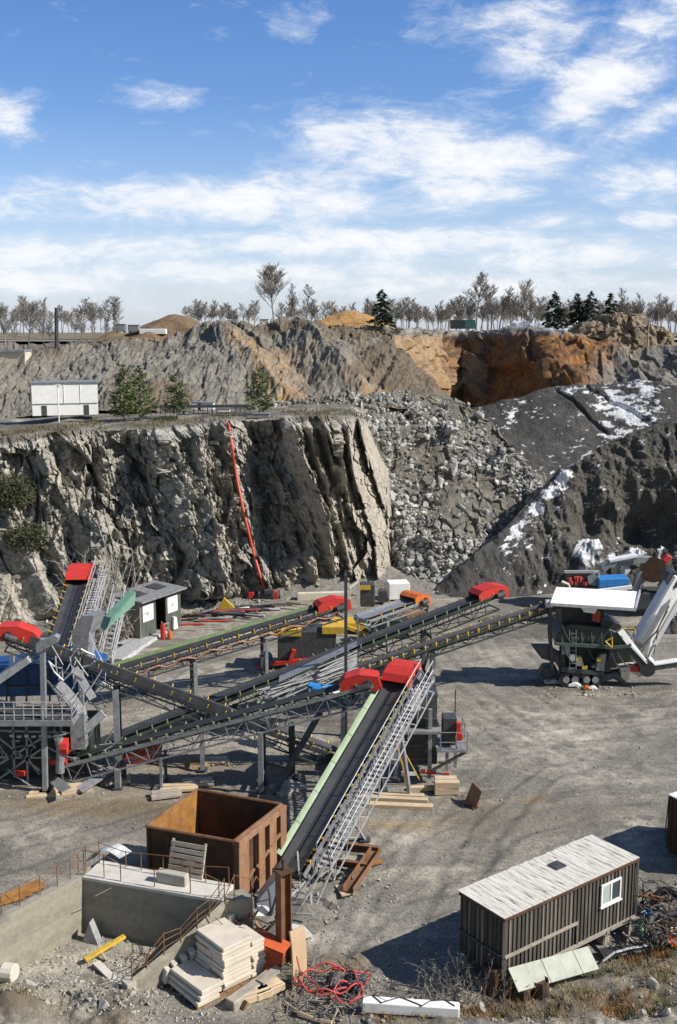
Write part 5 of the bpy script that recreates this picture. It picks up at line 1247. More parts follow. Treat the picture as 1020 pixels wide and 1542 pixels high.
    for (pa, pb, sg) in (((848, 972), (868, 1000), .3), ((886, 974), (900, 990), .4), ((918, 976), (944, 1010), .5), ((838, 912), (850, 960), .3), ((926, 975), (960, 1000), .6), ((846, 940), (870, 972), .4)):
        A_, B_ = X(*pa, -.85), X(*pb, -.8); k.tube([A_.lerp(B_, t) - UP * sg * 4 * t * (1 - t) for t in np.linspace(0, 1, 7)], .045, 5)
    k.build('hydraulic_hoses', 'black', o)
    for (px, py, w_, h_, m_) in ((852, 978, .5, .7, 'steel'), (862, 990, .35, .5, 'rail'), (925, 985, .7, .9, 'dsteel'), (890, 962, .5, .3, 'dsteel'), (870, 962, .8, .25, 'dsteel')):
        k = MB(); k.box(X(px, py, -.72), (w_, .12, h_)); k.build('service_box', m_, o, bevel=.02)
    k = MB()
    for i in range(6): k.bar(X(848 + i * 15, 974, -.9), X(846 + i * 15, 952, -.75), .07, .05, Vector((0, -1, 0)))
    k.build('hopper_ribs', M['mgreen'], o)
    k = MB(); k.prism([X(812, 1018, .2), X(820, 1004, .2), X(838, 1004, .2), X(842, 1016, .2), X(830, 1024, .2)], (0, 1, 0)); tag(k.build('spoil_sack', 'dsteel', bevel=.1), 'grey bulk sack under the left prop of the crushing plant', 'sack')
    return o
plant()
def white_boom():
    g = G(965, 1000); y = g.y + .8; o = thing('telescopic_boom', 'thick white boom with hydraulic ram leaning up beside the crushing plant', 'boom', g); X = lambda px, py, dy=0.0: P(px, py, y + dy)
    k = MB(); k.bar(X(966, 968), X(1024, 868), 1.7, .9, Vector((.55, -.8, .35))); k.build('main_tube', 'white', o, bevel=.12)
    k = MB(); k.bar(X(960, 1000), X(970, 955), 1.1, .8, Vector((0, -1, .3))); k.build('lower_joint', 'rail', o, bevel=.08)
    k = MB(); k.bar(X(986, 970, -.8), X(1030, 892, -.8), .32, .3); k.tube([X(966, 1012, -.8), X(988, 966, -.8)], .12, 8); k.build('hydraulic_ram', 'white', o)
    k = MB(); k.tube([X(958, 996, -.8), X(966, 975, -.8), X(990, 950, -.9), X(1008, 912, -.9)], .07, 5); k.tube([X(985, 985, -.8), X(992, 945, -1), X(1006, 920, -1)], .06, 5); k.build('hose', 'wood_grey', o)
    k = MB(); c = X(978, 1000, -.4); k.tube([X(972, 988, -.4), X(980, 996, -.4), X(986, 1006, -.4)], .25, 8); k.build('pivot', 'white', o)
    k = MB(); c = X(1016, 874, -.6); k.tube([c, c + Vector((0, 1.4, 0))], .6, 12); k.build('head_pulley', 'dsteel', o)
white_boom()
for i, (x, y, m, s, lab) in enumerate(((835, 1031, 'rail', (1.3, .7, .35), 'pale grey plastic sheet heap on the ground before the crushing plant'), (866, 1035, 'white', (1.0, .5, .35), 'white canister lying on the stones before the plant wheels'), (884, 1039, 'orange', (.5, .4, .25), 'orange bag lying right of the white canister'), (894, 1039, 'white', (.6, .4, .22), 'white bag lying right of the orange bag'))):
    g = G(x, y); k = MB(); q = random.Random(i)
    k.prism([(g.x - s[0] / 2, g.y, 0), (g.x + s[0] / 2, g.y, 0), (g.x + s[0] * .4, g.y, s[2] * .5), (g.x + .1, g.y, s[2]), (g.x - s[0] * .15, g.y, s[2] * .8), (g.x - s[0] * .45, g.y, s[2] * .4)], (0, s[1], 0)); tag(k.build(['plastic_sheet', 'canister', 'bag', 'bag'][i], m, bevel=.06), lab, ['sheet', 'canister', 'bag', 'bag'][i])
# ---- excavator group behind the plant --------------------------------------------------------
def digger():
    g = G(940, 903); y = 88.5; g = Vector((g.x, y, 0)); o = thing('excavator', 'grey excavator with bent boom reaching over scrap behind the plant', 'excavator', g); X = lambda px, py, dy=0.0: P(px, py, y + dy)
    def plate(pts, dy, th, m, nm, bv=.04): k = MB(); k.prism([X(px, py, dy) for px, py in pts], (0, th, 0)); return k.build(nm, m, o, bevel=bv)
    plate([(905, 852), (918, 845), (962, 838), (985, 840), (998, 848), (990, 856), (975, 848), (918, 856), (910, 864)], -.3, .8, 'steel', 'boom')
    plate([(919, 844), (962, 836), (962, 839), (919, 847)], -.4, 1.0, 'white', 'boom_cap', 0)
    plate([(932, 848), (955, 844), (955, 849), (932, 852)], -.36, .1, 'dsteel', 'boom_recess', 0)
    plate([(962, 862), (975, 858), (966, 894), (951, 894)], -.4, .7, 'steel', 'dipper_arm')
    k = MB(); k.tube([X(984, 858, -.6), X(984, 858, .8)], 1.1, 18); k.build('slew_drum', 'rust_dark', o)
    plate([(966, 850), (996, 846), (998, 860), (985, 872), (970, 868)], -.1, .5, 'steel', 'elbow')
    plate([(955, 893), (1002, 893), (1005, 916), (960, 918)], -.6, 2.4, 'dsteel', 'undercarriage')
    k = MB()
    for i in range(12): a0, a1 = math.pi * i / 12, math.pi * (i + 1) / 12; c = X(990, 886, -.5); k.bar(c + Vector((math.cos(a0) * 1.4, 0, math.sin(a0) * 1.0)), c + Vector((math.cos(a1) * 1.4, 0, math.sin(a1) * 1.0)), .14)
    k.build('track_guard', 'rail', o)
    plate([(994, 884), (1000, 874), (1008, 872), (1006, 886), (998, 900)], -.8, .8, 'white', 'counterweight')
    plate([(1004, 850), (1014, 840), (1006, 836), (998, 842)], -.3, .6, 'red', 'tooth')
digger()
def hopper_skip():
    g = P(875, 890, 86); o = thing('skip_hopper', 'open grey skip with reddish scrap inside behind the white awning', 'skip', g); X = lambda px, py, dy=0.0: P(px, py, 86 + dy)
    k = MB(); k.prism([X(850, 862), X(902, 862), X(902, 884), X(893, 886), (X(880, 886)), X(852, 884)], (0, .12, 0)); k.prism([X(850, 862), X(852, 884), X(856, 884, 2), X(856, 862, 2)], (.06, 0, 0)); k.build('shell', M.setdefault('brwn', mat('brown_grey_steel', (.12, .1, .085), (.07, .06, .05))), o)
    k = MB(); k.bar(X(850, 861), X(902, 861), .25, .2); k.bar(X(902, 861), X(902, 884), .25, .2); k.bar(X(858, 886), X(903, 887), .5, .25); k.build('rim', 'rail', o)
    k = MB(); k.prism([X(884, 868, -.1), X(894, 862, -.1), X(902, 870, -.1), (X(897, 882, -.1)), X(886, 879, -.1)], (0, -.25, 0)); k.build('guard_plate', 'steel', o)
    k = MB(); q = random.Random(2)
    for i in range(10): k.box(X(q.uniform(858, 882), q.uniform(868, 879), -.15), (.4, .2, .3), q.random() * 3)
    k.build('scrap_parts', M['cable_red'], o)
    k = MB(); a = X(848, 872, -.3); k.tube([X(846, 876, -.3), X(856, 880, -.3), X(858, 886, -.3)], .15, 6); k.build('hose', 'cream', o)
hopper_skip()
k = MB(); a = P(902, 886, 85); k.frame_box(a, P(948, 884, 85) - a, Vector((0, 1.6, 0)), UP * .75); o = k.build('blue_tank', 'sky_blue', bevel=.06); tag(o, 'long blue tarpaulin-covered tank beside the skip', 'tank')
k = MB(); a = P(878, 893, 84.6); k.bar(a, P(952, 884, 84.6), .3, .28); k.bar(P(905, 897, 84.6), P(955, 892, 84.6), .25, .2); tag(k.build('white_beam', 'white'), 'white beams lying before the blue tank', 'beam')
def snow_rock(px, py, w, h, Y, lab, seed):
    c = P(px, py, Y); n, m_ = 60, 36; a = np.linspace(0, 2 * np.pi, n); t = np.linspace(0, 1, m_); A, T_ = np.meshgrid(a, t)
    b, e = blocks(A * 1.6, T_ * 4, seed); R_ = (w / 2) * (T_ ** .7) * (1 + .2 * b + .15 * fbm(np.cos(A) * 2, np.sin(A) * 2, T_ * 2, 3, seed))
    Z = c.z - h * T_ ** 2.2 + .16 * h * fbm(np.cos(A) * 2, np.sin(A) * 2, T_ * 4, 3, seed + 1) * sstep(0, .15, T_); X_ = c.x + R_ * np.cos(A); Y_ = c.y + R_ * np.sin(A) * .7
    V = np.stack([X_, Y_, Z], -1).reshape(-1, 3); sn = sstep(.0, .25, .75 - T_ * .75 + .55 * fbm(X_ * .9, Y_ * .9, Z * 1.4, 4, seed + 2) - .25)
    o = fast_mesh('snowy_rock_heap', V, grid_quads(n, m_), [HEAP], dict(snow=sn, tan=np.full(len(V), .6)), False); tag(o, lab, 'heap')
snow_rock(893, 814, 5.4, 3.6, 92, 'rock heap under patchy snow above the skip', 5); snow_rock(958, 826, 2.8, 2.2, 91.5, 'small snow-capped rock left of the excavator elbow', 8); snow_rock(996, 828, 2.4, 2.4, 91, 'snow-capped rock right of the excavator elbow', 11); snow_rock(1012, 905, 3, 3, 84, 'dark gravel mound under the white boom', 17)
# ================================================================== FOREGROUND
def perp(d): return Vector((-d.y, d.x, 0)).normalized()
def cabin():
    zt, zb = 3.05, .62
    B, R_, Lc = G(760, 1384, zt), G(958, 1294, zt), G(691, 1346, zt)
    d1 = R_ - B; d0 = perp(d1) * ((Lc - B).length); L1, L0 = d1.length, d0.length; e1, e0 = d1.normalized(), d0.normalized()
    o = thing('site_cabin', 'dark board-clad site cabin with white plank roof and one window', 'cabin', Vector((B.x, B.y, 0)) + d1 / 2 + d0 / 2)
    Bb = Vector((B.x, B.y, zb)); h = zt - zb
    k = MB(); r = random.Random(2)
    def clad(p, d, n, ln):
        m = int(ln / .215); e = d.normalized()
        for i in range(m):
            a = p + d * (i / m); k.mi = 0; k.frame_box(a, e * (ln / m - .004), n * -.06, UP * h)
            k.mi = 1 if r.random() < .6 else 0; k.frame_box(a + e * .02, e * r.uniform(.05, .11), n * .045, UP * (h - .02))
    clad(Bb, d1, -e0, L1); clad(Bb + d0, -d0, -e1, L0)
    clad(Bb + d1, d0, e1, L0); clad(Bb + d1 + d0, -d1, e0, L1)
    k.build('wall', [M['tarred'], M['batten']], o)
    k = MB(); k.mi = 0; n = 30
    k.frame_box(Bb + UP * (h + .002) - e1 * .05 - e0 * .05, e1 * (L1 + .1), e0 * (L0 + .1), UP * .05)
    for i in range(n):
        a = Bb + UP * (h + .055) - e1 * .1 - e0 * .1 + e1 * ((L1 + .2) * i / n)
        k.frame_box(a + UP * r.uniform(0, .012), e1 * ((L1 + .2) / n - r.choice([.004, .006, .02, .012])), e0 * (L0 + .2 + r.uniform(-.03, .03)), UP * .03)
    m, nt, bs = newmat('peeling_roof_paint'); v = coords(nt, None)
    mp = nt.nodes.new('ShaderNodeMapping'); mp.inputs['Rotation'].default_value = (0, 0, -math.atan2(d1.y, d1.x)); nt.links.new(v, mp.inputs[0])
    mp2 = nt.nodes.new('ShaderNodeMapping'); mp2.inputs['Scale'].default_value = (7, .55, 1); nt.links.new(mp.outputs[0], mp2.inputs[0])
    s1 = noise(nt, mp2.outputs[0], 1.6, 7, .72); s2 = noise(nt, v, 1.3, 6, .7)
    col = ramp(nt, s1, [(.38, (.05, .046, .04)), (.43, (.46, .43, .375)), (.6, (.66, .63, .56))])
    col = mixc(nt, ramp(nt, s2, [(.58, (0, 0, 0)), (.68, (.7, .7, .7))]), col, (.42, .37, .31)); nt.links.new(col, bs.inputs['Base Color']); bs.inputs['Roughness'].default_value = .8; bump(nt, bs, s1, .3, .02)
    rf = k.build('roof', m, o)
    k = MB(); c = Bb + e1 * L1 * .545 + e0 * L0 * .5 + UP * (h + .09); k.frame_box(c, e1 * .55, e0 * .5, UP * .06); k.build('roof_hatch', 'dsteel', rf)
    k = MB(); k.bar(Bb + UP * (h + .01) - e0 * .1 - e1 * .1, Bb + d1 + UP * (h + .01) - e0 * .1 + e1 * .1, .05, .12); k.bar(Bb + d0 + UP * (h + .01) - e1 * .1, Bb + UP * (h + .01) - e1 * .1 - e0 * .1, .05, .12); k.build('fascia', 'rust_dark', rf)
    # window
    t0, t1 = .705, .865; a = Bb + d1 * t0 - e0 * .07 + UP * 1.12; w = d1 * (t1 - t0); hh = .92
    k = MB(); W = w.length
    k.frame_box(a, w, -e0 * .06, UP * .08); k.frame_box(a + UP * (hh - .08), w, -e0 * .06, UP * .08)
    for q in (0, .5, 1): k.frame_box(a + e1 * ((W - .07) * q) + UP * .08, e1 * .07, -e0 * .06, UP * (hh - .16))
    k.frame_box(a - e1 * .04 - UP * .05, e1 * (W + .08), -e0 * .1, UP * .05); fr = k.build('window', 'white', o)
    k = MB(); k.frame_box(a + e1 * .05 + UP * .06, e1 * (W - .1), -e0 * .02, UP * (hh - .12)); k.build('pane', 'glass', fr)
    k = MB(); k.frame_box(a + e1 * .1 - e0 * .022 + UP * .09, e1 * (W * .36), -e0 * .01, UP * (hh - .2)); k.build('curtain', M.setdefault('curtain', mat('pale_curtain', (.35, .42, .38), (.28, .34, .31), 3)), fr)
    # ledges, corner posts, sill
    k = MB(); k.bar(Bb + UP * .92 - e0 * .08, Bb + d1 * .53 - e0 * .08 + UP * .92, .08, .1); k.bar(Bb + d1 * .53 - e0 * .08, Bb + d1 * .53 - e0 * .08 + UP * .97, .08, .08); k.build('ledge', 'wood_grey', o)
    k = MB(); k.bar(Bb + UP * .95 - e1 * .08, Bb + d0 + UP * .95 - e1 * .08, .07, .08); k.build('side_ledge', 'tarred', o)
    k = MB(); k.bar(Bb - e0 * .09 - UP * .04, Bb + d1 - e0 * .09 - UP * .04, .08, .14); k.build('sill_beam', 'wood_grey', o)
    for p in (Bb - e0 * .06 - e1 * .06, Bb + d1 - e0 * .06 + e1 * .06): k = MB(); k.bar(p, p + UP * h, .09, .09); k.build('corner_post', 'batten', o)
    k = MB()
    for t in (.04, .5, .78, .97):
        for q in (.06, .94): p = Bb + d1 * t + d0 * q; k = MB(); k.frame_box(Vector((p.x, p.y, -.1)) - e1 * .15 - e0 * .12, e1 * .4, e0 * .35, UP * (zb + .02)); k.build('support_block', 'wood_grey', o, bevel=.02)
    k = MB(); k.frame_box(Bb + e0 * .3 + e1 * .05 - UP * .6, e1 * L1 * .5, e0 * .05, UP * .58); k.build('skirt', 'tarred', o)
    # timber frame leaning below the right end
    f = MB(); p = [G(913, 1427, .12), G(913, 1392, .5), G(962, 1383, .55), G(976, 1424, .12)]
    for i in range(4): f.bar(p[i], p[(i + 1) % 4], .09, .09)
    f.bar(p[0].lerp(p[3], .5), p[1].lerp(p[2], .8), .08, .08); f.bar(p[0].lerp(p[3], .75), p[0].lerp(p[2], .5), .07, .07); tag(f.build('broken_lattice', 'wood_grey'), 'broken pale timber frame leaning below the right end of the cabin', 'lattice')
    k = MB(); k.tube([G(963, 1384, .7), G(966, 1404, .5), G(974, 1422, .2), G(985, 1428, .1)], .05, 6); tag(k.build('garden_hose', M.setdefault('ghose', mat('green_hose', (.04, .25, .1), (.03, .18, .07)))), 'short green hose hanging at the right end of the cabin', 'hose')
    k = MB(); k.tube([G(908, 1448, .1), G(925, 1435, .35), G(950, 1428, .4), G(978, 1424, .15)], .05, 6); tag(k.build('bent_tube', 'rail'), 'bent pale tube lying right of the fallen green-white panel', 'tube')
    k = MB(); c = G(940, 1437, .05); k.frame_box(c - Vector((.9, .4, 0)), (1.9, .5, 0), (-.1, .6, 0), (0, 0, .12)); tag(k.build('rubber_mat', 'black', bevel=.03), 'black mat on the ground under the bent pale tube', 'mat')
cabin()
# fallen pale panel on rusty stumps
a, b = G(772, 1478, .75), G(893, 1444, .55); d = b - a; s = Vector((d.y, -d.x, 0)).normalized()
k = MB(); n = 5
for i in range(n): k.prism([a + d * (i / n) - s * .3 + UP * .32, a + d * (i / n) + s * .35 - UP * .25, a + d * (i / n) + s * .38 - UP * .2, a + d * (i / n) - s * .27 + UP * .37], d * (1 / n - .006 * (i % 2) - .002))
tag(k.build('fallen_panel', M.setdefault('greenwhite', mat('greenish_white_panel', (.34, .36, .3), (.26, .27, .22), 2, .6, 0, .1, c3=(.17, .165, .13)))), 'long greenish white panel lying before the cabin on rusty stumps', 'panel')
for i, (x, y, hh, rr_) in enumerate(((742, 1494, 1.1, .38), (786, 1503, .6, .3), (814, 1500, .65, .32))):
    g = G(x, y); k = MB(); q = random.Random(i); k.tube([g - UP * .2, g + UP * hh * .5 + Vector((.03, 0, 0)), g + UP * hh], rr_, 10, r2=rr_ * .9, cap=False)
    k.tube([g + UP * hh * .9, g - UP * .2], rr_ * .82, 10, r2=rr_ * .8)
    tag(k.build('rusty_drum', M.setdefault('umber', mat('umber_rust', (.05, .03, .02), (.09, .05, .03), 3, .9, 0, .3))), ['torn rusty drum in the brush at the left corner of the cabin', 'dark rusty stump under the left end of the fallen panel', 'dark rusty stump under the middle of the fallen panel'][i], 'drum')
# brush, twigs
brush('dead_brush', G(705, 1492), 60, 1.8, 1.7, 'wire', 'grey dead brush in the shade left of the cabin', 11, .02, 5)
brush('dead_brush', G(668, 1497), 40, 1.3, 1.1, 'twig', 'pale dead twigs beside the white beam end', 12, .018, 5)
brush('dead_brush', G(765, 1510), 24, 1.2, 1.1, 'wood_brown', 'brown dead twigs around the rusty drums', 13, .016, 5)
# white beam
k = MB(); a, b = G(546, 1512, .32), G(692, 1522, .28); k.bar(a, b, .42, .42); wb = k.build('white_timber', 'white', bevel=.03); tag(wb, 'long white squared timber lying in the front centre', 'timber')
k = MB(); d = b - a; s = perp(d)
pts = [a + d * t + s * q + UP * .235 for t, q in ((.1, .2), (.2, -.2), (.38, .18), (.42, .15), (.62, -.22), (.7, .1), (.85, .22), (.95, -.1))]; k.tube(pts, .022, 5); tag(k.build('black_cable', 'black'), 'black cable looping over the long white timber', 'cable')
# tangled rebar and red cable
r = random.Random(31); k = MB()
for i in range(130):
    g = G(r.uniform(448, 560), r.uniform(1455, 1528), r.uniform(.05, .5)); a = r.uniform(0, 6.28); l = r.uniform(.5, 1.6)
    e = Vector((math.cos(a) * l, math.sin(a) * l, r.uniform(-.2, .3))); k.tube([g, g + e * .35 + rvec(r) * .2, g + e * .7 + rvec(r) * .2, g + e], r.uniform(.01, .022), 4, cap=False)
tag(k.build('rebar_tangle', 'wire'), 'tangle of grey rebar and wire on stones at the front centre', 'rebar')
k = MB()
def loop(cx, cy, rx, ry, z, a0, a1, n=22):
    g = G(cx, cy, z); return [g + Vector((math.cos(a0 + (a1 - a0) * i / n) * rx, math.sin(a0 + (a1 - a0) * i / n) * ry, .12 * math.sin(i * 1.3) + .1)) for i in range(n + 1)]
k.tube(loop(490, 1478, 1.15, .85, .35, 0, 5.6), .04, 6); k.tube(loop(496, 1480, 1.1, .7, .5, 1, 6.0), .035, 6); k.tube(loop(524, 1498, .55, .6, .35, 0, 7.5), .04, 6)
k.tube([G(447, 1440, 1.2), G(452, 1462, .6), G(470, 1478, .4), G(488, 1496, .35), G(505, 1508, .3), G(533, 1512, .3), G(545, 1490, .4), G(560, 1465, .25)], .035, 6)
k.tube([G(500, 1460, .4), G(530, 1462, .3), G(556, 1466, .2)], .035, 6); tag(k.build('red_cable', 'cable_red', smooth=True), 'red cable looped through the rebar tangle', 'cable')
for i, (x, y) in enumerate(((500, 1492), (527, 1494))):
    g = G(x, y); k = MB(); k.tube([g, g + Vector((.1, .5, .25))], .3, 12, cap=True); k.tube([g - Vector((.02, .1, -.02)), g + Vector((.0, .06, .05))], .34, 12); tag(k.build('black_drum', 'black', bevel=.02), ['black drum inside the left red cable loop', 'black drum inside the small right red cable loop'][i], 'drum')
k = MB(); k.tube([G(430, 1512, .05), G(450, 1525, .1), G(478, 1537, .1), G(500, 1540, .2)], .07, 5); k.bar(G(500, 1538, .1), G(508, 1520, .5), .09, .06); tag(k.build('bent_lath', 'wood'), 'bent pale wooden lath on the ground before the rebar tangle', 'lath')
# rusty post, board, orange scoop
g = G(428, 1452); t = P(428, 1312, g.y)
o = thing('rusty_column', 'tall rusty steel column standing right of the slab stack', 'column', g)
k = MB(); w = .2; e = Vector((.8, .6, 0)).normalized(); f = perp(e)
k.frame_box(g - e * .24 - f * .2, e * .04, f * .4, UP * (t.z)); k.frame_box(g + e * .2 - f * .2, e * .04, f * .4, UP * t.z); k.frame_box(g - e * .2 - f * .02, e * .4, f * .04, UP * (t.z - .02)); k.build('beam', 'rust', o)
k = MB(); k.frame_box(g - e * .3 - f * .3 + UP * t.z, e * .6, f * .6, UP * .05); k.tube([g + UP * t.z, g + UP * (t.z + .5)], .07, 8); k.build('cap_plate', 'rust_dark', o)
k = MB(); pr = []
for i in range(9):
    u = i / 8; g2 = G(441, 1492); pr.append(g2 + Vector((-.05 + .25 * math.sin(u * 1.6) - .35 * u, .05 + .3 * u, 2.15 * u)))
for i in range(8): k.prism([pr[i], pr[i + 1], pr[i + 1] + Vector((.05, -.03, .02)), pr[i] + Vector((.05, -.03, .02))], (.5, .42, 0))
tag(k.build('bent_board', 'ply'), 'bent pale plywood board leaning on the rusty column', 'board')
k = MB(); p = [P(374, 1414, 37.2), P(426, 1440, 36.6), P(424, 1452, 36.5), P(396, 1462, 36.5), P(388, 1436, 36.9)]
k.prism([p[0], p[1], p[2], p[3], p[4]], (.12, .5, .05)); k.prism([p[0] + UP * .02, p[1] + UP * .02, p[1] + Vector((.3, .6, .12)), p[0] + Vector((.3, .6, .12))], (0, 0, .04))
tag(k.build('orange_scoop', M.setdefault('scoop', mat('orange_red_scoop', (.5, .09, .02), (.36, .07, .02), 2))), 'orange-red metal scoop between the slab stack and the rusty column', 'scoop')
# scrap bars between bin and column
r = random.Random(9)
for i, (p, q, w, m, lab) in enumerate((((352, 1385), (402, 1422), .1, 'rust_dark', 'dark rusty bar, longest of the crossed bars by the column'), ((360, 1418), (388, 1372), .09, 'rust', 'rusty bar crossing the longest dark one'), ((398, 1405), (424, 1378), .16, 'wood', 'pale plank leaning on the rusty column'), ((384, 1388), (410, 1428), .12, 'wood_brown', 'brown bar leaning behind the orange scoop'))):
    k = MB(); k.bar(P(*p, 37.6 + .3 * i), P(*q, 37.2 + .3 * i), w, w * .8); tag(k.build('scrap_bar' if 'plank' not in lab else 'plank', m), lab, 'bar' if 'plank' not in lab else 'plank')
k = MB()
for i in range(22):
    g = P(r.uniform(348, 414), r.uniform(1372, 1440), r.uniform(37, 39)); e = Vector((r.uniform(-.9, .9), r.uniform(-.3, .3), r.uniform(-.9, .9))); k.tube([g, g + e * .5 + rvec(r) * .2, g + e], r.uniform(.012, .03), 4)
tag(k.build('rebar_tangle', 'rust_dark'), 'rusty bent rebar behind the slab stack', 'rebar')
# tail hopper of the front conveyor
def tail():
    g = G(402, 1395); o = thing('tail_machine', 'pale blue-white machine housing between rusty bin and column', 'machine', g); y = 41.0; X = lambda px, py, dy=0.: P(px, py, y + dy)
    k = MB(); k.prism([X(384, 1362), X(396, 1345), X(420, 1318), X(424, 1345), X(412, 1372), X(398, 1380)], (.1, 1.1, 0)); k.build('housing', M.setdefault('iceblue', mat('pale_blue_paint', (.45, .5, .56), (.34, .38, .43), 2, .45)), o, bevel=.05)
    k = MB(); k.tube([X(394, 1375, -.15), X(394, 1375, .6)], .34, 14); k.build('pulley', 'white', o)
    k = MB(); k.tube([X(386, 1345, -.2), X(405, 1340, -.2), X(408, 1370, -.2), X(398, 1395, -.2)], .05, 6); k.tube([X(402, 1400, -.2), X(416, 1350, -.2)], .05, 5); k.build('guard_tube', 'dsteel', o)
    k = MB(); 
    for x in (390, 412): b = X(x, 1372, .3); k.bar(b, Vector((b.x, b.y, 0)), .12)
    k.build('stand', 'dsteel', o)
tail()
def scrap_frame():
    g = G(535, 1305); o = thing('steel_scrap', 'rusty steel beams lying as an open frame beside the nearest conveyor foot', 'scrap', g)
    for (p, q, w, h) in (((482, 1272), (570, 1283), .22, .24), ((490, 1300), (552, 1308), .22, .24)):
        k = MB(); a, b = G(*p, .14), G(*q, .14); k.bar(a, b, w, .04); k.bar(a + UP * h, b + UP * h, w, .04); k.bar(a + UP * h / 2, b + UP * h / 2, .04, h); k.build('beam', 'rust', o)
    k = MB(); a, b = G(566, 1283, .3), G(524, 1344, .12); d = (b - a).normalized(); s = perp(d)
    k.bar(a, b, .5, .05); k.bar(a + s * .24 + UP * .12, b + s * .24 + UP * .12, .05, .26); k.bar(a - s * .24 + UP * .12, b - s * .24 + UP * .12, .05, .26); k.build('channel', 'rust', o, bevel=.01)
    k = MB(); k.bar(G(516, 1290, .1), G(552, 1297, .1), .4, .05); tag(k.build('plank', 'wood_grey'), 'pale broken board lying inside the rusty beam frame', 'plank')
    k = MB(); k.bar(G(552, 1303, .08), G(575, 1296, .08), .35, .06); tag(k.build('plank', M['rust_gold']), 'short golden board at the corner of the rusty beam frame', 'plank')
    k = MB(); k.bar(G(510, 1342, .05), G(530, 1338, .06), .9, .07); tag(k.build('plank', 'wood'), 'pale board at the lower end of the wide rusty channel', 'plank')
    k = MB(); k.tube(loop(502, 1330, .9, .45, .1, 0.3, 3.4), .07, 6); tag(k.build('black_hose', 'black'), 'black hose curving on the gravel behind the wide rusty channel', 'hose')
scrap_frame()
# stand at the conveyor foot, debris
k = MB()
for (p, q) in (((452, 1338), (448, 1282)), ((470, 1376), (466, 1318)), ((446, 1378), (492, 1300)), ((440, 1360), (478, 1310)), ((472, 1372), (500, 1310))):
    a = G(*p, .05); b = P(*q, a.y + .3); k.bar(a, b, .07, .07)
for (p, q) in (((440, 1340), (470, 1350)), ((446, 1376), (472, 1378)), ((438, 1350), (460, 1328))): k.bar(G(*p, .5), G(*q, .6), .06)
tag(k.build('tail_stand', 'rail'), 'pale lattice stand under the foot of the nearest conveyor', 'stand')
k = MB(); r = random.Random(4)
for i in range(5): g = G(484 + r.uniform(-22, 22), 1366 + r.uniform(-8, 8)); k.box(g + UP * .12, (r.uniform(.4, .8), r.uniform(.3, .5), .25), r.random() * 3, (r.uniform(-.2, .2), r.uniform(-.2, .2)))
tag(k.build('soil_clods', M.setdefault('clod', mat('dark_soil_clod', (.06, .055, .05), (.1, .09, .08), 3, .95, 0, .5)), bevel=.1), 'dark clods lying right of the conveyor foot', 'clods')
k = MB(); k.bar(G(443, 1392, .1), G(462, 1412, .1), .55, .12); tag(k.build('stone_slab', 'conc_top', bevel=.02), 'pale slab lying on gravel right of the rusty column', 'slab')
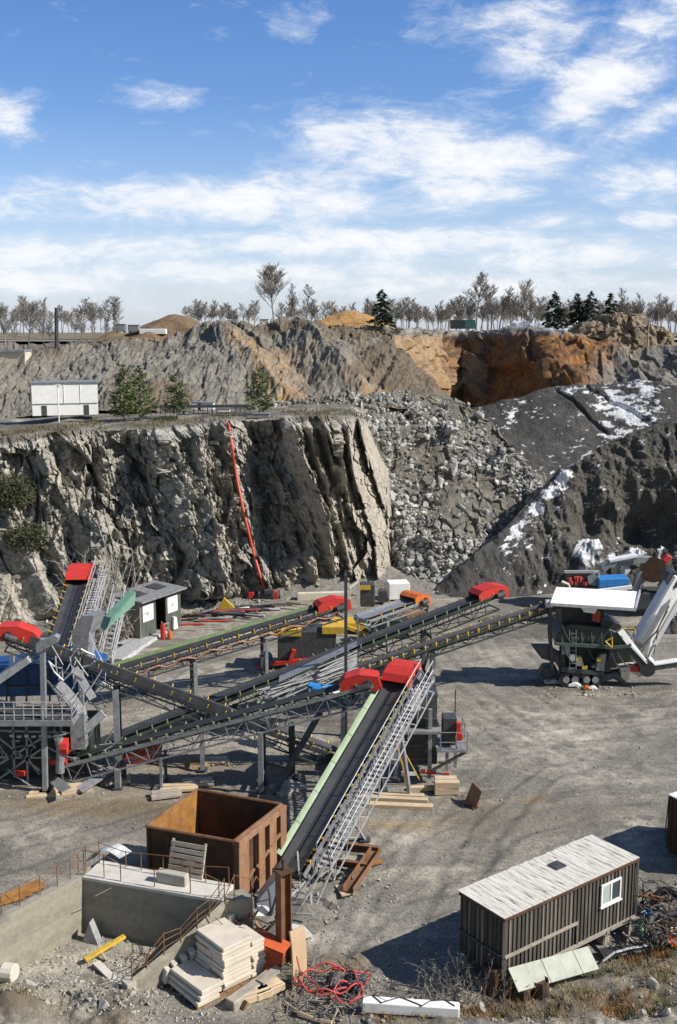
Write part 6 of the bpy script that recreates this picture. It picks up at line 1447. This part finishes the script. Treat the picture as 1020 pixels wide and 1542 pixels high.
# ---- rusty bin -------------------------------------------------------------------
def bin_():
    z = 3.1; z0 = .25
    FL, BL, BR, FR = [G(*p, z) for p in ((220, 1245), (297, 1190), (424, 1212), (352, 1268))]
    o = thing('rusty_hopper_bin', 'large open rusty steel bin with ribbed right side', 'bin', (sum((FL, BL, BR, FR), Vector()) / 4) * 1.0 - UP * z)
    dn = UP * (z0 - z)
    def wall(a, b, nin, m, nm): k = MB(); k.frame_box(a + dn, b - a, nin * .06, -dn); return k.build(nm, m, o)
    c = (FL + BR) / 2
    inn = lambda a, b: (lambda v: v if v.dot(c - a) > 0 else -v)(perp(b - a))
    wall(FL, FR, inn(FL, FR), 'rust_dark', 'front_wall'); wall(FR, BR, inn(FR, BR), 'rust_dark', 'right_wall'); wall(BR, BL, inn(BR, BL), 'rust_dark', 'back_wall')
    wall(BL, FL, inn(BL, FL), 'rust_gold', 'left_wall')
    k = MB(); k.hexa([FL + dn, FR + dn, BR + dn, BL + dn], [p + dn + UP * .05 for p in (FL, FR, BR, BL)]); k.build('floor', 'rust_dark', o)
    k = MB()
    for a, b in ((FL, FR), (FR, BR), (BR, BL), (BL, FL)): k.tube([a + UP * .02, b + UP * .02], .07, 6)
    k.build('rim', 'rust', o)
    k = MB(); d = (FR - FL); n = -inn(FL, FR)
    k.bar(FL + d * .03 + n * .04 + dn, FL + d * .03 + n * .04, .1, .08, n); k.bar(FL + d * .26 + n * .04 + dn, FL + d * .26 + n * .04 - UP * .15, .16, .06, n)
    k.bar(FR - d * .01 + n * .03 + dn, FR - d * .01 + n * .03, .1, .06, n); k.build('front_ribs', 'rust_dark', o)
    d = BR - FR; n = -inn(FR, BR); e = d.normalized()
    for t0, t1 in ((.0, .2), (.4, .53), (.63, .78), (.87, 1.0)):
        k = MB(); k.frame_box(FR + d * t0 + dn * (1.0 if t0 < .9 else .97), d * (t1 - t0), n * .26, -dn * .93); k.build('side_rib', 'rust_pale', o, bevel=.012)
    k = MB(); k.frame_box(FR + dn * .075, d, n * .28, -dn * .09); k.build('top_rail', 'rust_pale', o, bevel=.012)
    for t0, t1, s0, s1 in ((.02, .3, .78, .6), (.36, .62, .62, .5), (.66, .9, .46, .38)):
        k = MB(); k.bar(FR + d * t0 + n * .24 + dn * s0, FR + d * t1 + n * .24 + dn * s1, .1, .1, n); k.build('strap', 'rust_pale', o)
    k = MB(); k.tube([FR + d * .22 + n * .3 + dn * .8, FR + d * .3 + n * .34 + dn * .72, FR + d * .36 + n * .3 + dn * .82, FR + d * .33 + n * .3 + dn * .95, FR + d * .24 + n * .3 + dn * 1.0], .04, 6); k.build('loop', 'rust', o)
    # grey slatted crate leaning on its front
    a = G(254, 1316, 2.35); d = (FR - FL).normalized(); n = -inn(FL, FR)
    k = MB(); b0 = a; lean = UP * 1.35 - n * .45
    for q in (0, 1.45): k.frame_box(b0 + d * q, d * .1, n * .1, lean)
    for i in range(6): k.frame_box(b0 + lean * (.02 + .165 * i) + n * .1, d * 1.55, n * .04, lean * .125)
    tag(k.build('slatted_pallet', 'wood_grey', bevel=.01), 'weathered grey slatted pallet standing before the rusty bin front', 'pallet')
    k = MB(); k.frame_box(b0 + n * .5 - d * .1 + UP * .02, d * 1.3, n * .35, UP * .5); tag(k.build('concrete_block', 'conc', bevel=.03), 'grey block lying at the foot of the slatted pallet', 'block')
bin_()
# ---- concrete pit ---------------------------------------------------------------------
def pit():
    z = 2.4
    m, nt, bs = newmat('board_marked_concrete'); v = coords(nt)
    n1 = noise(nt, v, .8, 7, .65); n2 = noise(nt, v, 5, 6, .7)
    sx = nt.nodes.new('ShaderNodeSeparateXYZ'); nt.links.new(v, sx.inputs[0])
    fz = math_(nt, 'FRACT', math_(nt, 'MULTIPLY', sx.outputs[2], 3.4)); ln = math_(nt, 'LESS_THAN', fz, .05)
    col = ramp(nt, n1, [(.35, (.235, .215, .165)), (.5, (.3, .275, .215)), (.66, (.18, .166, .125))]); col = mixc(nt, 1.0, col, ramp(nt, n2, [(.35, (.75, .75, .75)), (.55, (1, 1, 1))]), 'MULTIPLY')
    rowv = nd(nt, 'ShaderNodeTexWhiteNoise', noise_dimensions='1D'); nt.links.new(math_(nt, 'FLOOR', math_(nt, 'MULTIPLY', sx.outputs[2], 3.4)), rowv.inputs['W'])
    col = mixc(nt, .25, col, mixc(nt, rowv.outputs[0], (.17, .155, .12), (.32, .295, .235)))
    col = mixc(nt, math_(nt, 'MULTIPLY', ln, .35), col, (.2, .19, .16)); nt.links.new(col, bs.inputs['Base Color']); bs.inputs['Roughness'].default_value = .9
    bump(nt, bs, math_(nt, 'SUBTRACT', n2, math_(nt, 'MULTIPLY', ln, .6)), .4, .03)
    dn = UP * (z + .4)
    # left wall
    o0, o1, i0, i1 = G(-60, 1407, z), G(137, 1304, z), G(-60, 1418, z), G(125, 1320, z)
    o = thing('pit_side_wall', 'long pale concrete wall closing the pit on the left', 'wall', (o0 + o1) / 2 - UP * z)
    k = MB(); k.hexa([i0 - dn, i1 - dn, o1 - dn, o0 - dn], [i0, i1, o1, o0]); k.build('wall', m, o, bevel=.015)
    # back wall with wide slab
    a, b = i1, G(336, 1356, z); c, e = G(150, 1297, z), G(352, 1334, z); dd = (b - a)
    o = thing('pit_back_wall', 'concrete back wall of the pit, in shade, under a wide pale slab', 'wall', (a + b) / 2 - UP * z)
    k = MB(); k.hexa([a - dn, b - dn, e - dn, c - dn], [a - UP * .14, b - UP * .14, e - UP * .14, c - UP * .14]); k.build('wall', m, o)
    q = perp(dd); k = MB(); k.hexa([a - q * .04 - UP * .138, b - q * .04 - UP * .138, e + q * .1 - UP * .138, c + q * .1 - UP * .138], [a - q * .04 + UP * .01, b - q * .04 + UP * .01, e + q * .1 + UP * .01, c + q * .1 + UP * .01]); k.build('top_slab', 'conc_top', o, bevel=.02)
    # right wall sloping down to the front
    p = [G(336, 1357, z), G(290, 1400, 1.75), G(240, 1440, 1.1), G(187, 1482, .62)]; w = Vector((.55, .32, 0))
    o = thing('pit_stepped_wall', 'low concrete wall sloping down along the right side of the pit', 'wall', p[2])
    k = MB()
    f = G(383, 1352, z); k.hexa([p[0] - dn + Vector((.02, -.02, 0)), f - dn, f - dn + Vector((-.5, .7, 0)), p[0] - dn + Vector((.1, .7, 0))], [p[0] + Vector((.02, -.02, 0)), f, f + Vector((-.5, .7, 0)), p[0] + Vector((.1, .7, 0))]); k.build('wing', m, o, bevel=.015)
    k = MB()
    for i in range(3):
        a, b = p[i], p[i + 1] + (p[i] - p[i + 1]) * .004; k.hexa([Vector((a.x, a.y, -.3)), Vector((b.x, b.y, -.3)), Vector((b.x, b.y, -.3)) + w, Vector((a.x, a.y, -.3)) + w], [a, b, b + w, a + w])
    k.build('wall', m, o, bevel=.012)
    k = MB(); r = random.Random(3)
    for i in range(9):
        t = .12 + .75 * i / 9; j = min(int(t * 3), 2); a = p[j].lerp(p[j + 1], t * 3 - j) + w + UP * -.55; k.box(a + Vector((.12, -.05, 0)), (.22, .3, .55), .6, (r.uniform(-.2, .2), r.uniform(-.2, .2)))
    k.build('form_block', 'conc_top', o, bevel=.02)
    # reinforcing bars as railings
    def bars(name, lab, pts, hts, rails, tops=(1.0,)):
        rr_ = thing(name, lab, 'rebar railing', pts[0])
        for q, hh in zip(pts, hts): k = MB(); k.tube([q - UP * .05, q + UP * hh], .022, 5); k.build('bar_post', 'rust', rr_)
        for t in tops:
            k = MB(); k.tube([q + UP * hh * t + rvec(r) * .03 for q, hh in zip(pts, hts)], .018, 5); k.build('bar_rail', 'rust', rr_)
    L_ = [o0.lerp(o1, t).lerp(i0.lerp(i1, t), .4) for t in (.12, .3, .44, .6, .74, .85, .92, .985)]
    bars('rebar_railing', 'thin rusty rebar railing along the left pit wall', L_, [.9, .8, .85, .8, .9, .85, .95, 1.05], 1, (1.0, .55))
    mk = lambda x, y: G(x, y, z)
    bars('rebar_railing', 'thin rusty rebar railing along the front edge of the wide slab', [mk(127, 1316), mk(157, 1322), mk(182, 1327), mk(233, 1336), mk(287, 1346), mk(330, 1353)], [1.05, 1.0, .7, .75, 1.1, .7], 1, (1.0,))
    bars('rebar_railing', 'thin rusty rebar railing along the rear of the wide slab', [mk(150, 1300), mk(190, 1306), mk(213, 1311), mk(246, 1318), mk(275, 1323), mk(310, 1329), mk(345, 1335)], [.95, .7, .8, .85, .9, .7, .8], 1, (.97,))
    pp = [p[0].lerp(p[1], .1), p[0].lerp(p[1], .6), p[1], p[1].lerp(p[2], .5), p[2], p[2].lerp(p[3], .5), p[3].lerp(p[2], .08)]
    bars('rebar_railing', 'triple rusty rebar railing along the sloping right pit wall', [q + w * .3 for q in pp], [1.0, .7, .85, .6, .9, .55, .95], 1, (.95, .6, .3))
    bars('rebar_railing', 'short rebar railing on the wing by the slab stack', [G(340, 1372, z), G(353, 1356, z), G(379, 1352, z)], [.6, 1.1, .8], 1, (.95,))
    k = MB(); k.bar(G(128, 1446, .22), G(188, 1410, .55), .22, .12); tag(k.build('yellow_beam', 'yellow', bevel=.01), 'yellow beam lying in the pit with its end on rubble', 'beam')
    k = MB(); k.bar(G(148, 1428, .3), G(161, 1446, .08), .12, .06); tag(k.build('plank', 'wood_grey'), 'short plank leaning against the yellow beam', 'plank')
    k = MB(); k.bar(G(145, 1450, .2), G(180, 1484, .12), .3, .08); tag(k.build('plank', 'conc_top'), 'pale plank lying in the pit below the yellow beam', 'plank')
    k = MB(); k.tube([G(22, 1448, .35), G(90, 1412, .3)], .06, 6); tag(k.build('white_pipe', 'white'), 'thin white pipe lying along the left pit wall', 'pipe')
    k = MB(); a = G(124, 1418, .02); k.prism([a, a + Vector((.7, -.3, 0)), a + Vector((.3, 0, .8))], (.1, .3, .05)); tag(k.build('sheet_offcut', 'steel'), 'grey sheet offcut in the dark back corner of the pit', 'sheet')
    k = MB(); k.tube([G(143, 1350, 2.0), G(178, 1332, 2.2)], .02, 4); tag(k.build('wire_bar', 'wire'), 'thin wire hanging on the shaded back wall', 'wire')
    k = MB(); k.frame_box(G(183, 1500) - UP * .2, (.3, -.35, 0), (.3, .25, 0), (0, 0, .85)); k.bar(G(170, 1502, .1), G(187, 1490, .4), .5, .05); tag(k.build('end_block', 'conc', bevel=.02), 'concrete end block at the front tip of the sloping wall', 'block')
    for i in range(4):
        k = MB(); a = G(6 + 11 * i, 1356 - i * 5, .06 + .03 * i); k.box(a, (1.6, .7, .03), .55 + .1 * i, (.03 * i, -.04)); tag(k.build('rusty_sheet', 'rust_gold'), 'golden rusty sheet lying behind the left pit wall', 'sheet', 'rusty sheets behind the left pit wall')
    k = MB(); g = G(4, 1464, .3); k.tube([g, g + Vector((.5, -.1, 0))], .36, 12); tag(k.build('concrete_pipe', 'conc_top', bevel=.03), 'pale pipe stub at the left picture edge below the pit wall', 'pipe')
    k = MB(); g = G(158, 1300, z); pr = [g + Vector((-.9 + .18 * i, -.1 + .05 * i, .5 * math.sin(i / 8 * 3.1))) for i in range(9)]
    for i in range(8): k.prism([pr[i], pr[i + 1], pr[i + 1] + UP * .03, pr[i] + UP * .03], (.4, .6, 0))
    tag(k.build('bent_sheet', 'steel'), 'curled grey sheet at the left rear corner of the wide slab', 'sheet')
pit()
# ---- slab stack -----------------------------------------------------------------------------
def slabs():
    O = G(336, 1429, 1.95); a = G(372, 1412, 1.95) - O; b = perp(a) * 1.75; a = a.normalized() * 1.3; O.z = 0
    r = random.Random(8); th = .155
    def slab(o, A, Bv, z, lab, grp, t=th):
        j = Vector((r.uniform(-.05, .05), r.uniform(-.05, .05), 0)); rz = Matrix.Rotation(r.uniform(-.025, .025), 3, 'Z'); k = MB()
        k.frame_box(o + j + UP * z, rz @ A, rz @ Bv, UP * (t - .012)); tag(k.build('concrete_slab', 'slab', bevel=.02), lab, 'slab', grp)
    n = 11
    for i in range(n):
        lab = 'pale slab in the tall front column of the stack'; g = 'slabs of the tall front column'
        if i == n - 1: slab(O, a, b, .22 + th * i, 'topmost pale slab on the tall front column of the stack', None); continue
        slab(O, a, b * .48, .22 + th * i, lab, g); slab(O + b * .5, a, b * .5, .22 + th * i, lab, g)
    for i in range(9): slab(O + a * 1.03 - b * .0, a * .45, b * .8, .22 + th * i, 'pale slab in the lower rear column behind the tall front one', 'slabs of the lower rear column')
    for i, t in enumerate((.17, .2, .14)): slab(O - a * (.78 + .05 * (2 - i)) - b * .04, a * .74, b * 1.12, .16 + .19 * i, ['bottom slab of the low front pile', 'middle slab of the low front pile, with grey edge', 'top slab of the low front pile beside the tall column'][i], None, .18)
    o = thing('pallet', 'brown timber pallet under the slab stack', 'pallet', O)
    for q in (0, .45, .92): k = MB(); k.frame_box(O - a * .9 + b * q, a * 2.5, b.normalized() * .14, UP * .14); k.build('bearer', 'wood_brown', o)
    for q in (-.85, -.4, .1, .6, 1.2): k = MB(); k.frame_box(O + a * q + UP * .142 - b * .02, a.normalized() * .2, b * 1.04, UP * .015); k.build('board', 'wood_brown', o)
    k = MB(); k.bar(G(346, 1514, .22), G(414, 1466, .35), .45, .38); tag(k.build('timber_baulk', 'wood_grey', bevel=.03), 'thick weathered baulk lying right of the slab stack', 'timber')
    k = MB(); k.bar(G(392, 1480, .5), G(420, 1458, .6), .35, .1); tag(k.build('plank', 'wood_grey'), 'short dark plank lying on the thick baulk', 'plank')
    for i, (x, y) in enumerate(((384, 1498), (404, 1490))): k = MB(); g = G(x, y, .17); k.box(g, (1.2, .5, .28), .5 + .15 * i); k.box(g + UP * .2, (1.0, .4, .1), .55); tag(k.build('timber_block', 'wood', bevel=.02), ['pale timber block before the thick baulk', 'pale timber block right of the other one near the bent board'][i], 'timber')
    k = MB(); k.bar(G(366, 1520, .05), G(372, 1508, .3), .2, .1); tag(k.build('plank', 'wood_brown'), 'tiny brown offcut under the thick baulk', 'plank')
slabs()
# ---- right edge --------------------------------------------------------------------------------
def right_edge():
    z = 2.7; A = G(1008, 1198, z); y = A.y; h = 2.6
    o = thing('brown_container', 'brown rusty container with pale roof, cut by the right picture edge', 'container', Vector((A.x, A.y, 0)))
    a = Vector((.55, -.85, 0)) * 3.4; b = Vector((.85, .55, 0)) * 3.0; bt = Vector((A.x, A.y, z - h))
    k = MB(); k.frame_box(bt, a, b, UP * h); k.build('body', 'rust_dark', o)
    k = MB(); n = Vector((-.84, -.54, 0))
    for i in range(9): k.frame_box(bt + a * (.03 + i / 9.2) + n * .0, a.normalized() * .12, n * .05, UP * h * .97)
    k.build('ribs', 'rust_dark', o)
    k = MB(); k.frame_box(bt + UP * (h + .01) + n * .05, a, b, UP * .06); k.build('roof', 'white', o)
    k = MB(); k.tube([bt + a * .02 + n * .08 + UP * h, bt + a * .0 + n * .12 + UP * .9, bt + a * .05 + n * .25 + UP * .4], .03, 5); k.build('cable', 'black', o)
    c = MB(); c.frame_box(Vector((bt.x, bt.y, -.2)) + a * .3, a * .08, b * .3, UP * .4); c.build('foot_block', 'wood_grey', o)
    r = random.Random(17); k = MB()
    for i in range(170):
        g = G(r.uniform(968, 1035), r.uniform(1338, 1425), r.uniform(.1, 1.1)); e = Vector((r.uniform(-1, 1), r.uniform(-.6, .6), r.uniform(-.5, .5))) * r.uniform(.4, 1.2); k.mi = r.randrange(3); k.tube([g, g + e * .4 + rvec(r) * .25, g + e * .8 + rvec(r) * .25, g + e], r.uniform(.014, .035), 4, cap=False)
    tag(k.build('wire_scrap', [M['wire'], M['rust_dark'], M['black']]), 'tangled scrap wire heap at the right picture edge behind the cabin', 'scrap')
    for i, (x, y_, rr_) in enumerate(((1006, 1362, .55), (992, 1398, .5), (1018, 1395, .5))):
        g = G(x, y_, .5); k = MB(); ax = Vector((r.uniform(-.5, .5), -.6, r.uniform(.4, .9))).normalized(); s = ax.cross(UP).normalized(); t = s.cross(ax)
        pts = [g + (s * math.cos(q / 18 * 6.2832) + t * math.sin(q / 18 * 6.2832)) * rr_ for q in range(19)]; k.tube(pts, .16, 8, cap=False); tag(k.build('old_tyre', 'black', smooth=True), ['old tyre on top of the wire scrap heap', 'old tyre low in the scrap heap near the cabin corner', 'old tyre at the right picture edge in the scrap heap'][i], 'tyre')
    for i, (x, y_, m, s) in enumerate(((985, 1352, 'rust', (1.2, .7, .05)), (1010, 1385, 'rust_dark', (1.4, .9, .05)), (975, 1375, 'sky_blue', (.5, .25, .08)), (1000, 1412, 'rust', (1.1, .5, .05)), (978, 1398, 'white', (.35, .25, .1)), (1016, 1405, 'white', (.3, .3, .2)), (1012, 1418, 'orange', (.5, .3, .1)))):
        g = G(x, y_, .6 if i < 2 else .3); k = MB(); k.box(g, s, r.random() * 3, (r.uniform(-.5, .5), r.uniform(-.5, .5))); k.box(g + Vector((.1, .05, .08)), (s[0] * .5, s[1] * .6, s[2]), r.random() * 3, (r.uniform(-.5, .5), .2))
        tag(k.build('scrap_sheet', m), ['rusty sheet on top of the scrap heap by the cabin', 'dark rusty sheet in the middle of the scrap heap', 'small blue scrap piece low in the scrap heap', 'rusty sheet low at the front of the scrap heap', 'small white piece at the cabin side of the scrap heap', 'white lump at the right edge of the scrap heap', 'small orange piece at the front right of the scrap heap'][i], 'scrap')
right_edge()
# ---- dry grass and weeds in the near ground ------------------------------------------------------
def grass():
    r = random.Random(77); k = MB()
    ms = [mat('dry_orange_grass', (.34, .17, .06), (.24, .13, .05), 2, .9, 0, 0), mat('straw_grass', (.3, .24, .13), (.2, .17, .09), 2, .9, 0, 0), mat('weed_green', (.09, .12, .035), (.06, .085, .025), 2, .9, 0, 0)]
    spots = [(990, 1434, 30, 12, 0, 50), (960, 1445, 25, 10, 0, 30), (930, 1515, 60, 16, 0, 60), (870, 1500, 50, 20, 1, 40), (1000, 1470, 30, 18, 1, 40), (1010, 1425, 12, 12, 2, 40), (650, 1528, 60, 10, 1, 60), (600, 1530, 50, 8, 0, 25), (930, 1460, 40, 14, 1, 30), (880, 1465, 30, 10, 2, 16), (760, 1520, 50, 12, 1, 30), (985, 1520, 40, 16, 2, 20), (730, 1530, 40, 10, 0, 24), (445, 1470, 10, 12, 2, 10), (425, 1490, 12, 10, 1, 14), (820, 1525, 70, 12, 1, 40), (20, 1535, 60, 10, 1, 30)]
    for (x, y, rx, ry, mi, n) in spots:
        for i in range(n):
            g = G(x + r.gauss(0, rx * .5), y + r.gauss(0, ry * .5)); g.z = float(floor_z(np.array([g.x]), np.array([g.y]))[0]); k.mi = mi if r.random() < .8 else r.randrange(3)
            for j in range(12):
                a = r.uniform(0, 6.28); l = r.uniform(.12, .42); d = Vector((math.cos(a) * r.uniform(.2, .9), math.sin(a) * r.uniform(.2, .9), 1)).normalized(); s = perp(d) * .012 + Vector((0, .001, 0))
                q = g + rvec(r) * .12; q.z = g.z; k.add([q - s, q + s, q + d * l + Vector((d.x, d.y, 0)) * l * .4], [(0, 1, 2)])
    tag(k.build('dry_grass', ms), 'sparse dry orange and straw grass in the near right ground', 'grass', None, 'stuff')
grass()

def terrace_grass():
    r = random.Random(91); k = MB(); ms = [mat('ledge_grass', (.2, .16, .085), (.13, .11, .055), 2, .9, 0, 0), mat('ledge_moss', (.1, .105, .04), (.07, .075, .03), 2, .9, 0, 0)]
    top = CB[-1]
    for i in range(520):
        j = r.randrange(len(top)); q = Vector(top[j]) + Vector((0, r.uniform(.2, 6) ** 1.0, .1)); k.mi = 0 if r.random() < .7 else 1
        for b in range(9):
            a = r.uniform(0, 6.28); l = r.uniform(.18, .5); d = Vector((math.cos(a) * r.uniform(.2, .8), math.sin(a) * r.uniform(.2, .8), 1)).normalized(); s = perp(d) * .03
            p = q + Vector((r.uniform(-.4, .4), r.uniform(-.3, .3), -.05)); k.add([p - s, p + s, p + d * l], [(0, 1, 2)])
    tag(k.build('ledge_grass', ms), 'dry grass along the lip of the rock cliff terrace', 'grass', None, 'stuff')
terrace_grass()
for i, (x, y, h_, r_) in enumerate(((462, 1360, .5, 1.3), (112, 1162, .55, 1.6), (590, 1046, .6, 1.5), (528, 1142, .5, 1.4), (760, 925, .7, 2.0), (360, 1130, .35, 1.5))):
    g = G(x, y, h_); cone('gravel_spill', x, y, g.y, h_ + .05, r_, FLOOR, 200 + i, 1.0, 0.0)
    q = [Vector((g.x + random.gauss(0, r_ * .55), g.y + random.gauss(0, r_ * .55), .06)) for j in range(120)]
    scatter('spilled_stones', [np.array(k_) for k_ in q], [random.uniform(.03, .13) for k_ in q], M['pebble'], 300 + i, 'stuff', ['stones spilled at the foot of the nearest conveyor', 'stones spilled at the lattice conveyor tail', 'stones spilled under the paired red guards', 'stones spilled at the sinking conveyor tail', 'stones spilled below the far red guard', 'stones spilled under the long dark conveyor'][i], 'stones')
# ================================================================== LIGHT, SKY, CAMERA
w = bpy.data.worlds.new('World'); SC.world = w; w.use_nodes = True
nt = w.node_tree; bg = nt.nodes['Background']
SUN_EL, SUN_AZ = math.radians(40), math.radians(104)      # azimuth measured clockwise from +Y
sky = nt.nodes.new('ShaderNodeTexSky'); sky.sky_type = 'NISHITA'; sky.sun_disc = False
sky.sun_elevation = SUN_EL; sky.sun_rotation = SUN_AZ; sky.air_density = 1.0; sky.dust_density = .6; sky.ozone_density = 2.0
tc = nt.nodes.new('ShaderNodeTexCoord'); sp = nt.nodes.new('ShaderNodeSeparateXYZ')
nt.links.new(tc.outputs['Generated'], sp.inputs[0])
ym = math_(nt, 'MAXIMUM', math_(nt, 'ABSOLUTE', sp.outputs[1]), .05)
A = math_(nt, 'DIVIDE', sp.outputs[0], ym); Ev = math_(nt, 'DIVIDE', sp.outputs[2], ym)
cb = nt.nodes.new('ShaderNodeCombineXYZ'); nt.links.new(A, cb.inputs[0]); nt.links.new(math_(nt, 'MULTIPLY', Ev, 2.6), cb.inputs[1])
wn = noise(nt, cb.outputs[0], 9, 4, .6)
warp = nd(nt, 'ShaderNodeVectorMath', operation='MULTIPLY_ADD')
nn = nd(nt, 'ShaderNodeTexNoise', Scale=5.0, Detail=4.0); nt.links.new(cb.outputs[0], nn.inputs[0])
nt.links.new(nn.outputs[1], warp.inputs[0]); warp.inputs[1].default_value = (.07, .07, 0); nt.links.new(cb.outputs[0], warp.inputs[2])
n1 = noise(nt, warp.outputs[0], 17, 12, .7, .25)
n2 = noise(nt, warp.outputs[0], 5, 6, .55, .2)
tot = None
CLOUDS = [(650, 235, 150, 42, 1.0, .06), (690, 285, 110, 30, .9, .05), (520, 195, 90, 22, .75, 0), (330, 305, 240, 26, .95, 0), (90, 305, 170, 26, .8, 0), (540, 270, 120, 22, .7, 0),
          (240, 142, 44, 18, .55, 0), (5, 165, 38, 24, .7, 0), (900, 130, 70, 44, .85, -.5), (800, 60, 70, 44, .7, -.3), (770, 20, 100, 22, .75, 0), (990, 30, 50, 30, .7, 0), (985, 180, 60, 20, .7, -.3),
          (940, 275, 90, 24, .75, 0), (840, 332, 75, 13, .85, 0), (965, 333, 42, 12, .85, 0), (600, 365, 330, 20, .9, 0), (860, 385, 220, 22, .85, 0), (90, 375, 190, 22, .85, 0), (60, 425, 120, 16, .8, 0), (350, 410, 260, 18, .8, 0),
          (450, 40, 36, 22, .42, 0), (645, 55, 50, 14, .4, 0), (720, 150, 90, 20, .5, -.3), (700, 430, 400, 22, .7, 0)]
for (x, y, rx, ry, k, sh) in CLOUDS:
    r = ray(x, y); a0, e0 = r[0] / r[1], r[2] / r[1]
    da = math_(nt, 'SUBTRACT', A, a0); de = math_(nt, 'SUBTRACT', Ev, e0)
    if sh: de = math_(nt, 'MULTIPLY_ADD', da, sh, False); de.node.inputs[2].default_value = 0; nt.links.new(math_(nt, 'SUBTRACT', Ev, e0), de.node.inputs[2])
    d2 = math_(nt, 'ADD', math_(nt, 'POWER', math_(nt, 'ABSOLUTE', math_(nt, 'MULTIPLY', da, F / rx)), 2), math_(nt, 'POWER', math_(nt, 'ABSOLUTE', math_(nt, 'MULTIPLY', de, F / ry)), 2))
    g = math_(nt, 'MULTIPLY', math_(nt, 'EXPONENT', math_(nt, 'MULTIPLY', d2, -.45)), k)
    tot = g if tot is None else math_(nt, 'MAXIMUM', tot, g)
c = math_(nt, 'ADD', tot, math_(nt, 'MULTIPLY', math_(nt, 'SUBTRACT', n1, .5), 1.8))
c = math_(nt, 'ADD', c, math_(nt, 'MULTIPLY', math_(nt, 'SUBTRACT', n2, .5), 1.2))
fac = ramp(nt, c, [(.22, (0, 0, 0)), (.5, (.3, .3, .3)), (.78, (.8, .8, .8)), (1.0, (.97, .97, .97))])
hs = nd(nt, 'ShaderNodeHueSaturation', Saturation=1.28, Value=1.0); nt.links.new(sky.outputs[0], hs.inputs['Color'])
skyc = mixc(nt, 1.0, hs.outputs[0], (1.3, 1.25, 1.5), 'MULTIPLY')
cl = ramp(nt, c, [(.3, (7.6, 8.4, 9.8)), (.7, (9.4, 9.7, 10.2)), (1.0, (10.0, 10.1, 10.3))])
hz = ramp(nt, Ev, [(0.0, (.5, .5, .5)), (.09, (.2, .2, .2)), (.2, (0, 0, 0))])
skyc = mixc(nt, hz, skyc, (7.2, 8.6, 11.0))
fr = ramp(nt, sp.outputs[1], [(0.0, (0, 0, 0)), (.25, (1, 1, 1))])
nt.links.new(mixc(nt, fr, sky.outputs[0], mixc(nt, fac, skyc, cl)), bg.inputs[0]); bg.inputs[1].default_value = .07
sd = Vector((math.cos(SUN_EL) * math.sin(SUN_AZ), math.cos(SUN_EL) * math.cos(SUN_AZ), math.sin(SUN_EL)))
L = bpy.data.lights.new('sun', 'SUN'); L.energy = 4.6; L.angle = math.radians(.5); L.color = (1.0, .945, .865)
lo = bpy.data.objects.new('sun', L); COL.objects.link(lo); lo.rotation_euler = sd.to_track_quat('Z', 'Y').to_euler(); lo.location = (60, 20, 80)
cam = bpy.data.cameras.new('camera'); co = bpy.data.objects.new('camera', cam); COL.objects.link(co)
co.location = (0, 0, H); co.rotation_euler = (math.pi / 2 - PITCH, 0, 0)
cam.sensor_fit = 'HORIZONTAL'; cam.sensor_width = 36; cam.lens = F / 1020 * 36; cam.clip_end = 12000; cam.clip_start = .5
SC.camera = co
SC.view_settings.view_transform = 'Standard'; SC.view_settings.look = 'None'; SC.view_settings.exposure = 0.5; SC.view_settings.gamma = 1.0
